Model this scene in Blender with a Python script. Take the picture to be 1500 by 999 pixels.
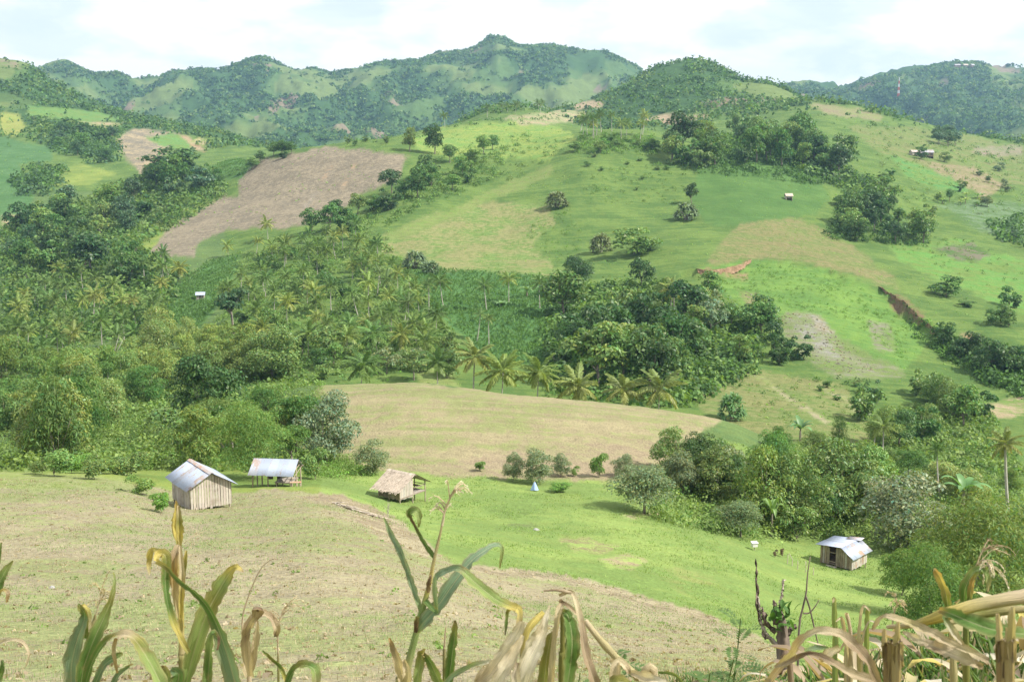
import bpy, math, random
import numpy as np

# ------------------------------------------------------------------ scene, camera, sky, sun
SC = bpy.context.scene
COL = SC.collection
for o in list(bpy.data.objects):
    bpy.data.objects.remove(o)
PX_F = 1608.0                      # focal length in photograph pixels (1500 px wide)
PITCH = math.radians(8.13)
CA, SA = math.cos(PITCH), math.sin(PITCH)
EYE = 60.0                         # eye height above the datum

cam_d = bpy.data.cameras.new('camera')
cam_d.sensor_width = 36.0
cam_d.lens = 36.0 * PX_F / 1500.0
cam_d.clip_start = 0.05
cam_d.clip_end = 60000.0
cam_d.dof.use_dof = True; cam_d.dof.focus_distance = 55.0; cam_d.dof.aperture_fstop = 18.0
cam = bpy.data.objects.new('camera', cam_d)
cam.location = (0, 0, EYE)
cam.rotation_euler = (math.radians(90) - PITCH, 0, 0)
COL.objects.link(cam)
SC.camera = cam

SUN_EL, SUN_AZ = math.radians(47), math.radians(106)     # azimuth clockwise from the view direction (+Y)
sd = bpy.data.lights.new('sun', 'SUN')
sd.energy = 5.0
sd.angle = math.radians(0.55)
sd.color = (1.0, 0.95, 0.86)
sun = bpy.data.objects.new('sun', sd)
COL.objects.link(sun)
sun.rotation_euler = (math.radians(90) - SUN_EL, 0, -SUN_AZ + math.pi)
sun.location = (200, -100, 300)

wd = bpy.data.worlds.new('World')
SC.world = wd
wd.use_nodes = True
nt = wd.node_tree
nt.nodes.clear()
def wn(t, **k):
    n = nt.nodes.new(t)
    for a, b in k.items():
        setattr(n, a, b)
    return n
w_out = wn('ShaderNodeOutputWorld')
w_bg = wn('ShaderNodeBackground')
w_sky = wn('ShaderNodeTexSky', sky_type='NISHITA', sun_disc=False, sun_elevation=SUN_EL, sun_rotation=SUN_AZ,
           altitude=300, air_density=1.0, dust_density=1.6, ozone_density=1.0)
w_tc = wn('ShaderNodeTexCoord')
w_sep = wn('ShaderNodeSeparateXYZ')
w_add = wn('ShaderNodeMath', operation='ADD'); w_add.inputs[1].default_value = 0.30
w_max = wn('ShaderNodeMath', operation='MAXIMUM'); w_max.inputs[1].default_value = 0.05
w_dx = wn('ShaderNodeMath', operation='DIVIDE'); w_dy = wn('ShaderNodeMath', operation='DIVIDE')
w_cmb = wn('ShaderNodeCombineXYZ')
w_noise = wn('ShaderNodeTexNoise'); w_noise.inputs['Scale'].default_value = 2.6
w_noise.inputs['Detail'].default_value = 9; w_noise.inputs['Roughness'].default_value = 0.56
w_noise.inputs['Distortion'].default_value = 0.35
w_map = wn('ShaderNodeMapRange', interpolation_type='SMOOTHSTEP')
w_map.inputs['From Min'].default_value = 0.36; w_map.inputs['From Max'].default_value = 0.52
w_map.inputs['To Min'].default_value = 0.78; w_map.inputs['To Max'].default_value = 1.0
w_mul = wn('ShaderNodeMixRGB', blend_type='MULTIPLY'); w_mul.inputs['Fac'].default_value = 1.0
w_mul.inputs['Color2'].default_value = (0.11, 0.11, 0.11, 1)
w_n2 = wn('ShaderNodeTexNoise'); w_n2.inputs['Scale'].default_value = 5.0; w_n2.inputs['Detail'].default_value = 6
w_cl = wn('ShaderNodeMixRGB'); w_cl.inputs['Color1'].default_value = (0.68, 0.735, 0.775, 1)
w_cl.inputs['Color2'].default_value = (0.84, 0.84, 0.84, 1)
w_m2 = wn('ShaderNodeMapRange'); w_m2.inputs['From Min'].default_value = 0.40; w_m2.inputs['From Max'].default_value = 0.52
w_mix = wn('ShaderNodeMixRGB')
L = nt.links.new
L(w_tc.outputs['Generated'], w_sep.inputs[0])
L(w_sep.outputs['Z'], w_max.inputs[0]); L(w_max.outputs[0], w_add.inputs[0])
L(w_sep.outputs['X'], w_dx.inputs[0]); L(w_add.outputs[0], w_dx.inputs[1])
L(w_sep.outputs['Y'], w_dy.inputs[0]); L(w_add.outputs[0], w_dy.inputs[1])
L(w_dx.outputs[0], w_cmb.inputs[0]); L(w_dy.outputs[0], w_cmb.inputs[1]); L(w_sep.outputs['Z'], w_cmb.inputs[2])
L(w_cmb.outputs[0], w_noise.inputs['Vector']); L(w_noise.outputs['Fac'], w_map.inputs['Value'])
L(w_cmb.outputs[0], w_n2.inputs['Vector']); L(w_n2.outputs['Fac'], w_m2.inputs['Value'])
L(w_m2.outputs[0], w_cl.inputs['Fac'])
L(w_sky.outputs[0], w_mul.inputs['Color1'])
L(w_map.outputs[0], w_mix.inputs['Fac']); L(w_mul.outputs[0], w_mix.inputs['Color1']); L(w_cl.outputs[0], w_mix.inputs['Color2'])
L(w_mix.outputs[0], w_bg.inputs['Color']); w_bg.inputs['Strength'].default_value = 1.0
L(w_bg.outputs[0], w_out.inputs['Surface'])

SC.view_settings.view_transform = 'Standard'
SC.view_settings.look = 'None'
SC.view_settings.gamma = 1.0
SC.view_settings.exposure = 0.62
SC.view_settings.use_curve_mapping = False
SC.render.engine = 'CYCLES'
cy = SC.cycles
cy.max_bounces = 5; cy.diffuse_bounces = 2; cy.glossy_bounces = 1; cy.transmission_bounces = 3
cy.volume_bounces = 0; cy.transparent_max_bounces = 8
cy.use_denoising = True
cy.sample_clamp_indirect = 4.0
cy.caustics_reflective = False; cy.caustics_refractive = False

HAZE_DENSITY = 0.000115

rnd = random.Random(11)
rng = np.random.default_rng(7)

# ------------------------------------------------------------------ noise
_P = np.random.default_rng(3).permutation(256)
_P = np.concatenate([_P, _P, _P])
_G = np.stack([np.cos(np.arange(256) * 2.399963), np.sin(np.arange(256) * 2.399963)], 1)
def pnoise(x, y):
    x = np.asarray(x, float); y = np.asarray(y, float)
    xi = np.floor(x).astype(int); yi = np.floor(y).astype(int)
    xf = x - xi; yf = y - yi
    u = xf * xf * xf * (xf * (xf * 6 - 15) + 10); v = yf * yf * yf * (yf * (yf * 6 - 15) + 10)
    xi &= 255; yi &= 255
    def g(ix, iy, fx, fy):
        h = _P[_P[ix] + iy] & 255
        return _G[h, 0] * fx + _G[h, 1] * fy
    a = g(xi, yi, xf, yf); b = g(xi + 1, yi, xf - 1, yf)
    c = g(xi, yi + 1, xf, yf - 1); d = g(xi + 1, yi + 1, xf - 1, yf - 1)
    return (a + u * (b - a)) + v * ((c + u * (d - c)) - (a + u * (b - a)))     # about -0.7..0.7
def fbm(x, y, scale, octv=4, gain=0.5, off=0.0):
    s = 0.0; a = 1.0; f = 1.0 / scale
    for k in range(octv):
        s = s + a * pnoise(x * f + 17.3 * k + off, y * f - 9.1 * k + off * 1.7)
        a *= gain; f *= 2.03
    return s
def sstep(a, b, x):
    t = np.clip((x - a) / (b - a), 0, 1)
    return t * t * (3 - 2 * t)

# ------------------------------------------------------------------ photograph pixel <-> world direction
def ray(px, py):
    """t = X/Y and s = Z/Y of the line of sight through a photograph pixel."""
    cx = (np.asarray(px, float) - 750.0) / PX_F; cyy = (499.5 - np.asarray(py, float)) / PX_F
    yy = CA + cyy * SA
    return cx / yy, (-SA + cyy * CA) / yy
def pix(X, Y, Z):
    """photograph pixel of a world point (Z measured from the eye)."""
    Y = np.maximum(Y, 0.05)
    f = Y * CA - Z * SA
    u = Y * SA + Z * CA
    f = np.maximum(f, 0.02)
    return 750.0 + PX_F * X / f, 499.5 - PX_F * u / f

def pchip(x, y, xq):
    x = np.asarray(x, float); y = np.asarray(y, float); xq = np.asarray(xq, float)
    h = np.diff(x); dl = np.diff(y) / h
    m = np.zeros_like(y)
    same = dl[:-1] * dl[1:] > 0
    w1 = 2 * h[1:] + h[:-1]; w2 = h[1:] + 2 * h[:-1]
    with np.errstate(divide='ignore', invalid='ignore'):
        m[1:-1] = np.where(same, (w1 + w2) / (w1 / dl[:-1] + w2 / dl[1:]), 0)
    m[0] = dl[0]; m[-1] = dl[-1]
    xq = np.clip(xq, x[0], x[-1])
    i = np.clip(np.searchsorted(x, xq) - 1, 0, len(x) - 2)
    t = (xq - x[i]) / h[i]
    return ((1 + 2 * t) * (1 - t) ** 2 * y[i] + t * (1 - t) ** 2 * h[i] * m[i] +
            t * t * (3 - 2 * t) * y[i + 1] + t * t * (t - 1) * h[i] * m[i + 1])

# ------------------------------------------------------------------ the lie of the land: survey lines, near to far
# each line: (column, row, distance) triples; the ground passes through all of them
C13 = [-150, 0, 150, 300, 450, 600, 750, 900, 1050, 1200, 1350, 1500, 1650]
def line(rows, dist):
    return [(c, r, d) for c, r, d in zip(C13, rows, dist)]
LINES = [
    line([1180]*8 + [1120, 1030, 985, 960, 960], [4.0]*8 + [4.2, 4.4, 4.6, 4.6, 4.6]),
    line([1010]*8 + [1010, 1012, 1010, 1010, 1010], [10, 10, 10, 10, 10, 10, 10, 10, 9.5, 9, 9, 9, 9]),
    line([930, 930, 930, 930, 930, 935, 950, 965, 975, 985, 1000, 1010, 1010], [20]*13),
    line([810, 810, 812, 815, 815, 835, 880, 905, 930, 960, 990, 1000, 1000], [40, 40, 40, 40, 40, 40, 40, 40, 38, 35, 32, 30, 30]),
    line([702, 702, 706, 728, 722, 792, 838, 866, 905, 935, 965, 985, 985], [75, 74, 73, 74, 74, 56, 52, 52, 50, 48, 44, 42, 42]),
    line([690, 690, 690, 692, 700, 742, 775, 795, 825, 852, 885, 930, 940], [95, 92, 90, 92, 92, 84, 76, 74, 72, 80, 75, 68, 68]),
    line([680, 680, 675, 670, 680, 692, 698, 708, 742, 772, 800, 830, 840], [118, 116, 114, 114, 108, 105, 105, 104, 105, 105, 100, 96, 96]),
    line([640, 640, 630, 612, 566, 562, 577, 592, 613, 680, 720, 750, 760], [152, 152, 150, 150, 146, 146, 143, 141, 138, 136, 132, 130, 130]),
    line([604, 600, 592, 585, 590, 594, 604, 616, 640, 660, 690, 712, 720], [200, 200, 200, 195, 185, 178, 175, 172, 165, 162, 160, 160, 160]),
    line([540, 535, 520, 512, 530, 540, 560, 575, 602, 618, 640, 652, 660], [272, 264, 262, 246, 226, 216, 208, 202, 192, 188, 188, 190, 190]),
    line([440, 440, 435, 430, 430, 440, 450, 455, 538, 552, 565, 582, 590], [370, 360, 350, 330, 302, 290, 282, 278, 236, 234, 236, 236, 236]),
    line([370, 370, 366, 366, 358, 378, 390, 392, 400, 410, 440, 468, 480], [450, 440, 430, 412, 392, 360, 350, 340, 320, 318, 310, 300, 300]),
    line([312, 312, 306, 300, 290, 290, 300, 300, 300, 320, 355, 385, 395], [540, 522, 520, 496, 470, 440, 430, 420, 420, 418, 404, 392, 392]),
    line([255, 255, 262, 248, 213, 204, 214, 192, 214, 234, 262, 300, 310], [640, 620, 600, 580, 566, 566, 540, 545, 520, 516, 520, 500, 500]),
    line([200, 198, 205, 226, 232, 196, 172, 196, 196, 170, 195, 228, 235], [880, 860, 820, 790, 700, 700, 720, 690, 720, 740, 740, 700, 700]),
    line([150, 150, 178, 196, 222, 208, 156, 190, 160, 152, 183, 212, 220], [1010, 1000, 980, 960, 860, 860, 860, 850, 900, 880, 850, 830, 830]),
    [(-150, 84, 1300), (0, 87, 1250), (25, 90, 1250), (45, 98, 1240), (70, 116, 1230), (110, 140, 1210), (150, 156, 1190), (230, 178, 1160), (320, 200, 1120),
     (450, 236, 1040), (600, 222, 1020), (750, 180, 1020), (850, 150, 1080), (910, 130, 1130), (940, 112, 1160), (965, 100, 1170), (990, 94, 1170), (1015, 91, 1170), (1045, 97, 1160), (1075, 112, 1140),
     (1095, 118, 1130), (1125, 122, 1120), (1160, 140, 1090), (1200, 170, 1050), (1350, 205, 1040), (1500, 228, 1030), (1650, 235, 1030)],
    line([210, 210, 215, 222, 226, 226, 226, 226, 226, 226, 226, 230, 232], [1500]*13),
    line([160, 160, 168, 170, 172, 168, 160, 172, 186, 182, 172, 176, 180], [2000]*13),
    [(-150, 100, 2500), (0, 122, 2500), (40, 108, 2500), (62, 98, 2500), (90, 91, 2500), (115, 98, 2480), (150, 116, 2450), (165, 112, 2450), (208, 123, 2450), (235, 116, 2450),
     (270, 108, 2450), (320, 107, 2450), (350, 97, 2450), (385, 90, 2450), (410, 97, 2450), (440, 107, 2450), (500, 104, 2480), (560, 95, 2500), (600, 90, 2500), (650, 78, 2500),
     (690, 73, 2520), (712, 63, 2520), (735, 60, 2520), (762, 67, 2520), (800, 66, 2500), (840, 72, 2500), (880, 81, 2480), (912, 93, 2460), (938, 109, 2450), (980, 130, 2450),
     (1080, 142, 2500), (1160, 128, 2600), (1200, 124, 2600), (1240, 132, 2600), (1270, 122, 2600), (1330, 106, 2600), (1380, 98, 2600), (1420, 97, 2600), (1450, 102, 2600), (1500, 106, 2600), (1650, 112, 2600)],
    line([190]*13, [3600]*13),
    line([262]*13, [9000]*13),
]
NT, NY = 900, 1300
T_AX = np.linspace(-0.62, 0.62, NT)
Y0, Y1 = 3.0, 9000.0
LY_AX = np.linspace(math.log(Y0), math.log(Y1), NY)
_kd, _ks = [], []
for ln in LINES:
    a = np.array(ln, float)
    t, s = ray(a[:, 0], a[:, 1])
    tq = np.clip(T_AX, t[0], t[-1])
    _kd.append(pchip(t, a[:, 2], tq)); _ks.append(pchip(t, s, tq))
_kd = np.array(_kd); _ks = np.array(_ks)
_kd = np.vstack([np.full(NT, Y0), _kd]); _ks = np.vstack([_ks[0] * 0.5 - 0.46, _ks])
_ks[0] = (_ks[1] * _kd[1] + 0.30 * (_kd[1] - Y0)) / Y0
TAB = np.empty((NT, NY))
for i in range(NT):
    TAB[i] = pchip(np.log(_kd[:, i]), _ks[:, i], LY_AX)
# soften the creases where the survey lines cross (a little, along and across)
def blur(A, n, ax):
    for _ in range(n):
        B = np.concatenate([np.take(A, [0], ax), A, np.take(A, [-1], ax)], ax)
        A = 0.25 * np.take(B, range(0, A.shape[ax]), ax) + 0.5 * np.take(B, range(1, A.shape[ax] + 1), ax) + 0.25 * np.take(B, range(2, A.shape[ax] + 2), ax)
    return A
TAB = blur(blur(TAB, 10, 0), 3, 1)

def relief(X, Y):
    """natural unevenness on top of the surveyed ground (metres)"""
    d = np.maximum(Y, 1.0)
    n = 0.075 * fbm(X, Y, 1.6, 4, .6) * sstep(2, 8, d)
    n = n + 0.35 * fbm(X, Y, 17, 3, off=4.0) * sstep(20, 80, d)
    n = n + 1.7 * fbm(X, Y, 42, 4, off=9.0) * sstep(180, 260, d) + 2.0 * fbm(X, Y, 95, 2, off=19.0) * sstep(230, 330, d)
    n = n + 5.0 * fbm(X, Y, 120, 4, off=2.0) * sstep(560, 850, d)
    r = 1.0 - 2.2 * np.abs(fbm(X * 1.25, Y * 0.8, 340, 5, 0.52, off=6.0))
    env = sstep(1350, 1750, d) * (1 - 0.72 * np.exp(-((d - 2500) / 230.0) ** 2)) * (1 - sstep(3200, 4200, d))
    n = n + 46 * (r - 0.45) * env
    r2 = 1.0 - 2.0 * np.abs(fbm(X, Y * 0.7, 110, 4, 0.5, off=1.0))
    n = n + 12 * (r2 - 0.5) * env
    return n

def zbase(X, Y):
    X = np.asarray(X, float); Y = np.asarray(Y, float)
    Yc = np.clip(Y, Y0, Y1)
    t = np.clip(X / Yc, T_AX[0], T_AX[-1])
    fi = (t - T_AX[0]) / (T_AX[1] - T_AX[0]); fj = (np.log(Yc) - LY_AX[0]) / (LY_AX[1] - LY_AX[0])
    i = np.clip(fi.astype(int), 0, NT - 2); j = np.clip(fj.astype(int), 0, NY - 2)
    a = fi - i; b = fj - j
    s = (TAB[i, j] * (1 - a) + TAB[i + 1, j] * a) * (1 - b) + (TAB[i, j + 1] * (1 - a) + TAB[i + 1, j + 1] * a) * b
    return s * Yc + 0.30 * (Yc - Y) * (Y < Y0)

# pads levelled for the huts: (X, Y, radius, z) filled in below
PADS = []
def ground(X, Y):
    """height of the ground relative to the eye"""
    z = zbase(X, Y) + relief(X, Y)
    for (x, y, r, zz) in PADS:
        w = 1 - sstep(r * 0.7, r * 1.6, np.hypot(np.asarray(X) - x, np.asarray(Y) - y))
        z = z * (1 - w) + zz * w
    return z

def hit(px, py, ymin=6.0, ymax=4000.0):
    """first ground point met by the line of sight through a pixel, beyond ymin"""
    t, s = ray(px, py)
    ys = np.exp(np.linspace(math.log(ymin), math.log(ymax), 2600))
    g = ground(float(t) * ys, ys)
    k = np.nonzero(g >= float(s) * ys)[0]
    k = k[0] if len(k) else len(ys) - 1
    y = ys[k]
    return float(t) * y, float(y), float(g[k])
def at(px, Y):
    """ground point in the column of a pixel, at distance Y"""
    t, _ = ray(px, 500.0)
    X = float(t) * Y
    return X, float(Y), float(ground(X, Y))
def P3(px, py, Y):
    """world point seen at a pixel, at distance Y"""
    t, s = ray(px, py)
    return (float(t) * Y, float(Y), float(s) * Y + EYE)

# scarp of the landslip: the downhill side has dropped away
_sc_pix = [(1022, 398), (1060, 396), (1100, 384), (1160, 388), (1212, 394), (1250, 412), (1290, 424), (1316, 438), (1342, 462), (1375, 492), (1402, 520)]
_sc_h = [1.6, 1.8, 0.7, 0.9, 1.2, 1.3, 1.3, 2.2, 2.4, 2.0, 1.2]
SCARP = None
_sc = [hit(a, b, 200) for a, b in _sc_pix]
SCARP = np.array([[q[0], q[1]] for q in _sc])
def scarp(X, Y):
    X = np.asarray(X, float); Y = np.asarray(Y, float)
    best = np.full(X.shape, 1e9); side = np.zeros(X.shape); hh = np.zeros(X.shape)
    wob = 2.2 * pnoise(X / 9.0, Y / 9.0) + .6 * pnoise(X / 2.5, Y / 2.5)
    for k in range(len(SCARP) - 1):
        a, b = SCARP[k], SCARP[k + 1]
        e = b - a; l2 = float(e @ e)
        u = np.clip(((X - a[0]) * e[0] + (Y - a[1]) * e[1]) / l2, 0, 1)
        dx = X - (a[0] + u * e[0]); dy = Y - (a[1] + u * e[1])
        d = np.hypot(dx, dy)
        sgn = np.sign(e[0] * dy - e[1] * dx)          # + is uphill (farther)
        m = d < best
        best = np.where(m, d, best); side = np.where(m, sgn, side)
        hh = np.where(m, _sc_h[k] * (1 - u) + _sc_h[k + 1] * u, hh)
    sd_ = best * side + wob
    return -hh * (1 - sstep(-1.6, 0.3, sd_)) * np.exp(-best / 26.0)
_ground0 = ground
def ground(X, Y):
    z = _ground0(X, Y)
    X = np.asarray(X, float); Y = np.asarray(Y, float)
    m = (X > 40) & (X < 190) & (Y > 200) & (Y < 400)
    if np.any(m):
        if z.ndim == 0:
            return z + scarp(X[None], Y[None])[0]
        z = z.copy(); z[m] += scarp(X[m], Y[m])
    return z

# ------------------------------------------------------------------ land cover
def inpoly(px, py, poly):
    poly = np.asarray(poly, float)
    r = np.zeros(px.shape, bool)
    m = (px >= poly[:, 0].min()) & (px <= poly[:, 0].max()) & (py >= poly[:, 1].min()) & (py <= poly[:, 1].max())
    if not m.any():
        return r
    x = px[m]; y = py[m]; c = np.zeros(x.shape, bool)
    n = len(poly); j = n - 1
    for i in range(n):
        xi, yi = poly[i]; xj, yj = poly[j]
        if yi != yj:
            c ^= ((yi > y) != (yj > y)) & (x < (xj - xi) * (y - yi) / (yj - yi) + xi)
        j = i
    r[m] = c
    return r

STRAW = (.285, .248, .160); STRAW2 = (.205, .225, .098); SOIL = (.245, .202, .132); SOILP = (.162, .146, .110)
LIME = (.215, .285, .080); LIME2 = (.140, .205, .058)
GRS = (.122, .182, .046); GRS2 = (.068, .122, .032); OLIVE = (.170, .205, .068)
CORN = (.088, .178, .054); CORN2 = (.060, .132, .042)
FLOOR = (.115, .170, .055); FLOOR2 = (.080, .130, .045)
ROCK = (.215, .21, .175); RUST = (.26, .175, .10); YGR = (.20, .245, .060); TAN = (.300, .245, .150)
# survey polygons of the fields: (outline, nearest, farthest, main colour, second colour)
COVER = [
    ([(-400, 1500), (-400, 701), (0, 701), (150, 705), (230, 713), (300, 728), (400, 718), (470, 722), (500, 728), (570, 760), (630, 805), (690, 830), (780, 838), (850, 850), (930, 872), (1000, 892), (1060, 908), (1130, 945), (1200, 1010), (1200, 1500)], 0, 84, STRAW, STRAW2),
    ([(-400, 720), (-400, 690), (60, 692), (190, 700), (205, 716), (60, 716)], 60, 100, (.22, .27, .08), STRAW2),
    ([(440, 726), (500, 724), (580, 756), (640, 806), (625, 818), (560, 790), (500, 745)], 40, 84, SOIL, STRAW),
    ([(690, 828), (800, 836), (870, 850), (960, 878), (1060, 905), (1052, 914), (940, 886), (830, 852), (700, 840)], 30, 70, SOIL, STRAW),
    ([(440, 655), (452, 590), (465, 557), (560, 556), (750, 572), (900, 590), (1045, 605), (1060, 615), (1000, 650), (960, 685), (900, 700), (760, 699), (640, 694), (560, 688), (500, 675)], 96, 160, (.275, .238, .138), (.19, .205, .085)),
    ([(600, 684), (760, 660), (980, 640), (1040, 620), (960, 690), (900, 704), (760, 701), (640, 697)], 96, 140, (.265, .215, .138), (.235, .215, .115)),
    # meadow wear
    ([(880, 818), (920, 810), (950, 822), (925, 835), (890, 832)], 50, 100, TAN, LIME),
    ([(905, 752), (975, 748), (960, 757), (915, 760)], 60, 110, (.34, .29, .18), LIME),
    ([(735, 770), (770, 764), (790, 770), (760, 780)], 50, 110, (.15, .19, .07), LIME2),
    ([(820, 790), (850, 786), (905, 800), (880, 812), (840, 805)], 50, 110, (.24, .21, .11), LIME),
    ([(940, 840), (1000, 828), (1060, 850), (1000, 870)], 40, 110, (.235, .27, .09), LIME2),
    ([(700, 745), (760, 735), (800, 748), (750, 758)], 50, 110, (.145, .21, .06), LIME2),
    # hillside, middle
    ([(560, 345), (640, 310), (730, 296), (800, 300), (822, 340), (845, 385), (840, 408), (760, 400), (650, 395), (560, 370)], 300, 520, (.125, .190, .052), (.195, .195, .082)),
    ([(560, 345), (680, 300), (760, 262), (800, 240), (815, 248), (770, 275), (690, 308), (590, 350)], 300, 560, OLIVE, GRS),
    ([(590, 398), (650, 395), (760, 402), (850, 412), (850, 470), (800, 530), (720, 540), (680, 490), (620, 440)], 200, 420, CORN, CORN2),
    ([(780, 360), (800, 330), (860, 330), (900, 400), (840, 420)], 260, 420, GRS, GRS2),
    ([(235, 440), (300, 385), (350, 372), (330, 430), (290, 480), (240, 475)], 260, 460, CORN, GRS2),
    ([(600, 520), (660, 515), (680, 570), (620, 575)], 160, 260, (.17, .245, .07), OLIVE),
    # ploughed slope, left
    ([(195, 362), (235, 322), (300, 290), (345, 290), (345, 262), (370, 240), (440, 222), (475, 215), (560, 222), (600, 228), (585, 262), (530, 285), (480, 318), (420, 335), (330, 338), (285, 355), (280, 375), (230, 378)], 350, 640, (.172, .148, .106), (.225, .190, .132)),
    ([(470, 262), (486, 240), (490, 242), (474, 266)], 350, 640, (.34, .25, .16), SOILP),
    ([(496, 272), (520, 240), (525, 241), (500, 275)], 350, 640, (.36, .26, .16), SOILP),
    ([(440, 300), (462, 280), (466, 283), (446, 303)], 350, 640, (.30, .25, .19), SOILP),
    ([(185, 368), (240, 318), (310, 286), (318, 292), (262, 322), (215, 372)], 350, 640, YGR, GRS),
    ([(290, 250), (345, 232), (380, 240), (350, 262), (300, 270)], 400, 700, CORN, GRS2),
    # right hillside
    ([(1020, 250), (1060, 225), (1120, 218), (1190, 240), (1215, 290), (1190, 315), (1090, 330), (1030, 330), (1010, 300)], 380, 560, (.088, .160, .042), (.064, .128, .034)),
    ([(1058, 352), (1090, 328), (1170, 320), (1215, 340), (1270, 376), (1310, 408), (1325, 430), (1260, 406), (1170, 382), (1090, 380), (1050, 392), (1038, 384)], 290, 460, (.128, .165, .052), (.170, .158, .070)),
    ([(1300, 360), (1400, 350), (1500, 380), (1700, 400), (1700, 470), (1500, 460), (1400, 420), (1320, 385)], 300, 460, (.105, .225, .05), GRS),
    ([(1375, 300), (1440, 292), (1520, 298), (1700, 310), (1700, 345), (1500, 350), (1420, 335)], 380, 560, (.13, .19, .10), GRS2),
    ([(1370, 362), (1420, 356), (1455, 372), (1420, 384), (1385, 378)], 300, 480, (.16, .14, .10), GRS2),
    ([(1300, 225), (1340, 228), (1440, 268), (1400, 285), (1330, 262)], 480, 700, (.085, .20, .055), GRS),
    ([(1160, 225), (1215, 250), (1218, 262), (1180, 246)], 420, 600, TAN, SOIL),
    # landslip
    ([(1020, 392), (1100, 382), (1210, 392), (1320, 440), (1370, 490), (1330, 545), (1230, 556), (1170, 520), (1120, 470), (1060, 425)], 200, 345, (.135, .225, .05), (.09, .17, .04)),
    ([(1020, 400), (1034, 393), (1098, 402), (1102, 411), (1060, 406)], 220, 345, (.25, .18, .105), (.16, .17, .06)),
    ([(1085, 425), (1110, 430), (1140, 462), (1120, 470), (1098, 448)], 220, 345, (.19, .17, .09), (.13, .18, .05)),
    ([(1130, 470), (1165, 455), (1200, 468), (1235, 500), (1320, 540), (1330, 556), (1230, 556), (1190, 535), (1170, 520)], 200, 345, (.185, .19, .115), (.12, .165, .052)),
    ([(1150, 468), (1172, 464), (1212, 500), (1232, 526), (1206, 520), (1180, 496)], 200, 345, (.225, .22, .185), (.15, .175, .08)),
    ([(1180, 458), (1200, 462), (1222, 490), (1200, 488)], 200, 345, (.21, .185, .12), ROCK),
    ([(1270, 470), (1300, 475), (1320, 515), (1290, 520)], 200, 345, (.18, .18, .12), (.12, .18, .05)),
    ([(1300, 434), (1322, 432), (1358, 462), (1350, 474), (1318, 466), (1304, 450)], 240, 345, (.165, .115, .068), (.115, .15, .045)),
    ([(1235, 545), (1290, 540), (1300, 552), (1238, 556)], 200, 345, (.20, .20, .14), (.14, .18, .06)),
    ([(1224, 538), (1231, 538), (1233, 550), (1227, 548)], 200, 345, (.21, .17, .09), GRS),
    ([(1402, 490), (1420, 487), (1440, 502), (1425, 510)], 200, 345, SOIL, RUST),
    ([(1430, 600), (1500, 575), (1500, 605), (1440, 620)], 150, 300, TAN, GRS),
    # lower right slope with two footpaths
    ([(1000, 540), (1110, 545), (1230, 560), (1300, 640), (1250, 660), (1100, 640), (1020, 600)], 160, 260, (.122, .172, .050), (.165, .172, .068)),
    ([(1097, 548), (1104, 548), (1160, 583), (1215, 618), (1208, 620), (1150, 585)], 150, 260, (.29, .255, .16), OLIVE),
    ([(1190, 560), (1197, 560), (1240, 585), (1262, 604), (1256, 606), (1230, 586)], 150, 260, (.29, .255, .16), OLIVE),
    # far spur, right
    ([(1180, 150), (1240, 157), (1300, 172), (1290, 180), (1210, 168)], 600, 1000, (.20, .17, .105), OLIVE),
    ([(1240, 185), (1380, 190), (1500, 215), (1700, 240), (1700, 290), (1500, 275), (1400, 260), (1280, 220)], 550, 1000, (.110, .165, .045), (.155, .168, .065)),
    ([(1350, 235), (1420, 245), (1480, 270), (1440, 290), (1390, 262)], 480, 900, (.175, .175, .075), (.22, .18, .11)),
    ([(1425, 215), (1500, 212), (1500, 228), (1420, 226)], 600, 1000, (.16, .19, .09), (.22, .18, .13)),
    # plateau beyond the middle ridge
    ([(600, 208), (640, 185), (760, 178), (820, 185), (850, 205), (800, 235), (700, 230), (620, 225)], 480, 900, (.13, .225, .055), YGR),
    ([(745, 172), (830, 158), (870, 165), (840, 180), (760, 184)], 560, 1000, (.17, .22, .09), TAN),
    ([(800, 155), (830, 146), (890, 150), (880, 160)], 560, 1100, (.27, .21, .14), TAN),
    ([(930, 180), (975, 168), (1040, 170), (1000, 184)], 560, 1100, (.28, .21, .14), TAN),
    # left distance
    ([(172, 205), (185, 190), (220, 188), (255, 195), (245, 225), (220, 245), (205, 258), (185, 240)], 600, 1200, SOILP, TAN),
    ([(210, 200), (250, 197), (285, 205), (280, 225), (255, 220)], 600, 1200, (.11, .22, .06), GRS),
    ([(255, 195), (275, 200), (300, 222), (285, 220)], 600, 1200, RUST, TAN),
    ([(270, 205), (310, 218), (290, 200)], 600, 1200, YGR, TAN),
    ([(0, 165), (30, 165), (48, 185), (20, 200), (0, 198)], 600, 1200, (.25, .26, .07), YGR),
    ([(0, 200), (80, 215), (80, 235), (30, 240), (60, 290), (40, 320), (0, 320), (-200, 320), (-200, 200)], 460, 1200, (.085, .165, .060), CORN2),
    ([(75, 250), (120, 240), (175, 255), (130, 272), (80, 275)], 500, 900, YGR, GRS),
    ([(0, 315), (48, 315), (40, 330), (0, 330)], 460, 900, TAN, OLIVE),
    ([(110, 178), (180, 180), (160, 192), (115, 190)], 700, 1250, TAN, OLIVE),
    ([(50, 155), (150, 165), (180, 178), (100, 180), (50, 170)], 700, 1250, (.10, .20, .055), GRS),
    ([(150, 148), (200, 152), (190, 164), (155, 160)], 900, 1400, YGR, GRS),
    ([(196, 152), (260, 160), (285, 182), (240, 180), (195, 168)], 900, 1400, TAN, (.22, .17, .12)),
    ([(0, 86), (30, 90), (42, 100), (0, 98)], 1000, 1400, (.21, .16, .12), GRS),
]

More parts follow.
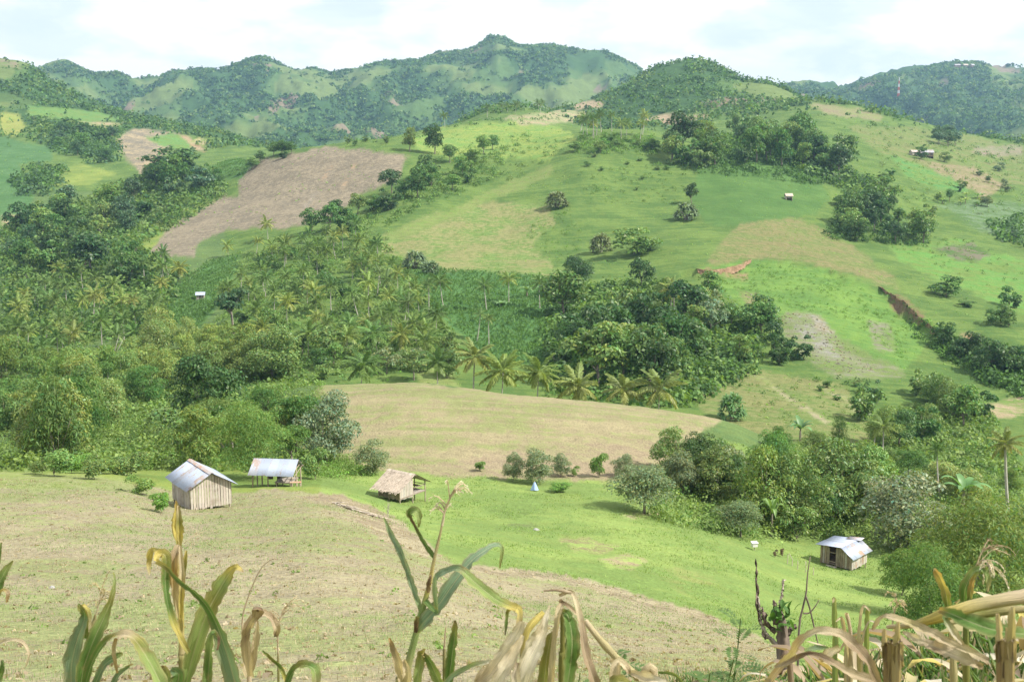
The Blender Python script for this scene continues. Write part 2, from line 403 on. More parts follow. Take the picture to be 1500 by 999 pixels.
MESH_T = np.concatenate([np.linspace(-1.5, -0.56, 50)[:-1], np.linspace(-0.56, 0.56, 560), np.linspace(0.56, 1.5, 50)[1:]])
APEX = 14.0
MESH_R = np.exp(np.linspace(math.log(4.0), math.log(9000.0), 800)) - APEX

# ------------------------------------------------------------------ materials helpers
MATS = {}
class NB:
    def __init__(self, name):
        self.m = bpy.data.materials.new(name); self.m.use_nodes = True
        self.t = self.m.node_tree; self.t.nodes.clear()
        self.out = self.n('ShaderNodeOutputMaterial')
    def n(self, typ, **k):
        x = self.t.nodes.new(typ)
        for a, b in k.items():
            setattr(x, a, b)
        return x
    def l(self, a, b):
        self.t.links.new(a, b)
    def val(self, sock, v):
        if hasattr(v, 'is_linked') or hasattr(v, 'node'):
            self.l(v, sock)
        else:
            sock.default_value = v if not (isinstance(v, tuple) and len(v) == 3 and sock.type == 'RGBA') else (*v, 1)
    def noise(self, scale, detail=3, rough=0.55, vec=None, dist=0.0):
        x = self.n('ShaderNodeTexNoise')
        x.inputs['Scale'].default_value = scale; x.inputs['Detail'].default_value = detail
        x.inputs['Roughness'].default_value = rough; x.inputs['Distortion'].default_value = dist
        if vec is not None:
            self.l(vec, x.inputs['Vector'])
        return x.outputs['Fac']
    def rng(self, v, a, b, c, d, smooth=False):
        x = self.n('ShaderNodeMapRange')
        if smooth:
            x.interpolation_type = 'SMOOTHSTEP'
        self.l(v, x.inputs['Value'])
        for k, q in zip(('From Min', 'From Max', 'To Min', 'To Max'), (a, b, c, d)):
            x.inputs[k].default_value = q
        return x.outputs[0]
    def mix(self, f, a, b, mode='MIX'):
        x = self.n('ShaderNodeMixRGB', blend_type=mode)
        self.val(x.inputs['Fac'], f); self.val(x.inputs['Color1'], a); self.val(x.inputs['Color2'], b)
        return x.outputs[0]
    def math(self, op, a, b):
        x = self.n('ShaderNodeMath', operation=op)
        self.val(x.inputs[0], a); self.val(x.inputs[1], b)
        return x.outputs[0]
    def attr(self, name):
        return self.n('ShaderNodeAttribute', attribute_name=name)
    def bump(self, h, strength, dist):
        x = self.n('ShaderNodeBump'); x.inputs['Strength'].default_value = strength; x.inputs['Distance'].default_value = dist
        self.l(h, x.inputs['Height'])
        return x.outputs[0]
    def bsdf(self, color, rough=0.9, spec=0.2, normal=None, metal=0.0):
        x = self.n('ShaderNodeBsdfPrincipled')
        self.val(x.inputs['Base Color'], color); self.val(x.inputs['Roughness'], rough)
        x.inputs['Specular IOR Level'].default_value = spec; self.val(x.inputs['Metallic'], metal)
        if normal is not None:
            self.l(normal, x.inputs['Normal'])
        return x.outputs[0]
    def done(self, shader):
        self.l(shader, self.out.inputs['Surface'])
        MATS[self.m.name] = self.m
        return self.m

def ground_material():
    b = NB('ground_cover')
    pos = b.n('ShaderNodeNewGeometry').outputs['Position']
    A, B = b.attr('cover_main').outputs['Color'], b.attr('cover_second').outputs['Color']
    n1 = b.noise(0.085, 4, 0.6, pos); n2 = b.noise(0.6, 4, 0.62, pos); n3 = b.noise(4.5, 3, 0.65, pos)
    st = b.n('ShaderNodeMapping'); st.inputs['Scale'].default_value = (0.045, 0.55, 0.3); st.inputs['Rotation'].default_value = (0, 0, 0.16)
    b.l(pos, st.inputs['Vector'])
    n4 = b.noise(1.0, 3, 0.6, st.outputs[0])
    sp = b.n('ShaderNodeSeparateXYZ'); b.l(pos, sp.inputs[0])
    wgt = b.rng(sp.outputs['Y'], 92, 104, 0.06, 0.62)
    s = b.math('ADD', b.math('MULTIPLY', n1, 0.9), b.math('ADD', b.math('MULTIPLY', n2, 0.85), b.math('ADD', b.math('MULTIPLY', n3, 0.45), b.math('MULTIPLY', n4, wgt))))
    f = b.rng(b.math('SUBTRACT', s, b.math('MULTIPLY', wgt, 0.5)), 0.98, 1.24, 0.0, 1.0, True)
    col = b.mix(f, A, B)
    g = b.rng(b.math('ADD', n3, b.math('MULTIPLY', n2, 0.7)), 0.6, 1.12, 0.66, 1.34)
    col = b.mix(1.0, col, g, 'MULTIPLY')
    h = b.math('ADD', b.math('MULTIPLY', n2, 0.7), b.math('MULTIPLY', n3, 0.35))
    nb = b.bump(h, 0.75, 0.55)
    return b.done(b.bsdf(col, 0.95, 0.08, nb))

def tag(o, label, cat, group=None):
    o['label'] = label; o['category'] = cat
    if group:
        o['group'] = group
    return o
def set_parent(c, p):
    c.parent = p
def mesh_np(name, V, F, mats, colors=None, smooth=False, attrs=None, mat_idx=None):
    """V (n,3), F (m,k) numpy -> mesh"""
    me = bpy.data.meshes.new(name)
    V = np.asarray(V, np.float32); F = np.asarray(F, np.int32)
    k = F.shape[1]
    me.vertices.add(len(V)); me.vertices.foreach_set('co', V.ravel())
    me.loops.add(F.size); me.loops.foreach_set('vertex_index', F.ravel())
    me.polygons.add(len(F)); me.polygons.foreach_set('loop_start', np.arange(0, F.size, k, dtype=np.int32))
    me.polygons.foreach_set('loop_total', np.full(len(F), k, np.int32))
    if smooth:
        me.polygons.foreach_set('use_smooth', np.ones(len(F), bool))
    if mat_idx is not None:
        me.polygons.foreach_set('material_index', np.asarray(mat_idx, np.int32))
    me.update(calc_edges=True)
    cs = dict(attrs or {})
    if colors is not None:
        cs['tint'] = colors
    for nm, c in cs.items():
        a = me.attributes.new(nm, 'FLOAT_COLOR', 'POINT')
        cc = np.ones((len(V), 4), np.float32); cc[:, :3] = c
        a.data.foreach_set('color', cc.ravel())
    for m in (mats if isinstance(mats, (list, tuple)) else [mats]):
        me.materials.append(m)
    return me
def obj(name, me, parent=None, loc=None, rot=None, scale=None):
    o = bpy.data.objects.new(name, me)
    COL.objects.link(o)
    if parent is not None:
        o.parent = parent
    if loc is not None:
        o.location = loc
    if rot is not None:
        o.rotation_euler = rot
    if scale is not None:
        o.scale = scale
    return o
def empty(name, loc=(0, 0, 0), rot=(0, 0, 0), scale=None):
    o = bpy.data.objects.new(name, None)
    o.empty_display_size = 0.3
    COL.objects.link(o)
    o.location = loc; o.rotation_euler = rot
    if scale is not None:
        o.scale = scale
    return o

# ------------------------------------------------------------------ the ground
def in_view_masks(X, Y, Z):
    return pix(X, Y, Z)
def cover_colors(X, Y, Z):
    px, py = pix(X, Y, Z)
    sc_ = np.clip(Y, 20, 3000)
    wx = px + 9.0 * fbm(X / sc_ * 300, Y / sc_ * 300, 9, 3) + 6 * fbm(X / sc_ * 300, Y / sc_ * 300, 2.2, 2, off=3)
    wy = py + 4.5 * fbm(X / sc_ * 300, Y / sc_ * 300, 7, 3, off=8) + 3.0 * fbm(X / sc_ * 300, Y / sc_ * 300, 2.0, 2, off=5)
    n = len(X)
    A = np.empty((n, 3)); B = np.empty((n, 3))
    A[:] = GRS; B[:] = GRS2
    m = Y < 165
    A[m] = FLOOR; B[m] = FLOOR2
    m = (Y < 125) & (px > 430 - (Y - 70) * 0.2)
    A[m] = LIME; B[m] = LIME2
    m = (Y < 104) & (px <= 470)
    A[m] = YGR; B[m] = GRS
    m = (Y > 150) & (px < 330) & (Y < 560)
    A[m] = FLOOR; B[m] = FLOOR2
    m = (Y < 46)
    A[m] = STRAW; B[m] = STRAW2
    m = (Y < 46) & (px > 1080 + 0.4 * (Y - 20))
    A[m] = LIME; B[m] = GRS2
    # patchwork of cleared plots on the far mountains
    m = Y > 900
    q = fbm(X[m], Y[m], 230, 3, off=12.0); q2 = fbm(X[m], Y[m], 150, 2, off=31.0)
    a = np.empty((m.sum(), 3)); a[:] = (.055, .110, .036)
    a[q > 0.02] = (.085, .145, .045)
    a[(q > 0.16)] = (.135, .185, .060)
    a[(q2 > 0.33) & (q > -0.15)] = (.20, .165, .11)
    A[m] = a; B[m] = a * 0.75
    for poly, y0, y1, ca, cb in COVER:
        w = np.zeros(n)
        for ox, oy in ((0, 0), (1.8, .6), (-1.8, -.6), (1, -1.2), (-1, 1.2)):
            w += inpoly(wx + ox, wy + oy, poly)
        k = (w > 0) & (Y >= y0) & (Y <= y1)
        q = (w[k] / 5.0)[:, None]
        A[k] = A[k] * (1 - q) + np.array(ca) * q; B[k] = B[k] * (1 - q) + np.array(cb) * q
    # the landslip's fresh face, just below the scarp edge
    return A, B

PADS_SPEC = []
def build_ground():
    R = MESH_R
    TT, RR = np.meshgrid(MESH_T, R + APEX, indexing='xy')
    X = (TT * RR).ravel(); Y = (RR - APEX).ravel()
    Z = ground(X, Y)
    A, B = cover_colors(X, Y, Z)
    nc, nr = len(MESH_T), len(R)
    i = np.arange(nr - 1)[:, None] * nc + np.arange(nc - 1)[None, :]
    F = np.stack([i, i + 1, i + 1 + nc, i + nc], -1).reshape(-1, 4)
    me = mesh_np('ground', np.stack([X, Y, Z + EYE], 1), F, ground_material(), smooth=True, attrs={'cover_main': A, 'cover_second': B})
    o = obj('ground', me)
    o['kind'] = 'structure'
    return o

# ------------------------------------------------------------------ foliage building blocks
def leaf_material(name, trans=0.35, rough=0.55, spec=0.25):
    b = NB(name)
    info = b.n('ShaderNodeObjectInfo')
    t = b.attr('tint').outputs['Color']
    col = b.mix(1.0, info.outputs['Color'], t, 'MULTIPLY')
    d = b.bsdf(col, rough, spec)
    tr = b.n('ShaderNodeBsdfTranslucent')
    tc = b.mix(1.0, col, (1.25, 1.2, 0.55), 'MULTIPLY')
    b.l(tc, tr.inputs['Color'])
    mx = b.n('ShaderNodeMixShader'); mx.inputs[0].default_value = trans
    b.l(d, mx.inputs[1]); b.l(tr.outputs[0], mx.inputs[2])
    return b.done(mx.outputs[0])
def bark_material(name, c1, c2):
    b = NB(name)
    tc = b.n('ShaderNodeTexCoord').outputs['Object']
    n = b.noise(18.0, 4, 0.6, tc)
    col = b.mix(b.rng(n, 0.35, 0.65, 0, 1), c1, c2)
    return b.done(b.bsdf(col, 0.9, 0.1, b.bump(n, 0.5, 0.02)))
leaf_material('foliage', 0.40)
leaf_material('foliage_glossy', 0.30, 0.45, 0.35)
leaf_material('palm_leaf', 0.28, 0.5, 0.35)
bark_material('bark', (.16, .13, .10), (.26, .23, .19))
bark_material('pale_bark', (.34, .31, .26), (.46, .43, .38))

def tube(points, radii, sides=6, caps=True):
    """tapered tube along a polyline -> V, F(quads)"""
    P = np.asarray(points, float); n = len(P)
    V = []; F = []
    T = np.gradient(P, axis=0); T /= np.linalg.norm(T, axis=1)[:, None] + 1e-9
    ref = np.array([0.13, 0.21, 0.97]) if abs(T[0][2]) < 0.8 else np.array([0.97, 0.2, 0.1])
    for k in range(n):
        u = np.cross(T[k], ref); u /= np.linalg.norm(u) + 1e-9
        v = np.cross(T[k], u)
        for s in range(sides):
            a = 2 * math.pi * s / sides
            V.append(P[k] + radii[k] * (math.cos(a) * u + math.sin(a) * v))
    for k in range(n - 1):
        for s in range(sides):
            a = k * sides + s; b = k * sides + (s + 1) % sides
            F.append((a, b, b + sides, a + sides))
    if caps:
        c = len(V); V.append(P[-1])
        base = (n - 1) * sides
        for s in range(0, sides, 1):
            F.append((base + s, base + (s + 1) % sides, c, c))
    return np.array(V), F
def fix_quads(F):
    """quads with a repeated corner are made degenerate-free by splitting into proper index rows"""
    return F
class MB:
    """collects vertices / faces / per-vertex tints, then links them as one mesh"""
    def __init__(self):
        self.v = []; self.f = []; self.c = []; self.mi = []; self.n = 0
    def add(self, V, F, c=(1, 1, 1), mi=0):
        V = np.asarray(V, float).reshape(-1, 3)
        cc = np.asarray(c, float)
        if cc.ndim == 1:
            cc = np.tile(cc, (len(V), 1))
        self.v.append(V); self.c.append(cc)
        for f in F:
            g = []
            for i in f:
                if i + self.n not in g:
                    g.append(int(i) + self.n)
            if len(g) > 2:
                self.f.append(tuple(g)); self.mi.append(mi)
        self.n += len(V)
    def box(self, x0, x1, y0, y1, z0, z1, c=(1, 1, 1), mi=0):
        V = [(x0, y0, z0), (x1, y0, z0), (x1, y1, z0), (x0, y1, z0), (x0, y0, z1), (x1, y0, z1), (x1, y1, z1), (x0, y1, z1)]
        self.add(V, [(3, 2, 1, 0), (4, 5, 6, 7), (0, 1, 5, 4), (1, 2, 6, 5), (2, 3, 7, 6), (3, 0, 4, 7)], c, mi)
    def tube(self, pts, rad, sides=6, c=(1, 1, 1), mi=0):
        V, F = tube(pts, rad, sides); self.add(V, F, c, mi)
    def mesh(self, name, mats, smooth=False):
        me = bpy.data.meshes.new(name)
        V = np.concatenate(self.v)
        me.from_pydata(V.tolist(), [], self.f)
        if smooth:
            me.polygons.foreach_set('use_smooth', np.ones(len(self.f), bool))
        a = me.attributes.new('tint', 'FLOAT_COLOR', 'POINT')
        cc = np.ones((len(V), 4), np.float32); cc[:, :3] = np.concatenate(self.c)
        a.data.foreach_set('color', cc.ravel())
        for m in (mats if isinstance(mats, (list, tuple)) else [mats]):
            me.materials.append(m)
        if any(self.mi):
            me.polygons.foreach_set('material_index', np.array(self.mi, np.int32))
        me.update()
        return me

def unit(v):
    return v / (np.linalg.norm(v, axis=-1, keepdims=True) + 1e-9)
def leaves_np(C, N, size, r, aspect=0.5, droop=0.0, axis=None):
    """diamond leaves: centres C, facing N; returns V (4n,3), F (n,4)"""
    n = len(C)
    if axis is None:
        axis = r.normal(size=(n, 3))
    axis = axis - N * np.sum(axis * N, 1, keepdims=True)
    u = unit(axis); w = unit(np.cross(N, u))
    L = (size * r.uniform(0.5, 1.5, n))[:, None]
    b = C - u * L * 0.5; t = C + u * L * 0.5 - np.array([0, 0, 1.0]) * L * droop
    l = C + w * L * aspect * 0.5; q = C - w * L * aspect * 0.5
    V = np.stack([b, l, t, q], 1).reshape(-1, 3)
    F = np.arange(4 * n).reshape(-1, 4)
    return V, F
def tints(n, r, spread=0.22, k=4):
    base = np.clip(r.normal(1.0, spread, n), 0.5, 1.6)
    warm = r.normal(0, 0.10, n)
    c = np.stack([base * (1 + warm * 1.5), base, base * (1 - warm)], 1)
    return np.repeat(np.clip(c, 0.25, 2.2), k, axis=0)

CROWNS = {}; TRUNKS = {}
def make_tree_proto(key, seed, style, nleaf, leaf, nblob=22):
    """unit tree: height 1, crown about 1 wide, standing at the origin"""
    r = np.random.default_rng(seed)
    if style == 'round':      zc, rz, rr, low = 0.54, 0.46, 0.48, 0.07
    elif style == 'wide':     zc, rz, rr, low = 0.66, 0.32, 0.48, 0.30
    elif style == 'tall':     zc, rz, rr, low = 0.54, 0.46, 0.45, 0.08
    elif style == 'bush':     zc, rz, rr, low = 0.46, 0.50, 0.48, 0.02
    elif style == 'scrub':    zc, rz, rr, low = 0.50, 0.50, 0.46, 0.03
    elif style == 'cone':     zc, rz, rr, low = 0.50, 0.50, 0.42, 0.06
    elif style == 'spread':   zc, rz, rr, low = 0.60, 0.38, 0.50, 0.24
    elif style == 'open':     zc, rz, rr, low = 0.62, 0.38, 0.47, 0.22
    # blobs of foliage through the volume
    B = []
    while len(B) < nblob:
        p = r.uniform(-1, 1, 3)
        q = np.linalg.norm(p)
        if q > 1 or q < 0.35:
            continue
        if style in ('round', 'wide', 'open') and p[2] < -0.55:
            continue
        z = zc + p[2] * rz * 0.82
        k = 1.0
        if style == 'cone':
            k = 1.15 - 0.95 * z
        B.append((p[0] * rr * 0.78 * k, p[1] * rr * 0.78 * k, z))
    B = np.array(B)
    br = r.uniform(0.09, 0.25, nblob) * (0.9 if style != 'open' else 0.72)
    if style == 'wide':
        br *= 0.85
    per = nleaf // nblob
    Cs, Ns, Ax = [], [], []
    for k in range(nblob):
        n = int(per * (br[k] / br.mean()) ** 2)
        d = unit(r.normal(size=(n, 3)))
        d[:, 2] = np.where(d[:, 2] < -0.35, -d[:, 2], d[:, 2])
        rad = br[k] * r.uniform(0.55, 1.06, n) ** 0.7
        flat = 0.55 if style == 'wide' else 0.85
        c = B[k] + d * rad[:, None] * np.array([1.08, 1.08, flat])
        Cs.append(c)
        Ns.append(unit(d * 0.8 + r.normal(size=(n, 3)) * 0.55 + np.array([0, 0, 0.35])))
        Ax.append(d * 0.6 + r.normal(size=(n, 3)) * 0.5 + np.array([0, 0, -0.5 if style in ('scrub', 'cone') else -0.15]))
    C = np.concatenate(Cs); N = np.concatenate(Ns); A = np.concatenate(Ax)
    C[:, 2] = np.maximum(C[:, 2], low + 0.02 * r.random(len(C)))
    asp = {'scrub': 0.24, 'cone': 0.16, 'open': 0.36}.get(style, 0.5)
    V, F = leaves_np(C, N, leaf, r, asp, 0.12, A)
    CROWNS[key] = mesh_np('crown_' + key, V, F, MATS['foliage_glossy' if style in ('round', 'bush') else 'foliage'], tints(len(C), r))
    # trunk and limbs
    mb = MB()
    tr = 0.020 if style not in ('scrub', 'bush') else 0.011
    lean = r.normal(0, 0.03, 2)
    fork = zc - rz * 0.45 if style not in ('bush', 'scrub', 'cone') else 0.10
    if style == 'cone':
        mb.tube([(0, 0, -0.03), (0, 0, 0.5), (lean[0], lean[1], 0.93)], [tr, tr * 0.7, tr * 0.15], 7)
    else:
        mb.tube([(0, 0, -0.04), (lean[0] * 0.4, lean[1] * 0.4, fork * 0.5), (lean[0], lean[1], fork)], [tr * 1.25, tr, tr * 0.85], 7)
        for k in r.permutation(nblob)[:9]:
            e = B[k]; s = np.array([lean[0], lean[1], fork * r.uniform(0.75, 1.0)])
            mid = (s + e) / 2 + np.array([0, 0, -0.03]) + r.normal(0, 0.02, 3)
            mb.tube([s, mid, e], [tr * 0.62, tr * 0.4, tr * 0.1], 5)
    TRUNKS[key] = mb.mesh('trunk_' + key, MATS['bark'], True)

# far trees: fewer, larger leaf clumps; near trees: fine leaves
for i in range(4):
    make_tree_proto('far_round%d' % i, 20 + i, 'round', 1900, 0.072, 24)
for i in range(2):
    make_tree_proto('far_wide%d' % i, 30 + i, 'wide', 1300, 0.085, 18)
for i in range(2):
    make_tree_proto('far_tall%d' % i, 40 + i, 'tall', 1800, 0.07, 26)
for i in range(2):
    make_tree_proto('far_bush%d' % i, 50 + i, 'bush', 1700, 0.075, 20)
for i in range(2):
    make_tree_proto('near_round%d' % i, 60 + i, 'round', 7000, 0.038, 30)
for i in range(2):
    make_tree_proto('near_open%d' % i, 64 + i, 'open', 5200, 0.036, 30)
for i in range(3):
    make_tree_proto('near_scrub%d' % i, 70 + i, 'scrub', 5200, 0.060, 26)
for i in range(2):
    make_tree_proto('near_wide%d' % i, 74 + i, 'wide', 6000, 0.040, 28)
make_tree_proto('near_spread0', 78, 'spread', 8000, 0.036, 36)
make_tree_proto('near_fine0', 79, 'scrub', 15000, 0.030, 46)
make_tree_proto('near_cone0', 80, 'cone', 7000, 0.055, 34)
make_tree_proto('near_cone1', 81, 'cone', 5000, 0.055, 34)
for i in range(2):
    make_tree_proto('near_full%d' % i, 90 + i, 'bush', 7500, 0.038, 34)
for i in range(2):
    make_tree_proto('near_bush%d' % i, 84 + i, 'bush', 3200, 0.06, 18)

def strap(base, d0, length, width, droop, nseg=6, fold=0.25, r=None, up=0.0, tipw=0.05):
    """arching strap leaf: V, F; starts at base in direction d0 and bends down"""
    d = np.array(d0, float); d /= np.linalg.norm(d)
    p = np.array(base, float); pts = [p.copy()]
    st = length / nseg
    for k in range(nseg):
        d = d + np.array([0, 0, -droop * (k + 1) / nseg]); d /= np.linalg.norm(d)
        p = p + d * st; pts.append(p.copy())
    pts = np.array(pts)
    T = np.gradient(pts, axis=0)
    V = []; F = []
    for k in range(nseg + 1):
        s = np.cross(T[k], [0, 0, 1.0]); s /= np.linalg.norm(s) + 1e-9
        u = np.cross(s, T[k]); u /= np.linalg.norm(u) + 1e-9
        x = k / nseg
        w = width * max(tipw, math.sin(math.pi * min(1, 0.12 + x * 0.88)) ** 0.7) * 0.5
        V += [pts[k] + s * w + u * w * fold, pts[k], pts[k] - s * w + u * w * fold]
    for k in range(nseg):
        a = 3 * k
        F += [(a, a + 1, a + 4, a + 3), (a + 1, a + 2, a + 5, a + 4)]
    return np.array(V), F

def make_frond_mesh(seed, nl=20, length=1.0):
    """one coconut frond, along +X from the origin, arching down, leaflets hanging from the rib"""
    r = np.random.default_rng(seed)
    mb = MB()
    xs = np.linspace(0, 1, 9)
    arch = lambda x: np.array([x * (1 - 0.12 * x) , 0.0, 0.20 * x - 0.42 * x * x])
    rib = [arch(x) * length for x in xs]
    mb.tube(rib, [0.011 * (1.15 - x) * length for x in xs], 4, (1.2, 1.15, 0.8))
    for k in range(nl):
        x = 0.14 + 0.86 * (k + 0.5) / nl
        p = arch(x) * length
        ll = length * 0.27 * (math.sin(math.pi * (0.18 + 0.75 * x)) ** 0.6)
        for s in (-1, 1):
            d = unit(np.array([0.62 + r.normal(0, .08), s * 0.75, -0.35 - 0.45 * r.random()]))
            e = p + d * ll; m = p + d * ll * 0.45 + np.array([0, 0, 0.02])
            w = 0.046 * length
            ax = np.array([w, 0, 0])
            c = np.clip(r.normal(1, .15), .6, 1.4)
            mb.add([p - ax * .5, p + ax * .5, m + ax * .7, e + np.array([0, 0, -0.06 * ll]), m - ax * .7], [(0, 1, 2, 3, 4)], (c, c, c))
    return mb
FROND = {}
for i in range(3):
    FROND[i] = make_frond_mesh(100 + i).mesh('frond_%d' % i, MATS['palm_leaf'])

def palm_frames(seed, n=17):
    """orientations of a palm's fronds: (yaw, pitch up, length)"""
    r = np.random.default_rng(seed)
    out = []
    for k in range(n):
        yaw = k * 2.399963 + r.normal(0, .15)
        e = 1.15 - 1.75 * (k / (n - 1)) + r.normal(0, .12)
        out.append((yaw, e, r.uniform(0.85, 1.08)))
    return out
def rot_zy(yaw, e):
    cyw, syw = math.cos(yaw), math.sin(yaw); ce, se = math.cos(e), math.sin(e)
    return np.array([[cyw * ce, -syw, -cyw * se], [syw * ce, cyw, -syw * se], [se, 0, ce]])
PALM_CROWN = {}
def make_palm_crown(key, seed, nl):
    mb = MB(); src = [make_frond_mesh(200 + seed * 3 + q, nl) for q in range(2)]
    r = np.random.default_rng(seed)
    for k, (yaw, e, ln) in enumerate(palm_frames(seed)):
        s = src[k % 2]
        M = rot_zy(yaw, e) * ln
        V = np.concatenate(s.v) @ M.T
        age = k / 16.0
        tint = np.array([0.88 + 0.30 * age, 0.95 + 0.14 * age, 0.9 + 0.02 * age]) * r.uniform(.85, 1.15)
        mb.add(V, s.f, np.concatenate(s.c) * tint)
    for k in range(7):   # nuts and old sheaths under the crown
        a = k * 0.9; c = np.array([0.055 * math.cos(a), 0.055 * math.sin(a), -0.05 - 0.02 * (k % 3)])
        d = 0.026
        mb.add([c + (d, 0, 0), c + (0, d, 0), c - (d, 0, 0), c - (0, d, 0), c + (0, 0, d * 1.3), c - (0, 0, d * 1.3)],
               [(0, 1, 4), (1, 2, 4), (2, 3, 4), (3, 0, 4), (1, 0, 5), (2, 1, 5), (3, 2, 5), (0, 3, 5)], (1.3, 1.0, .55))
    PALM_CROWN[key] = mb.mesh('palm_crown_%s' % key, MATS['palm_leaf'])
for i in range(4):
    make_palm_crown(i, i + 1, 14)
PALM_TRUNK = {}
for i in range(3):
    r_ = np.random.default_rng(300 + i)
    mb = MB(); bend = r_.normal(0, 0.05, 2)
    zs = np.linspace(-0.03, 1, 8)
    mb.tube([(bend[0] * (1 - (1 - z) ** 2) - bend[0], bend[1] * (1 - (1 - z) ** 2) - bend[1], z) for z in zs], [0.022 - 0.009 * z + 0.012 * max(0, .1 - z) * 10 * .5 for z in zs], 7)
    PALM_TRUNK[i] = mb.mesh('palm_trunk_%d' % i, MATS['pale_bark'], True)

BANANA = {}
def make_banana(key, seed, n=9):
    r = np.random.default_rng(seed); mb = MB()
    for k in range(n):
        yaw = k * 2.4 + r.normal(0, .2); e = r.uniform(0.75, 1.35) - 0.55 * (k / n)
        d = (math.cos(yaw) * math.cos(e), math.sin(yaw) * math.cos(e), math.sin(e))
        V, F = strap((0.02 * math.cos(yaw), 0.02 * math.sin(yaw), 0.42), d, r.uniform(.55, .72), 0.17, 0.42, 7, 0.3)
        c = r.uniform(.8, 1.25)
        mb.add(V, F, (c, c, c * .95))
    st = MB(); st.tube([(0, 0, -0.03), (0, 0, .25), (0, 0, .5)], [.045, .035, .018], 7)
    BANANA[key] = (mb.mesh('banana_leaves_%s' % key, MATS['foliage_glossy'], True), st.mesh('banana_stem_%s' % key, MATS['bark'], True))
for i in range(2):
    make_banana(i, 400 + i)
def make_pandan(key, seed, nros=34, nl=14):
    r = np.random.default_rng(seed); mb = MB()
    for q in range(nros):
        d = unit(r.normal(size=3)); d[2] = abs(d[2])
        c = np.array([d[0] * .36, d[1] * .36, 0.14 + d[2] * .58])
        for k in range(nl):
            a = unit(d * 0.7 + r.normal(size=3) * 0.75)
            V, F = strap(c, a, r.uniform(.16, .26), 0.060, 0.35, 4, 0.3)
            g = r.uniform(.7, 1.35)
            mb.add(V, F, (g, g, g * 1.05))
    st = MB()
    for k in range(6):
        a = k * 1.05
        st.tube([(0.04 * math.cos(a), 0.04 * math.sin(a), -0.03), (.12 * math.cos(a), .12 * math.sin(a), .25), (.26 * math.cos(a), .26 * math.sin(a), .42)], [.022, .018, .012], 5)
    BANANA[key] = (mb.mesh('sword_leaves_%s' % key, MATS['foliage_glossy'], True), st.mesh('stems_%s' % key, MATS['bark'], True))
make_pandan('pandan0', 500)

# ------------------------------------------------------------------ planting
G = {'dark': (.062, .130, .034), 'mid': (.105, .205, .048), 'light': (.170, .275, .068), 'yellow': (.230, .320, .092), 'olive': (.160, .240, .066),
     'grey': (.190, .255, .130), 'palm': (.150, .240, .075), 'palmy': (.250, .315, .100), 'bright': (.160, .310, .055), 'banana': (.145, .260, .095), 'blue': (.085, .165, .075), 'brown': (.20, .14, .085)}
def jitter(c, r, k=0.14):
    f = r.uniform(1 - k, 1 + k)
    return (c[0] * f * r.uniform(.9, 1.12), c[1] * f, c[2] * f * r.uniform(.88, 1.1), 1.0)
COUNTS = {}
def plant(kind, x, y, z, h, w, color, label, cat, name, group=None, yaw=None, trunk_mat=None):
    """a tree / palm / shrub with its parts; z relative to the eye"""
    COUNTS[name] = COUNTS.get(name, 0) + 1
    yaw = rnd.uniform(0, 6.283) if yaw is None else yaw
    o = empty(name, (x, y, z + EYE), (0, 0, yaw), (1, 1, 1))
    tag(o, label, cat, group)
    if kind.startswith('palm'):
        o.rotation_euler = (rnd.gauss(0, .07), rnd.gauss(0, .07), yaw)
        i = rnd.randrange(4); cr = w
        t = obj('trunk', PALM_TRUNK[rnd.randrange(3)], o, scale=(h * 0.9, h * 0.9, h))
        if kind == 'palm_near':
            c = empty('crown', (0, 0, h)); c.parent = o
            for k, (yw, e, ln) in enumerate(palm_frames(rnd.randrange(99), 18)):
                f = obj('frond', FROND[k % 3], c, rot=(0, -e, yw), scale=(cr * .5 * ln,) * 3)
                age = k / 17.0
                f.color = (color[0] * (.88 + .35 * age), color[1] * (.95 + .16 * age), color[2], 1)
                f.rotation_mode = 'XYZ'
        else:
            c = obj('crown', PALM_CROWN[i], o, (0, 0, h), (rnd.gauss(0, .14), rnd.gauss(0, .14), 0), (cr * .5 * rnd.uniform(.85, 1.1), cr * .5 * rnd.uniform(.85, 1.1), cr * .5 * rnd.uniform(.8, 1.25)))
            c.color = color
    elif kind in ('banana', 'pandan'):
        cm, sm = BANANA[rnd.randrange(2) if kind == 'banana' else 'pandan0']
        obj('stem', sm, o, scale=(w, w, h))
        c = obj('leaves' if kind == 'banana' else 'crown', cm, o, scale=(w, w, h)); c.color = color
    else:
        t = obj('trunk', TRUNKS[kind], o, scale=(w * .5 + h * .5,) * 2 + (h,))
        c = obj('crown', CROWNS[kind], o, scale=(w * rnd.uniform(.82, 1.18), w * rnd.uniform(.82, 1.18), h)); c.color = color
    return o
FARK = ['far_round0', 'far_round1', 'far_round2', 'far_round3', 'far_bush0', 'far_tall0', 'far_tall1', 'far_bush1']
PLACED = []
ORD = 'first second third fourth fifth sixth seventh eighth ninth tenth eleventh twelfth thirteenth fourteenth fifteenth sixteenth'.split()
ADJ = {'dark': 'dark', 'mid': 'green', 'light': 'light', 'yellow': 'yellowish', 'olive': 'dull', 'grey': 'grey-green', 'palm': 'green', 'palmy': 'yellowish', 'bright': 'bright', 'banana': '', 'blue': 'bluish', 'brown': 'brown'}
def poly_pick(poly, r):
    xs = [p[0] for p in poly]; ys = [p[1] for p in poly]
    for _ in range(200):
        x = r.uniform(min(xs), max(xs)); y = r.uniform(min(ys), max(ys))
        if inpoly(np.array([x]), np.array([y]), poly)[0]:
            return x, y
    return poly[0]
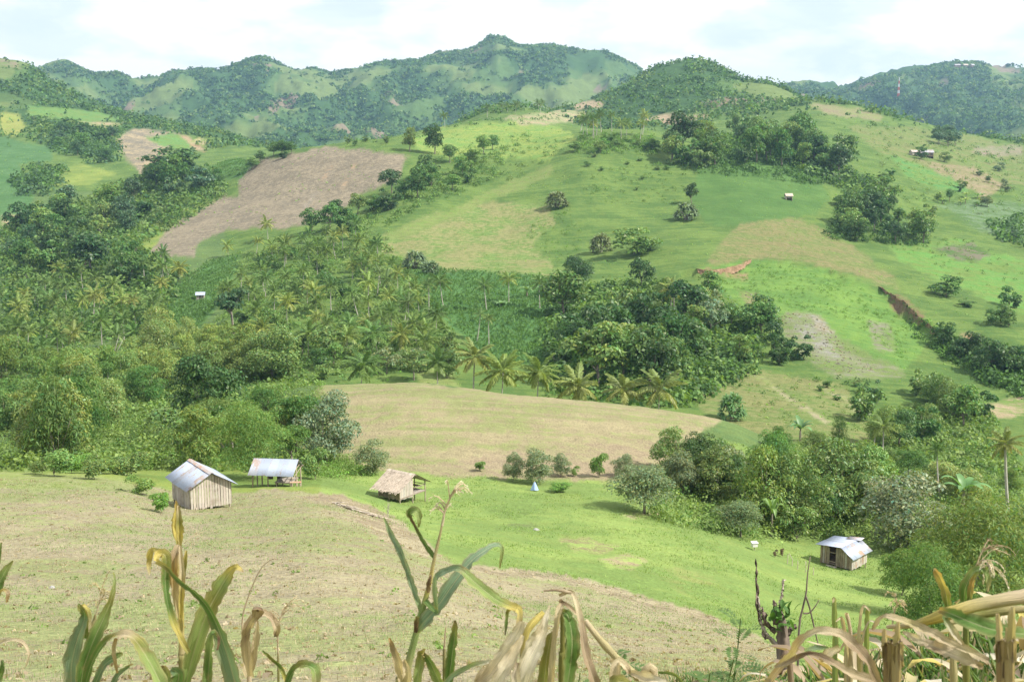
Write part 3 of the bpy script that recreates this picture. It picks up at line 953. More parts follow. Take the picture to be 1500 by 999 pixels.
def zone(poly, n, ymin, kinds, hr, ar, cols, label, cat, name, group, gap=0.55, seed=1, sink=0.0):
    r = random.Random(seed); done = 0; tries = 0; put = []
    while done < n and tries < n * 9:
        tries += 1
        px, py = poly_pick(poly, r)
        x, y, z = hit(px, py, ymin)
        h = r.uniform(*hr); w = h * r.uniform(*ar)
        if kinds == ['palm']:
            h *= r.uniform(.55, 1.0); w = r.uniform(5.2, 8.0)
        if any((x - a) ** 2 + (y - b) ** 2 < (gap * .5 * (w + c)) ** 2 for a, b, c in PLACED):
            continue
        PLACED.append((x, y, w))
        ck = r.choice(cols)
        o = plant(r.choice(kinds), x, y, z - sink, h, w, jitter(G[ck], r), label, cat, name, group)
        put.append((py, px, o, ck))
        done += 1
    # say which one: by rows from the nearest to the farthest, each counted from its end
    put.sort(key=lambda q: -q[0])
    per = 12 if len(put) > 14 else len(put)
    rows = [put[i:i + per] for i in range(0, len(put), per)]
    if len(rows) > 1 and len(rows[-1]) < 4:
        tail = rows.pop(); rows[-1] = rows[-1] + tail
    for i, row in enumerate(rows):
        row.sort(key=lambda q: q[1])
        for j, (py, px, o, ck) in enumerate(row):
            where = '%s from left' % ORD[j]
            if len(rows) > 1:
                where = ('nearest row, ' if i == 0 else 'farthest row, ' if i == len(rows) - 1 else ORD[i] + ' row, ') + where
            adj = ADJ[ck]
            o['label'] = ' '.join(((adj + ' ') if adj else '').split() + label.split()) + ', ' + where
    return done
def single(px, top, Y, wpx, kind, col, label, cat='tree', name='tree', group=None, base=None):
    """one tree by its middle column, top row, distance and width in the photograph"""
    if base is not None:
        x, y, z = hit(px, base, Y)
    else:
        x, y, z = at(px, Y)
    _, s = ray(px, top)
    zt = float(s) * y
    h = zt - z; w = wpx / PX_F * y
    if h < 0.4 or h > 22:
        print('HEIGHT?', label, round(h, 2), round(y, 1))
        h = min(max(h, 0.8), 20)
    if kind.startswith('palm'):
        h = h - 0.16 * w
    PLACED.append((x, y, w * .8))
    return plant(kind, x, y, z, h, w, jitter(G[col], rnd, .06), label, cat, name, group)

# ------------------------------------------------------------------ trees and plants, as they stand in the valley
def plant_everything():
    T = 'tree'
    # --- trees one can point to
    single(305, 522, 128, 122, 'near_round0', 'dark', 'big dark round tree with visible trunk behind the two tin-roofed huts', base=640)
    single(480, 572, 106, 92, 'near_full1', 'grey', 'grey-green loose tree at the lower left corner of the brown field', base=680)
    single(362, 585, 88, 116, 'near_fine0', 'light', 'feathery light green tree spreading behind the open tin-roofed shelter')
    single(424, 622, 96, 70, 'near_wide1', 'mid', 'layered mid green tree behind the right end of the open shelter')
    single(546, 642, 100, 54, 'near_full0', 'grey', 'small grey-green tree just above the thatched hut', base=696)
    single(462, 650, 90, 44, 'near_bush0', 'light', 'leafy green bush to the right of the open shelter', 'shrub', 'shrub', base=702)
    single(233, 716, 60, 38, 'near_bush1', 'bright', 'round bright green bush on the dry field left of the gabled hut', 'shrub', 'shrub', base=754)
    single(205, 690, 66, 42, 'near_bush0', 'light', 'green bush at the field edge just above the round bright bush', 'shrub', 'shrub', base=724)
    single(944, 684, 76, 122, 'near_spread0', 'grey', 'spreading grey-green fruit tree standing alone on the bright meadow', base=752)
    G1 = 'young fruit trees along the foot of the brown field'
    for px, top, w, base, lab in ((703, 672, 20, 690, 'tiny sapling, leftmost of the row below the brown field'), (751, 660, 34, 704, 'bushy sapling left of the pale blue cloth'),
                                  (788, 654, 50, 708, 'thin open sapling directly above the pale blue cloth'), (823, 664, 32, 698, 'small dense sapling in the middle of the fruit tree row'),
                                  (843, 680, 16, 698, 'very small sapling right of the dense middle sapling'), (877, 656, 26, 700, 'upright narrow sapling of the fruit tree row'),
                                  (912, 664, 40, 700, 'rightmost sapling of the row, above the lone spreading tree')):
        single(px, top, 88, w, 'near_full1' if w > 30 else 'near_bush0', 'grey' if w > 30 else 'light', lab, T, 'tree', G1, base=base)
    single(822, 706, 86, 40, 'near_bush1', 'bright', 'bright green creeper clump beside the pale blue cloth', 'shrub', 'shrub', base=722)
    single(1330, 690, 92, 150, 'near_full0', 'grey', 'broad large-leaved tree right behind the far plank hut', base=806)
    single(1450, 712, 66, 230, 'near_fine0', 'olive', 'huge soft dark green tree filling the right edge')
    single(1385, 795, 52, 150, 'near_fine0', 'mid', 'soft green bush below the far hut at the right', 'shrub', 'shrub')
    single(1320, 805, 60, 90, 'near_scrub0', 'light', 'light green feathery bush closest to the far hut', 'shrub', 'shrub', base=872)
    single(1235, 640, 108, 130, 'near_full0', 'olive', 'yellowish flat-topped tree above the far hut')
    single(1180, 665, 100, 100, 'near_full1', 'olive', 'dull green tree directly left above the far hut roof')
    single(1130, 650, 100, 110, 'near_full0', 'light', 'light green tree behind the meadow, left of the far hut')
    single(1085, 735, 84, 76, 'near_spread0', 'grey', 'pale grey-green small tree at the right rim of the meadow', base=786)
    single(1165, 735, 86, 60, 'near_bush1', 'light', 'leafy bush between the meadow and the far hut', 'shrub', 'shrub', base=794)
    single(1235, 608, 140, 44, 'near_cone1', 'dark', 'dark conical tree on the grassy slope above the right thicket')
    # central hillside
    single(816, 276, 420, 36, 'pandan', 'grey', 'round dark clump with sword leaves alone on the green hillside', 'shrub', 'sword_leaf_shrub', base=306)
    single(880, 336, 360, 36, 'pandan', 'grey', 'dark sword-leaved clump left of the lone hillside tree', 'shrub', 'sword_leaf_shrub', base=370)
    single(928, 328, 350, 72, 'far_bush1', 'light', 'lone round tree in the middle of the green hillside', base=390)
    single(608, 362, 340, 38, 'pandan', 'grey', 'dark sword-leaved clump at the top edge of the corn patch', 'shrub', 'sword_leaf_shrub', base=394)
    single(632, 378, 330, 30, 'pandan', 'grey', 'grey-green clump right of the dark sword-leaved one above the corn', 'shrub', 'sword_leaf_shrub', base=404)
    single(1005, 292, 400, 38, 'pandan', 'grey', 'dark spiky clump at the left rim of the upper corn slope', 'shrub', 'sword_leaf_shrub', base=328)
    single(1013, 268, 420, 26, 'far_round2', 'dark', 'dark round tree just above the spiky clump on the hillside', base=298)
    single(1386, 400, 320, 50, 'far_bush1', 'mid', 'lone tree on the bright slope right of the landslip scarp', base=452)
    single(1414, 436, 310, 36, 'far_bush0', 'mid', 'slim tree below the lone tree on the bright right slope', base=478)
    single(1072, 568, 170, 44, 'pandan', 'banana', 'pale wild banana clump at the right end of the brown field', 'banana plant', 'banana_plant', base=614)
    single(1172, 604, 150, 42, 'banana', 'banana', 'banana plant on the grassy slope left of the dark conical tree', 'banana plant', 'banana_plant', base=646)
    single(1425, 682, 125, 66, 'banana', 'banana', 'large-leaved banana plant near the slim palm at the right edge', 'banana plant', 'banana_plant')
    single(1140, 706, 96, 40, 'banana', 'banana', 'banana plant at the edge of the thicket behind the meadow', 'banana plant', 'banana_plant')
    single(637, 178, 480, 40, 'far_tall0', 'dark', 'tall dark tree at the upper right corner of the ploughed slope', base=226)
    single(600, 184, 480, 26, 'far_tall1', 'olive', 'thin tree left of the tall dark tree on the ridge', base=222)
    single(262, 215, 575, 80, 'far_round0', 'dark', 'large dark tree standing above the left forest')
    single(1040, 178, 500, 30, 'far_tall0', 'olive', 'tall thin pale tree left of the ridge-top forest', base=222)
    single(342, 416, 250, 66, 'far_wide0', 'blue', 'broad blue-green tree by the white-roofed hut in the palms', base=490)
    # --- palms one can point to: the row behind the brown field
    for px, cy_, w, col, lab in ((526, 545, 62, 'palm', 'coconut palm behind the left part of the brown field'), (690, 533, 66, 'palmy', 'coconut palm with pale fronds, third left of the dark thicket'),
                             (736, 553, 72, 'palmy', 'coconut palm standing behind the middle of the brown field crest'), (786, 556, 66, 'palmy', 'coconut palm with brown trunk behind the brown field'),
                             (850, 573, 66, 'palmy', 'coconut palm in front of the dark central thicket'), (912, 580, 62, 'palmy', 'low coconut palm right of centre behind the brown field'),
                             (966, 578, 76, 'palmy', 'wide coconut palm at the right end of the palm row'), (640, 545, 50, 'palm', 'darker coconut palm half hidden behind the row')):
        single(px, cy_ - 22, 164 + (px % 7), w * 1.2, 'palm_near', col, lab, 'palm', 'coconut_palm', 'coconut palms in a row behind the brown field')
    single(1303, 617, 140, 46, 'palm_near', 'palmy', 'coconut palm with thin trunk on the right slope', 'palm', 'coconut_palm')
    single(1282, 622, 144, 40, 'palm_near', 'palm', 'coconut palm leaning behind the thin-trunked one on the right slope', 'palm', 'coconut_palm')
    single(1492, 640, 112, 60, 'palm_near', 'palmy', 'coconut palm with slim pale trunk at the right edge', 'palm', 'coconut_palm')
    single(1385, 655, 130, 40, 'palm_near', 'palm', 'small palm with pale trunk among the right-hand trees', 'palm', 'coconut_palm')
    for k, (px, top, w) in enumerate(((556, 352, 28), (648, 406, 42), (700, 456, 26), (712, 412, 34), (716, 462, 26), (745, 402, 40), (790, 408, 34))):
        single(px, top, 190, w, 'palm', 'palmy' if px % 2 else 'palm', 'coconut palm in the hillside corn patch, %s from left' % ORD[k], 'palm', 'coconut_palm', 'palms by the hillside corn', base=top + 44)
    for k, (px, base) in enumerate(((734, 462), (772, 436), (800, 434), (806, 440), (818, 428))):
        single(px, base - 24, 280, 30, 'banana', 'banana', 'banana plant beside the hillside corn patch, %s from left' % ORD[k], 'banana plant', 'banana_plant', 'bananas by the hillside corn', base=base)
    # --- palm groves
    P = ['palm']
    zone([(0, 545), (0, 430), (110, 415), (232, 450), (240, 505), (60, 548)], 56, 170, P, (6.5, 9), (.88, 1.1), ['palm', 'palm', 'palmy'], 'coconut palm of the left grove', 'palm', 'coconut_palm', 'palms of the left grove', .42, 5)
    zone([(305, 470), (380, 400), (430, 345), (520, 345), (560, 400), (640, 455), (690, 520), (640, 535), (440, 525), (330, 520)], 78, 170, P, (5.5, 8), (.92, 1.15), ['palm', 'palm', 'palmy'], 'coconut palm of the middle grove', 'palm', 'coconut_palm', 'palms of the middle grove', .42, 6)
    zone([(330, 372), (400, 340), (520, 340), (520, 380), (360, 420)], 8, 170, P, (5, 7), (.95, 1.15), ['palm', 'palmy'], 'palm just under the ploughed slope', 'palm', 'coconut_palm', 'palms under the ploughed slope', .5, 16)
    zone([(845, 205), (850, 190), (950, 195), (945, 212)], 13, 380, P, (8, 12), (.65, .8), ['palm', 'palmy'], 'tall palm on the middle ridge', 'palm', 'coconut_palm', 'palms on the middle ridge', .35, 7)
    zone([(640, 175), (700, 165), (760, 160), (810, 152), (830, 158), (760, 172), (650, 188)], 12, 500, P, (6, 8), (.8, .95), ['palm'], 'distant palm on the far plateau', 'palm', 'coconut_palm', 'palms on the far plateau', .5, 8)
    zone([(925, 480), (960, 440), (1000, 470), (960, 500)], 6, 200, P, (8, 11), (.7, .85), ['palm', 'palmy'], 'palm rising from the central thicket', 'palm', 'coconut_palm', 'palms in the central thicket', .4, 9)
    zone([(200, 420), (260, 400), (270, 430), (220, 450)], 6, 240, P, (6.5, 8.5), (.9, 1.05), ['palm', 'palmy'], 'palm above the left corn strip', 'palm', 'coconut_palm', 'palms by the left corn strip', .45, 10)
    # --- woods and thickets
    NS = ['near_scrub0', 'near_scrub1', 'near_scrub2', 'near_full0', 'near_full1', 'near_scrub1']
    zone([(0, 688), (0, 600), (110, 570), (230, 590), (250, 690)], 20, 74, NS, (6.5, 10), (.75, 1.05), ['yellow', 'olive', 'light', 'yellow', 'mid'], 'tree in the thicket left of the gabled hut', T, T, 'thicket left of the gabled hut', .5, 11)
    zone([(0, 600), (0, 555), (120, 530), (230, 500), (330, 520), (450, 560), (440, 590), (340, 560), (230, 580)], 22, 110, NS, (7, 11), (.8, 1.1), ['yellow', 'olive', 'light', 'yellow'], 'tree in the scrub behind the big dark tree', T, T, 'scrub behind the big dark tree', .5, 12)
    zone([(30, 692), (190, 690), (200, 708), (60, 700)], 8, 66, ['near_bush0', 'near_bush1'], (1.3, 2.4), (1, 1.5), ['light', 'bright', 'olive'], 'low bush on the dry field edge', 'shrub', 'shrub', 'bushes along the field edge', .5, 13)
    zone([(250, 690), (300, 640), (440, 620), (450, 690), (350, 690)], 12, 82, ['near_scrub0', 'near_wide1', 'near_bush0', 'near_open1'], (4.5, 7.5), (.8, 1.1), ['light', 'olive', 'mid'], 'leafy tree behind the two tin-roofed huts', T, T, 'undergrowth behind the huts', .5, 14)
    zone([(0, 420), (0, 345), (60, 322), (120, 292), (160, 280), (240, 250), (330, 265), (300, 290), (230, 320), (190, 370), (270, 395), (230, 425), (120, 405)], 42, 300, FARK, (9, 15), (.85, 1.15), ['dark', 'mid', 'mid', 'light', 'blue'], 'forest tree left of the ploughed slope', T, T, 'forest left of the ploughed slope', .45, 15)
    zone([(440, 575), (470, 530), (620, 535), (700, 560), (640, 560), (500, 552)], 10, 165, ['far_round0', 'far_bush0', 'far_bush1', 'near_open0'], (4, 7), (.9, 1.2), ['mid', 'light', 'olive', 'grey'], 'small tree among palms behind the brown field', T, T, 'small trees behind the brown field', .5, 17)
    zone([(300, 520), (330, 470), (460, 470), (640, 470), (660, 530), (480, 540)], 11, 180, ['far_round1', 'far_bush0', 'far_tall0'], (4, 7.5), (.9, 1.2), ['mid', 'light', 'dark', 'olive'], 'leafy tree in the middle palm grove', T, T, 'trees in the middle palm grove', .5, 18)
    zone([(380, 400), (430, 350), (560, 350), (540, 440), (420, 460)], 7, 200, ['far_round2', 'far_bush1', 'far_tall0'], (4, 7), (.9, 1.2), ['mid', 'dark', 'olive'], 'leafy tree in the upper palm grove', T, T, 'trees in the upper palm grove', .5, 19)
    zone([(830, 440), (880, 410), (960, 425), (1010, 480), (1005, 560), (985, 588), (840, 580), (805, 520)], 26, 165, FARK + ['near_round0', 'near_round1'], (8, 13), (.85, 1.1), ['dark', 'mid', 'dark', 'mid', 'light'], 'tree of the dense central thicket', T, T, 'dense central thicket', .42, 20)
    zone([(985, 440), (1030, 425), (1090, 450), (1120, 490), (1100, 540), (1020, 530)], 12, 200, FARK, (6, 9.5), (.9, 1.15), ['mid', 'light', 'grey', 'mid'], 'tree left of the grey landslip face', T, T, 'trees left of the landslip', .45, 21)
    zone([(1125, 500), (1175, 505), (1178, 545), (1130, 545)], 5, 200, ['far_round1', 'far_bush0'], (4.5, 7), (.8, 1), ['dark', 'mid'], 'small tree at the landslip foot', T, T, 'trees at the foot of the landslip', .45, 22)
    zone([(450, 345), (490, 320), (560, 285), (640, 240), (690, 215), (740, 215), (740, 250), (650, 285), (560, 320), (520, 350)], 24, 380, FARK + ['far_bush0', 'far_bush1'], (6, 11), (.9, 1.2), ['mid', 'dark', 'light', 'mid'], 'tree in the belt beside the ploughed slope', T, T, 'tree belt right of the ploughed slope', .5, 23)
    zone([(955, 240), (1010, 216), (1040, 202), (1150, 204), (1200, 222), (1250, 256), (1256, 276), (1190, 246), (1020, 248)], 36, 420, FARK, (11, 18), (.75, 1.0), ['dark', 'mid', 'mid', 'light'], 'tree of the ridge-top wood', T, T, 'ridge-top wood', .42, 24)
    zone([(840, 210), (960, 205), (960, 222), (830, 226)], 8, 420, ['far_bush0', 'far_bush1', 'far_round0'], (3, 6), (1.1, 1.5), ['mid', 'light', 'bright'], 'low tree under the ridge palms', T, T, 'low trees under the ridge palms', .5, 25)
    zone([(1212, 325), (1230, 300), (1300, 300), (1355, 335), (1358, 358), (1280, 360), (1225, 348)], 18, 360, FARK, (8, 14), (.85, 1.1), ['dark', 'mid', 'dark', 'light'], 'tree of the upper right slope clump', T, T, 'dark clump on the upper right slope', .42, 26)
    zone([(1355, 470), (1400, 500), (1440, 530), (1500, 545), (1500, 575), (1440, 560), (1380, 520)], 8, 190, ['far_round0', 'far_round2', 'far_bush1'], (4.5, 8), (.9, 1.15), ['dark', 'dark', 'mid'], 'tree in the gully below the scarp', T, T, 'gully below the scarp', .45, 27)
    zone([(1255, 600), (1330, 570), (1440, 580), (1430, 640), (1400, 680), (1280, 660)], 13, 165, ['near_full0', 'near_full1', 'far_round2', 'far_bush0', 'near_round0'], (5.5, 8.5), (.85, 1.1), ['dark', 'mid', 'mid', 'light'], 'tree of the grove below the landslip', T, T, 'grove below the landslip', .45, 28)
    zone([(960, 700), (1000, 690), (1060, 705), (1080, 745), (1010, 730)], 9, 98, ['near_full0', 'near_scrub2', 'near_full1', 'near_round1'], (4.3, 5.8), (.95, 1.15), ['mid', 'olive', 'dark', 'grey'], 'tree at the back corner of the meadow', T, T, 'trees at the back of the meadow', .45, 29)
    zone([(1060, 760), (1100, 720), (1250, 735), (1310, 770), (1180, 775)], 9, 92, ['near_full1', 'near_scrub0', 'near_full0', 'near_open0', 'near_round0'], (5, 8), (.85, 1.1), ['mid', 'olive', 'light', 'dark'], 'tree behind the far plank hut', T, T, 'thicket behind the far hut', .45, 30)
    zone([(1060, 690), (1150, 650), (1260, 660), (1400, 700), (1500, 720), (1500, 760), (1250, 740), (1100, 730)], 18, 108, ['near_scrub0', 'near_scrub2', 'near_full0', 'near_full1', 'near_open0'], (3.0, 4.8), (1.0, 1.35), ['olive', 'light', 'yellow', 'mid', 'olive'], 'rounded tree in the broad right thicket', T, T, 'broad right-hand thicket', .45, 31)
    zone([(1400, 820), (1500, 780), (1500, 860), (1440, 870)], 5, 58, ['near_full1', 'near_scrub1'], (3, 4.5), (.9, 1.2), ['mid', 'olive'], 'soft bush at the lower right edge', 'shrub', 'shrub', 'bushes at the lower right edge', .5, 32)
    zone([(1290, 205), (1340, 200), (1420, 225), (1500, 250), (1500, 300), (1380, 320), (1290, 280)], 16, 430, FARK + ['far_bush0', 'far_bush1', 'far_bush0'], (3, 6.5), (.9, 1.3), ['mid', 'olive', 'grey', 'dark'], 'small tree on the upper right farmland', T, T, 'scattered trees on the upper right farmland', .6, 33)
    zone([(1375, 195), (1400, 205), (1425, 215), (1420, 228), (1370, 215)], 8, 560, ['far_round0', 'far_round1'], (7, 11), (.9, 1.1), ['dark', 'blue', 'mid'], 'tree on the far right spur', T, T, 'clump on the far right spur', .4, 34)
    zone([(1370, 282), (1440, 290), (1450, 305), (1380, 300)], 9, 400, ['banana'], (3, 4.2), (1, 1.2), ['banana', 'yellow'], 'banana plant on the upper right farmland', 'banana plant', 'banana_plant', 'bananas on the upper right farmland', .5, 35)
    zone([(50, 195), (110, 190), (178, 200), (172, 240), (120, 240), (70, 222)], 10, 560, FARK, (8, 13), (.9, 1.2), ['dark', 'mid', 'blue'], 'tree of the upper left wood', T, T, 'wood on the upper left slope', .5, 36)
    zone([(340, 245), (420, 215), (455, 210), (440, 226), (370, 250)], 8, 520, ['far_round0', 'far_bush0', 'far_tall0'], (5, 9), (.9, 1.1), ['dark', 'mid'], 'tree on the rim of the ploughed slope', T, T, 'trees on the rim of the ploughed slope', .5, 37)
    zone([(470, 212), (570, 206), (620, 205), (600, 216), (500, 218)], 7, 480, ['far_bush0'], (3, 6), (.8, 1), ['olive', 'palm'], 'small tree above the ploughed slope', T, T, 'small trees above the ploughed slope', .6, 38)
    zone([(850, 260), (870, 225), (980, 235), (1000, 270), (930, 290)], 9, 400, ['far_bush0', 'far_bush1'], (1.6, 2.8), (1.2, 1.8), ['mid', 'olive'], 'low shrub on the slope under the ridge', 'shrub', 'shrub', 'shrubs on the upper green slope', .7, 39)
    zone([(1180, 560), (1260, 560), (1280, 590), (1220, 590)], 6, 170, ['far_bush0', 'near_bush0'], (1.5, 2.6), (1.2, 1.6), ['mid', 'olive'], 'shrub on the bank below the landslip', 'shrub', 'shrub', 'shrubs below the landslip', .6, 40)
    zone([(1420, 460), (1500, 440), (1500, 480), (1450, 490)], 6, 260, ['far_bush1', 'far_bush0'], (4.5, 7.5), (.9, 1.1), ['mid', 'dark'], 'tree above the gully, right edge', T, T, 'trees at the right edge above the gully', .5, 41)
    # leafless grey tree among the left palms
    mb = MB()
    mb.tube([(0, 0, -.3), (.1, 0, 3.5), (0.3, 0, 6)], [.2, .16, .12], 6)
    for e in ((2.6, .2, 9.5), (-1.4, .4, 8.4), (1.9, -.3, 10.4), (-2.8, 0, 8.0)):
        mb.tube([(.3, 0, 5.6), (e[0] * .55, e[1] * .5, 5.6 + (e[2] - 5.6) * .45), e], [.10, .07, .02], 5)
    x, y, z = at(162, 225)
    o = obj('bare_tree', mb.mesh('bare_tree', MATS['pale_bark'], True), None, (x, y, z + EYE))
    tag(o, 'leafless pale grey tree with forked branches among the left palms', 'tree')
    print('PLANTS', COUNTS)

# ------------------------------------------------------------------ uncountable growth
_vs = None
def vis_table():
    global _vs
    tq = np.linspace(-0.60, 0.60, 420); yq = np.exp(np.linspace(math.log(6), math.log(2700), 900))
    TT, YY = np.meshgrid(tq, yq, indexing='ij')
    S = ground((TT * YY).ravel(), YY.ravel()).reshape(TT.shape) / YY
    M = np.maximum.accumulate(S, axis=1)
    _vs = (tq, np.log(yq), M)
def visible(X, Y, Z, h):
    tq, ly, M = _vs
    i = np.clip(((X / Y - tq[0]) / (tq[1] - tq[0])).astype(int), 0, len(tq) - 1)
    j = np.clip(((np.log(Y) - ly[0]) / (ly[1] - ly[0])).astype(int) - 2, 0, len(ly) - 1)
    return (Z + h) / Y > M[i, j]
def scatter_world(n, y0, y1, r, tmax=0.56, power=1.0):
    Y = np.exp(r.uniform(math.log(y0), math.log(y1), n)) if power == 0 else (r.uniform(y0 ** power, y1 ** power, n)) ** (1 / power)
    X = r.uniform(-tmax, tmax, n) * Y
    return X, Y
def clump_mass(name, X, Y, Z, H, W, cols, nl, leaf, mat, label, cat, r, flat=1.0):
    """many small leafy clumps in one mesh"""
    n = len(X)
    d = unit(r.normal(size=(n, nl, 3))); d[..., 2] = np.abs(d[..., 2]) * flat
    rad = r.uniform(.72, 1.0, (n, nl, 1))
    C = np.stack([X, Y, Z + EYE], 1)[:, None, :] + d * rad * np.stack([W * .5, W * .5, H], 1)[:, None, :]
    N = unit(d + r.normal(size=d.shape) * .4)
    sz = np.minimum(leaf * np.maximum(W, H), 0.55 + Y * 0.0022)[:, None] * np.ones((n, nl))
    ax = r.normal(size=d.shape)
    C = C.reshape(-1, 3); N = N.reshape(-1, 3); ax = ax.reshape(-1, 3)
    ax = ax - N * np.sum(ax * N, 1, keepdims=True); u = unit(ax); w = unit(np.cross(N, u))
    L_ = sz.reshape(-1, 1)
    V = np.stack([C - u * L_ * .5, C + w * L_ * .36, C + u * L_ * .5, C - w * L_ * .36], 1).reshape(-1, 3)
    F = np.arange(len(V)).reshape(-1, 4)
    tc = np.repeat(cols, nl * 4, axis=0) * np.repeat(np.clip(r.normal(1, .2, (n * nl, 1)), .5, 1.6), 4, axis=0)
    o = obj(name, mesh_np(name, V, F, mat, tc))
    o['kind'] = 'stuff'; o['label'] = label; o['category'] = cat
    o.color = (1, 1, 1, 1)
    return o
def palette(n, r, names, k=.16):
    P = np.array([G[a] for a in names])
    c = P[r.integers(0, len(P), n)]
    return c * r.uniform(1 - k, 1 + k, (n, 1))
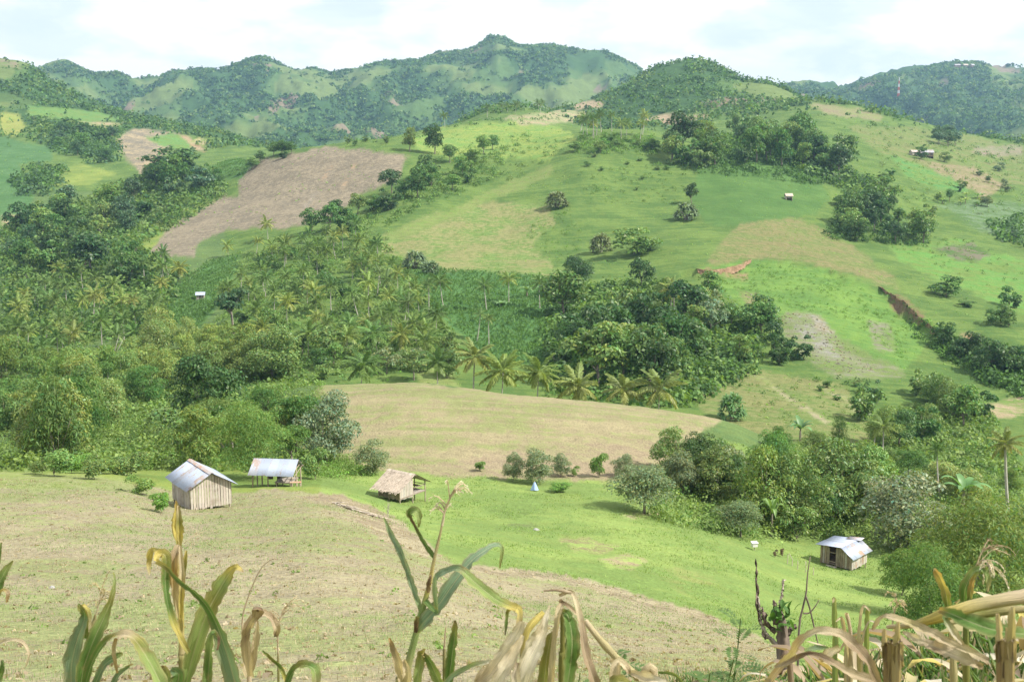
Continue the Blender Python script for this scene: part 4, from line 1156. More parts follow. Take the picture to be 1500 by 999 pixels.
def build_masses():
    vis_table()
    r = np.random.default_rng(21)
    m_f = MATS['foliage']
    # forest on the far mountains and the third ridge
    X, Y = scatter_world(150000, 780, 2660, r, power=1.6)
    Z = ground(X, Y); H = 3.0 + 6.0 * r.random(len(X)) ** 2
    q = fbm(X, Y, 230, 3, off=12.0) - 0.10 * (r.random(len(X)))
    grove = fbm(X, Y, 90, 3, off=44.0)
    px, py = pix(X, Y, Z)
    rid = 1.0 - 2.2 * np.abs(fbm(X * 1.25, Y * 0.8, 340, 5, 0.52, off=6.0))
    dens = np.where((q < 0.02) | (rid < .35), 0.85, 0.03) * np.where(grove > -0.16, 1.0, .12) * np.where(Y < 1300, .7, 1.0)
    bare = np.zeros(len(X), bool)
    for poly, y0, y1, ca, cb in COVER:
        if y1 > 800:
            bare |= inpoly(px, py, poly) & (Y > y0) & (Y < y1)
    bare |= inpoly(px, py, [(828, 80), (870, 78), (940, 105), (925, 112), (880, 105), (835, 108)])
    bare |= inpoly(px, py, [(1450, 96), (1520, 100), (1520, 118), (1450, 112)]) & (Y > 2000)
    dens = np.where(bare, 0.015, dens)
    hill = (Y > 1050) & (Y < 1300) & (px > 930) & (px < 1150)
    dens = np.where((px > 1150) & (Y > 1700) & ~bare, np.maximum(dens, .5), dens)
    dens = np.where(hill, np.where(fbm(X, Y, 60, 3, off=71) > -.12, .7, .06), dens)
    k = (r.random(len(X)) < dens) & visible(X, Y, Z, H) & (Y < 2640)
    X, Y, Z, H = X[k], Y[k], Z[k], H[k]
    print('far forest', len(X))
    clump_mass('forest', X, Y, Z - .1 * H, H, H * r.uniform(1.0, 1.5, len(X)), palette(len(X), r, ['dark', 'dark', 'mid', 'blue', 'mid', 'olive']), 7, .66, m_f,
               'distant patchy forest covering the hazy mountains', 'forest', r)
    # undergrowth below and between the trees of the woods, near to far
    woods = [([(0, 690), (0, 480), (240, 480), (340, 510), (450, 560), (450, 690), (250, 690)], 74, 240, 3600, (.7, 2.4), ['yellow', 'light', 'olive', 'mid']),
             ([(0, 550), (0, 340), (60, 318), (150, 280), (240, 248), (330, 255), (335, 285), (200, 365), (280, 400), (230, 480)], 180, 620, 2300, (1.5, 5.5), ['mid', 'dark', 'light', 'olive']),
             ([(300, 520), (350, 370), (560, 345), (690, 530), (440, 570)], 160, 420, 1500, (.8, 2.6), ['mid', 'light', 'olive']),
             ([(800, 580), (800, 430), (960, 410), (1120, 470), (1110, 545), (1000, 600)], 160, 330, 1700, (1, 4), ['mid', 'dark', 'light']),
             ([(950, 760), (960, 680), (1060, 665), (1260, 660), (1320, 600), (1440, 580), (1500, 700), (1500, 830), (1330, 800), (1080, 790)], 84, 220, 3000, (.6, 2.0), ['olive', 'light', 'mid', 'yellow']),
             ([(450, 350), (740, 215), (740, 255), (530, 350)], 360, 600, 1000, (1, 2.6), ['mid', 'light']),
             ([(950, 245), (1100, 212), (1260, 258), (1240, 275)], 420, 560, 700, (1.2, 3.5), ['mid', 'dark']),
             ([(1205, 350), (1230, 300), (1360, 340), (1360, 362)], 340, 480, 300, (1, 3), ['mid', 'dark']),
             ([(1350, 470), (1500, 545), (1500, 585), (1380, 525)], 170, 300, 500, (.8, 2.4), ['dark', 'mid', 'bright']),
             ([(1030, 410), (1110, 385), (1220, 396), (1330, 470), (1330, 530), (1240, 470), (1150, 450), (1110, 430)], 230, 345, 700, (.35, 1.0), ['bright', 'light', 'light']),
             ([(560, 700), (450, 700), (440, 600), (470, 560), (490, 660)], 84, 150, 500, (.3, 1.2), ['light', 'bright', 'olive']),
             ([(50, 190), (110, 185), (178, 195), (172, 240), (120, 240), (70, 220)], 520, 900, 260, (3, 7), ['mid', 'dark', 'blue']),
             ([(20, 266), (50, 242), (95, 248), (90, 272), (60, 292), (35, 288)], 480, 900, 160, (3, 7), ['mid', 'dark', 'blue']),
             ([(840, 225), (850, 195), (960, 200), (960, 228)], 400, 560, 320, (.8, 2.2), ['mid', 'light', 'bright']),
             ([(1100, 212), (1180, 222), (1270, 262), (1300, 290), (1230, 276), (1150, 242)], 400, 640, 330, (2.0, 6.0), ['mid', 'dark', 'dark', 'light']),
             ([(1030, 205), (1110, 190), (1180, 205), (1110, 222), (1020, 235)], 420, 640, 220, (3.0, 7.0), ['mid', 'dark', 'light']),
             ([(1440, 330), (1500, 320), (1500, 366), (1470, 362)], 340, 560, 70, (2.0, 5.0), ['mid', 'dark']),
             ([(1380, 500), (1430, 505), (1500, 530), (1500, 580), (1430, 555)], 170, 320, 200, (1.5, 4.0), ['dark', 'mid']),
             ([(1325, 445), (1350, 470), (1400, 520), (1385, 528), (1335, 490)], 220, 345, 110, (.6, 1.8), ['mid', 'bright', 'dark']),
             ([(1270, 195), (1500, 235), (1500, 330), (1300, 290)], 430, 900, 260, (.8, 2.2), ['mid', 'olive', 'grey', 'light']),
             ([(1180, 160), (1500, 215), (1500, 250), (1260, 205)], 560, 1000, 220, (1.0, 3.0), ['mid', 'dark', 'grey']),
             ([(760, 340), (830, 300), (850, 330), (850, 400), (800, 380)], 280, 520, 130, (.4, 1.1), ['bright', 'light', 'mid']),
             ([(600, 230), (760, 195), (850, 215), (760, 262), (640, 290)], 440, 760, 260, (.7, 2.2), ['mid', 'light', 'olive']),
             ([(840, 250), (960, 235), (1010, 260), (990, 300), (860, 300)], 380, 560, 120, (.5, 1.4), ['mid', 'light', 'olive']),
             ([(1240, 340), (1420, 350), (1500, 400), (1500, 440), (1400, 400)], 280, 480, 90, (.5, 1.3), ['mid', 'olive']),
             ([(1050, 545), (1230, 560), (1300, 600), (1250, 650), (1120, 620)], 150, 260, 110, (.3, .9), ['mid', 'light', 'olive']),
             ([(1190, 552), (1290, 556), (1280, 566), (1200, 564)], 150, 260, 60, (.5, 1.3), ['mid', 'dark']),
             ([(500, 205), (640, 190), (700, 180), (660, 205), (520, 218)], 480, 900, 120, (.8, 2.4), ['mid', 'light', 'dark']),
             ([(640, 190), (800, 150), (900, 165), (760, 185)], 560, 1100, 160, (1, 3), ['mid', 'dark']),
             ]
    XS, YS, HS, CS = [], [], [], []
    for poly, y0, y1, n, hr, cols in woods:
        x, y = scatter_world(n * 14 if n > 600 else n * 70 + 6000, y0, y1, r, .6, 1.4)
        z = ground(x, y); px, py = pix(x, y, z)
        k = np.nonzero(inpoly(px, py, poly))[0][:n]
        XS.append(x[k]); YS.append(y[k]); HS.append(r.uniform(hr[0], hr[1], len(k))); CS.append(palette(len(k), r, cols))
    X = np.concatenate(XS); Y = np.concatenate(YS); H = np.concatenate(HS); C = np.concatenate(CS)
    Z = ground(X, Y)
    nr = Y < 165
    for k, nl, lf, nm, lb in ((nr, 46, .105, 'thicket_undergrowth', 'tangled green undergrowth of the two near thickets'), (~nr, 22, .22, 'undergrowth', 'green undergrowth between the trees of the farther woods')):
        clump_mass(nm, X[k], Y[k], Z[k] - .15 * H[k], H[k], H[k] * r.uniform(1.1, 1.9, k.sum()), C[k], nl, lf, m_f, lb, 'undergrowth', r)
    # broken rock on the landslip
    x, y = scatter_world(60000, 215, 330, r, .6, 1.2); z = ground(x, y); px, py = pix(x, y, z)
    k = np.nonzero(inpoly(px, py, [(1130, 470), (1165, 455), (1205, 470), (1245, 515), (1300, 545), (1225, 545), (1180, 515)]) | inpoly(px, py, [(1085, 425), (1110, 430), (1140, 462), (1118, 466)]))[0][:420]
    H = r.uniform(.06, .26, len(k))
    clump_mass('landslip_rubble', x[k], y[k], z[k] - .08, H, H * r.uniform(1.5, 3.5, len(k)), np.array([[.36, .35, .31], [.30, .29, .25], [.38, .32, .24], [.27, .26, .22]])[r.integers(0, 4, len(k))], 9, .7, m_f, 'grey and tan rubble on the landslip face', 'rubble', r)
    # low weeds over the grassy hillsides
    X, Y = scatter_world(16000, 165, 760, r, .56, 1.0)
    Z = ground(X, Y); px, py = pix(X, Y, Z)
    ok = fbm(X, Y, 22, 3, off=5) > -0.05
    for poly, y0, y1, ca, cb in COVER:
        if ca in (SOILP, TAN, ROCK, RUST, SOIL) or cb in (SOIL, ROCK):
            ok &= ~(inpoly(px, py, poly) & (Y > y0) & (Y < y1))
    ok &= visible(X, Y, Z, .5)
    X, Y, Z = X[ok], Y[ok], Z[ok]
    H = r.uniform(.10, .32, len(X)) * (1 + .4 * (Y > 450))
    clump_mass('hillside_weeds', X, Y, Z - .05, H, H * r.uniform(1.4, 2.6, len(X)), palette(len(X), r, ['light', 'bright', 'olive', 'light', 'olive']) * 1.5, 6, .6, m_f, 'low weeds and tufts over the green hillsides', 'weeds', r)
    # standing corn on the hillside plots
    XS, YS = [], []
    for poly, y0, y1, ca, cb in COVER:
        if ca == CORN or cb == CORN:
            x, y = scatter_world(90000, y0, y1, r, .56, 1.0)
            y = np.round(y / .9) * .9 + r.normal(0, .1, len(y))
            px, py = pix(x, y, ground(x, y))
            k = np.nonzero(inpoly(px, py, poly))[0][:5200]
            XS.append(x[k]); YS.append(y[k])
    X = np.concatenate(XS); Y = np.concatenate(YS); Z = ground(X, Y)
    k = visible(X, Y, Z, 1.2); X, Y, Z = X[k], Y[k], Z[k]
    n = len(X); nb = 5
    print('corn', n)
    a = r.uniform(0, 6.28, (n, nb)); el = r.uniform(.5, 1.25, (n, nb)); ln = r.uniform(.5, 1.0, (n, nb))
    d = np.stack([np.cos(a) * np.cos(el), np.sin(a) * np.cos(el), np.sin(el)], -1)
    b = np.stack([X, Y, Z + EYE], 1)[:, None, :] + np.array([0, 0, .25]) * r.random((n, nb, 1))
    tip = b + d * ln[..., None]; sd_ = np.stack([-np.sin(a), np.cos(a), 0 * a], -1) * .11
    mid = b + d * ln[..., None] * .5 + np.array([0, 0, .12])
    V = np.stack([b, mid + sd_, tip, mid - sd_], 2).reshape(-1, 3)
    tc = np.repeat(np.array([[.120, .230, .070]]) * np.clip(r.normal(1, .22, (n * nb, 1)), .5, 1.7), 4, axis=0)
    o = obj('corn_crop', mesh_np('corn_crop', V, np.arange(len(V)).reshape(-1, 4), m_f, tc)); o.color = (1, 1, 1, 1)
    o['kind'] = 'stuff'; o['label'] = 'blue-green standing corn on the hillside plots'; o['category'] = 'corn crop'
    # grass: dry stubble and green tufts on the near field, short sward on the meadow
    def tufts(name, X, Y, hr, wd_, cols, nb, label, cat, spread=.10):
        n = len(X); Z = ground(X, Y)
        a = r.uniform(0, 6.28, (n, nb)); el = r.uniform(.55, 1.45, (n, nb)); ln = r.uniform(hr[0], hr[1], (n, 1)) * r.uniform(.6, 1.2, (n, nb))
        d = np.stack([np.cos(a) * np.cos(el), np.sin(a) * np.cos(el), np.sin(el)], -1)
        b = np.stack([X, Y, Z + EYE - .01], 1)[:, None, :] + np.concatenate([r.normal(0, spread, (n, nb, 2)), np.zeros((n, nb, 1))], -1)
        s = np.stack([-np.sin(a), np.cos(a), 0 * a], -1) * (wd_ * np.clip(Y / 30, .35, 3))[:, None, None]
        V = np.stack([b - s, b + s, b + d * ln[..., None]], 2).reshape(-1, 3)
        tc = np.repeat(np.repeat(cols, nb, 0) * np.clip(r.normal(1, .18, (n * nb, 1)), .5, 1.6), 3, 0)
        o = obj(name, mesh_np(name, V, np.arange(len(V)).reshape(-1, 3), m_f, tc)); o.color = (1, 1, 1, 1)
        o['kind'] = 'stuff'; o['label'] = label; o['category'] = cat
    field = COVER[0][0]
    X, Y = scatter_world(1500, 12, 82, r, .56, 1.0)
    px, py = pix(X, Y, ground(X, Y)); k = inpoly(px, py, field) & (fbm(X, Y, 9, 3, off=7) > -.05); X, Y = X[k], Y[k]
    H = r.uniform(.04, .13, len(X))
    clump_mass('field_weeds', X, Y, ground(X, Y) - .02, H, H * r.uniform(1.3, 2.4, len(X)), palette(len(X), r, ['light', 'olive', 'olive', 'yellow']), 12, .38, m_f, 'small green weeds dotted over the dry sloping field', 'weeds', r)
    X, Y = scatter_world(5200, 8, 80, r, .56, 1.0)
    px, py = pix(X, Y, ground(X, Y)); k = inpoly(px, py, field); X, Y = X[k], Y[k]
    H = r.uniform(.015, .05, len(X))
    clump_mass('field_litter', X, Y, ground(X, Y) - .01, H, H * r.uniform(2, 5, len(X)), np.array([[.40, .33, .22], [.33, .27, .18], [.28, .22, .15], [.46, .39, .28]])[r.integers(0, 4, len(X))], 5, .6, m_f, 'clods and dry corn litter strewn over the sloping field', 'litter', r)
    X, Y = scatter_world(60000, 8, 84, r, .56, 1.0)
    px, py = pix(X, Y, ground(X, Y))
    k = inpoly(px, py, field); X, Y = X[k], Y[k]
    g = fbm(X, Y, 11, 3, off=7) + .35 * fbm(X, Y, 2.5, 2, off=3)
    dry = np.array([[.37, .31, .20], [.32, .265, .17], [.42, .36, .25]])[r.integers(0, 3, len(X))]
    grn = np.array([[.16, .26, .08], [.20, .28, .10], [.24, .29, .12]])[r.integers(0, 3, len(X))]
    c = np.where((g + r.normal(0, .16, len(X)) > .10)[:, None], grn, dry)
    kk = r.random(len(X)) < np.where(g > .0, .95, .55)
    tufts('stubble_grass', X[kk], Y[kk], (.03, .10), .010, c[kk], 5, 'dry stubble and sparse green grass on the sloping field', 'grass', .16)
    X, Y = scatter_world(60000, 36, 112, r, .56, 1.0)
    px, py = pix(X, Y, ground(X, Y))
    k = ~inpoly(px, py, field) & (px > 430) & (~inpoly(px, py, COVER[4][0]) | (r.random(len(X)) < .25)); X, Y = X[k], Y[k]
    g = fbm(X, Y, 8, 3, off=2)
    kk = (g + r.normal(0, .15, len(X))) > .08
    X, Y, g = X[kk], Y[kk], g[kk]
    c = np.array([[.20, .32, .08], [.24, .35, .09], [.26, .33, .11], [.16, .27, .07]])[r.integers(0, 4, len(X))]
    tufts('meadow_grass', X, Y, (.05, .18), .012, c, 4, 'bright green tussocks on the grazed meadow', 'grass', .18)

# ------------------------------------------------------------------ huts
def wood_material(name, c1, c2, c3=None, sc=1.0):
    b = NB(name)
    tc = b.n('ShaderNodeTexCoord').outputs['Object']
    mp = b.n('ShaderNodeMapping'); mp.inputs['Scale'].default_value = (9 * sc, 9 * sc, 1.1 * sc); b.l(tc, mp.inputs['Vector'])
    n = b.noise(2.2, 5, 0.65, mp.outputs[0]); n2 = b.noise(1.7, 3, 0.6, tc)
    col = b.mix(b.rng(n, 0.34, 0.66, 0, 1), c1, c2)
    if c3:
        col = b.mix(b.rng(n2, 0.52, 0.68, 0, 0.75, True), col, c3)
    col = b.mix(1.0, col, b.attr('tint').outputs['Color'], 'MULTIPLY')
    return b.done(b.bsdf(col, 0.88, 0.12, b.bump(n, 0.6, 0.015)))
def tin_material(name, base, rust, amount):
    b = NB(name)
    tc = b.n('ShaderNodeTexCoord').outputs['Object']
    mp = b.n('ShaderNodeMapping'); mp.inputs['Scale'].default_value = (1.0, 0.45, 0.45); b.l(tc, mp.inputs['Vector'])
    n = b.noise(2.4, 6, 0.68, mp.outputs[0]); n2 = b.noise(14.0, 3, 0.6, tc)
    s = b.math('ADD', n, b.math('MULTIPLY', n2, 0.22))
    f = b.rng(s, 0.72 - amount, 0.80 - amount * .7, 0.0, 0.85, True)
    g = b.mix(b.rng(n2, .3, .7, 0, 1), base, tuple(x * .86 for x in base))
    col = b.mix(1.0, b.mix(f, g, rust), b.attr('tint').outputs['Color'], 'MULTIPLY')
    rg = b.rng(f, 0, 1, 0.42, 0.85)
    return b.done(b.bsdf(col, rg, 0.45, None, 0.12))
wood_material('weathered_plank', (.36, .32, .275), (.52, .47, .41), (.30, .25, .20))
wood_material('brown_plank', (.20, .155, .115), (.31, .25, .19), (.36, .31, .25))
wood_material('pole_wood', (.28, .23, .17), (.42, .36, .27))
wood_material('dark_board', (.10, .085, .07), (.16, .135, .11))
wood_material('thatch', (.40, .335, .265), (.56, .48, .40), (.30, .25, .20), 1.6)
tin_material('tin_sheet', (.40, .45, .54), (.34, .27, .23), .045)
tin_material('tin_sheet_rusty', (.40, .42, .47), (.33, .24, .19), .15)
tin_material('tin_patch', (.44, .44, .45), (.42, .27, .18), .18)
wood_material('dry_twig', (.38, .32, .25), (.52, .46, .38))
wood_material('char_wood', (.11, .09, .075), (.27, .21, .165))

def box_mesh(name, x0, x1, y0, y1, z0, z1, mat, tint=(1, 1, 1)):
    mb = MB(); mb.box(x0, x1, y0, y1, z0, z1, tint); return mb.mesh(name, MATS[mat])
def pole(parent, a, b, r0, r1=None, mat='pole_wood', name='post', tint=None, sides=7):
    a = np.array(a, float); b = np.array(b, float); r1 = r0 if r1 is None else r1
    mb = MB(); m = (a + b) / 2 + np.array([rnd.gauss(0, .01), rnd.gauss(0, .01), 0])
    t = rnd.uniform(.85, 1.15)
    mb.tube([a, m, b], [r0, (r0 + r1) / 2, r1], sides, tint or (t, t, t))
    return obj(name, mb.mesh(name, MATS[mat], True), parent)
def plank_wall(parent, a, b, z0, ztop, n, mat, thick=.022, ragged=.06, skip=(), name='wall', var=.16, cols=None):
    """upright planks from a to b (x,y); ztop(u) gives the top; rails behind carry them"""
    a = np.array(a, float); b = np.array(b, float)
    L_ = np.linalg.norm(b - a); d = (b - a) / L_; nrm = np.array([d[1], -d[0]])       # outward when walls run anticlockwise seen from above... front: +x direction
    rail = MB()
    for zz in (z0 + .25, min(ztop(0.02), ztop(.98)) - .1):
        A = a - nrm * .045; B = b - nrm * .045
        rail.tube([(A[0], A[1], zz), ((A[0] + B[0]) / 2, (A[1] + B[1]) / 2, zz), (B[0], B[1], zz)], [.03, .03, .03], 5)
    w = obj(name, rail.mesh(name, MATS['pole_wood']), parent)
    for k in range(n):
        if k in skip:
            continue
        u0, u1 = k / n + .004, (k + 1) / n - .006 - rnd.random() * .006
        p, q = a + d * L_ * u0, a + d * L_ * u1
        off = nrm * rnd.uniform(0, .012)
        zb = z0 - rnd.random() * ragged; V = []
        for (pt, u) in ((p, u0), (q, u1)):
            zt = ztop(u) - rnd.random() * .015
            for o_ in (off, off + nrm * thick):
                V += [(pt[0] + o_[0], pt[1] + o_[1], zb), (pt[0] + o_[0], pt[1] + o_[1], zt)]
        t = rnd.uniform(1 - var, 1 + var); tt = (t * rnd.uniform(.97, 1.04), t, t * rnd.uniform(.94, 1.04))
        m_ = mat
        if cols:
            m_ = cols[k % len(cols)]
        mb = MB(); mb.add(V, [(0, 1, 3, 2), (4, 6, 7, 5), (2, 3, 7, 6), (0, 4, 5, 1), (1, 5, 7, 3), (0, 2, 6, 4)], tt)
        obj('plank', mb.mesh('plank', MATS[m_]), w)
    return w
def tin_plane(parent, A, B, C, D, n, mats, over=.06, amp=.011, pitch=.085):
    """corrugated sheets over the plane A-B (eave) to D-C (ridge); each sheet an object"""
    A, B, C, D = (np.array(p, float) for p in (A, B, C, D))
    nrm = np.cross(B - A, D - A); nrm /= np.linalg.norm(nrm)
    if nrm[2] < 0:
        nrm = -nrm
    wid = np.linalg.norm(B - A)
    for k in range(n):
        u0, u1 = k / n, (k + 1) / n + (over / wid if k < n - 1 else 0)
        m = max(8, int((u1 - u0) * wid / pitch * 4)); V = []
        lift = nrm * (.003 + .006 * (k % 2)); s0 = rnd.uniform(-.03, .03)
        for i in range(m + 1):
            u = u0 + (u1 - u0) * i / m
            h = nrm * amp * math.sin(u * wid / pitch * 2 * math.pi) + lift
            e = A + (B - A) * u; t = D + (C - D) * u
            e = e - (t - e) * (.01 + s0 * .5)
            V += [e + h, t + h]
        mb = MB(); t_ = rnd.uniform(.88, 1.08)
        mb.add(V, [(2 * i, 2 * i + 2, 2 * i + 3, 2 * i + 1) for i in range(m)], (t_, t_, t_ * rnd.uniform(.98, 1.04)))
        me = mb.mesh('roof_sheet', MATS[mats[k % len(mats)]], True)
        o = obj('roof_sheet', me, parent)
        sm = o.modifiers.new('thickness', 'SOLIDIFY'); sm.thickness = .004; sm.offset = -1

def hut_gabled():
    x, y, z = hit(311, 745, 30)
    yaw = math.radians(34)
    H = empty('gabled_hut', (x - math.sin(yaw) * 1.95, y + math.cos(yaw) * 1.95, z + EYE), (0, 0, yaw))
    tag(H, 'gabled hut of upright grey planks with shiny tin roof on the dry field', 'hut')
    W, D_, e, r = 1.28, 1.8, 1.52, 2.28
    gab = lambda u: e + (r - e) * (1 - abs(2 * u - 1)) - .03
    dz = -.55
    plank_wall(H, (-W, -D_), (W, -D_), .10, gab, 15, 'weathered_plank', name='front_wall', ragged=.14, var=.14)
    plank_wall(H, (-W, D_), (-W, -D_), .10 + dz * .2, lambda u: e - .04, 16, 'weathered_plank', name='side_wall', ragged=.12)
    plank_wall(H, (W, -D_), (W, D_), .10, lambda u: e - .04, 16, 'weathered_plank', name='side_wall')
    plank_wall(H, (W, D_), (-W, D_), .10, gab, 14, 'weathered_plank', name='back_wall')
    for sx in (-1, 1):
        for sy in (-1, 0, 1):
            pole(H, (sx * (W - .08), sy * (D_ - .08), -.75), (sx * (W - .08), sy * (D_ - .08), e), .06, .05)
    rf = MB()
    rf.tube([(0, -D_ - .3, r - .05), (0, 0, r - .05), (0, D_ + .3, r - .05)], [.04] * 3, 6)
    for sy in (-1, -.33, .33, 1):
        for sx in (-1, 1):
            rf.tube([(sx * (W + .28), sy * (D_ - .05), e - .22), (sx * .6, sy * (D_ - .05), e + .42), (0, sy * (D_ - .05), r - .08)], [.03] * 3, 5)
    roof = obj('roof', rf.mesh('roof', MATS['pole_wood']), H)
    ex, ez = W + .34, e - .19
    o = .32
    tin_plane(roof, (-ex, D_ + o, ez), (-ex, -D_ - o, ez), (0, -D_ - o, r), (0, D_ + o, r), 6, ['tin_sheet', 'tin_sheet', 'tin_sheet_rusty'])
    tin_plane(roof, (ex, -D_ - o, ez), (ex, D_ + o, ez), (0, D_ + o, r), (0, -D_ - o, r), 6, ['tin_sheet', 'tin_sheet', 'tin_sheet'])
    cap = MB()
    for k in range(2):
        s = -1 if k == 0 else 1
        cap.add([(s * .17, -D_ - o - .02, r - .055), (s * .17, D_ + o + .02, r - .055), (0, D_ + o + .02, r + .035), (0, -D_ - o - .02, r + .035)], [(0, 1, 2, 3) if k else (3, 2, 1, 0)], (1.05, .95, .9))
    obj('ridge_cap', cap.mesh('ridge_cap', MATS['tin_patch']), roof)
    for k in range(5):
        a = rnd.uniform(-1.7, -.7)
        pole(H, (a, -D_ - .1 - .25 * rnd.random(), -.22), (a + rnd.uniform(-.5, .5), -D_ - .1, .18 + .1 * rnd.random()), .022, .015, 'dry_twig', 'prop')

def shelter_open():
    x, y, z = hit(402, 713, 40)
    yaw = math.radians(-7)
    S = empty('open_shelter', (x, y + .9, z + EYE), (0, 0, yaw))
    tag(S, 'open-sided shelter on posts with a pale tin roof beside the trees', 'shelter')
    W, D_, e, r = 1.55, 1.05, 1.15, 1.95
    for sx in (-1, -.2, .45, 1):
        for sy in (-1, 1):
            if sx == .45 and sy == -1:
                continue
            pole(S, (sx * W, sy * D_, -.5), (sx * W + rnd.gauss(0, .03), sy * D_, e + .1), .06, .045, tint=(.8, .75, .7) if sx < 0 else None)
    for sx in (-1, 1):
        pole(S, (sx * W, 0, -.5), (sx * W, 0, r - .05), .055, .045)
    for zz, yy in ((e + .06, -D_), (e + .06, D_), (r - .06, 0)):
        pole(S, (-W - .25, yy, zz), (W + .25, yy, zz), .04, .035, name='beam')
    pole(S, (W + .05, -D_ - .2, e - .05), (W + .05, D_ + .1, e + .3), .03, .03, name='brace')
    pole(S, (W + .1, -D_ - .15, e - .45), (W + .1, D_, e + .02), .03, .03, name='brace')
    rf = MB()
    for sx in (-1, -.3, .4, 1):
        for sy in (-1, 1):
            rf.tube([(sx * W, sy * (D_ + .3), e - .12), (sx * W, sy * .5, e + .45), (sx * W, 0, r - .04)], [.028] * 3, 5)
    roof = obj('roof', rf.mesh('roof', MATS['pole_wood']), S)
    o, ey, ez = .22, D_ + .42, e - .16
    tin_plane(roof, (-W - o, -ey, ez), (W + o, -ey, ez), (W + o, 0, r), (-W - o, 0, r), 5, ['tin_sheet_rusty', 'tin_sheet', 'tin_sheet', 'tin_sheet', 'tin_sheet'])
    tin_plane(roof, (W + o, ey, ez), (-W - o, ey, ez), (-W - o, 0, r), (W + o, 0, r), 5, ['tin_sheet', 'tin_sheet_rusty'])
    plank_wall(S, (-1.05, D_ - .1), (-.62, D_ - .1), .1, lambda u: e - .1, 3, 'dark_board', name='board_panel')
    plank_wall(S, (-.28, D_ - .15), (.08, D_ - .15), .05, lambda u: e - .05, 3, 'dark_board', name='board_panel')
    sl = MB(); sl.box(.1, 1.45, -.8, .85, .26, .31)
    fl = obj('platform', sl.mesh('platform', MATS['brown_plank']), S)
    for k in range(8):
        obj('slat', box_mesh('slat', .1, 1.45, -.78 + k * .2, -.63 + k * .2, .314, .34, 'weathered_plank'), fl)
    for sx, sy in ((.2, -.7), (1.35, -.7), (.2, .75), (1.35, .75)):
        pole(S, (sx, sy, -.4), (sx, sy, .26), .045, name='platform_leg')
    b = empty('low_bench', (x + 1.75, y - .75, float(ground(x + 1.75, y - .75)) + EYE), (0, 0, .1))
    tag(b, 'low rough bench with an orange top in front of the open shelter', 'bench')
    obj('seat', box_mesh('seat', -.42, .42, -.13, .13, .30, .36, 'tin_patch', (1.35, .95, .7)), b)
    for sx in (-.33, .33):
        pole(b, (sx, 0, -.1), (sx, 0, .30), .05, name='leg')

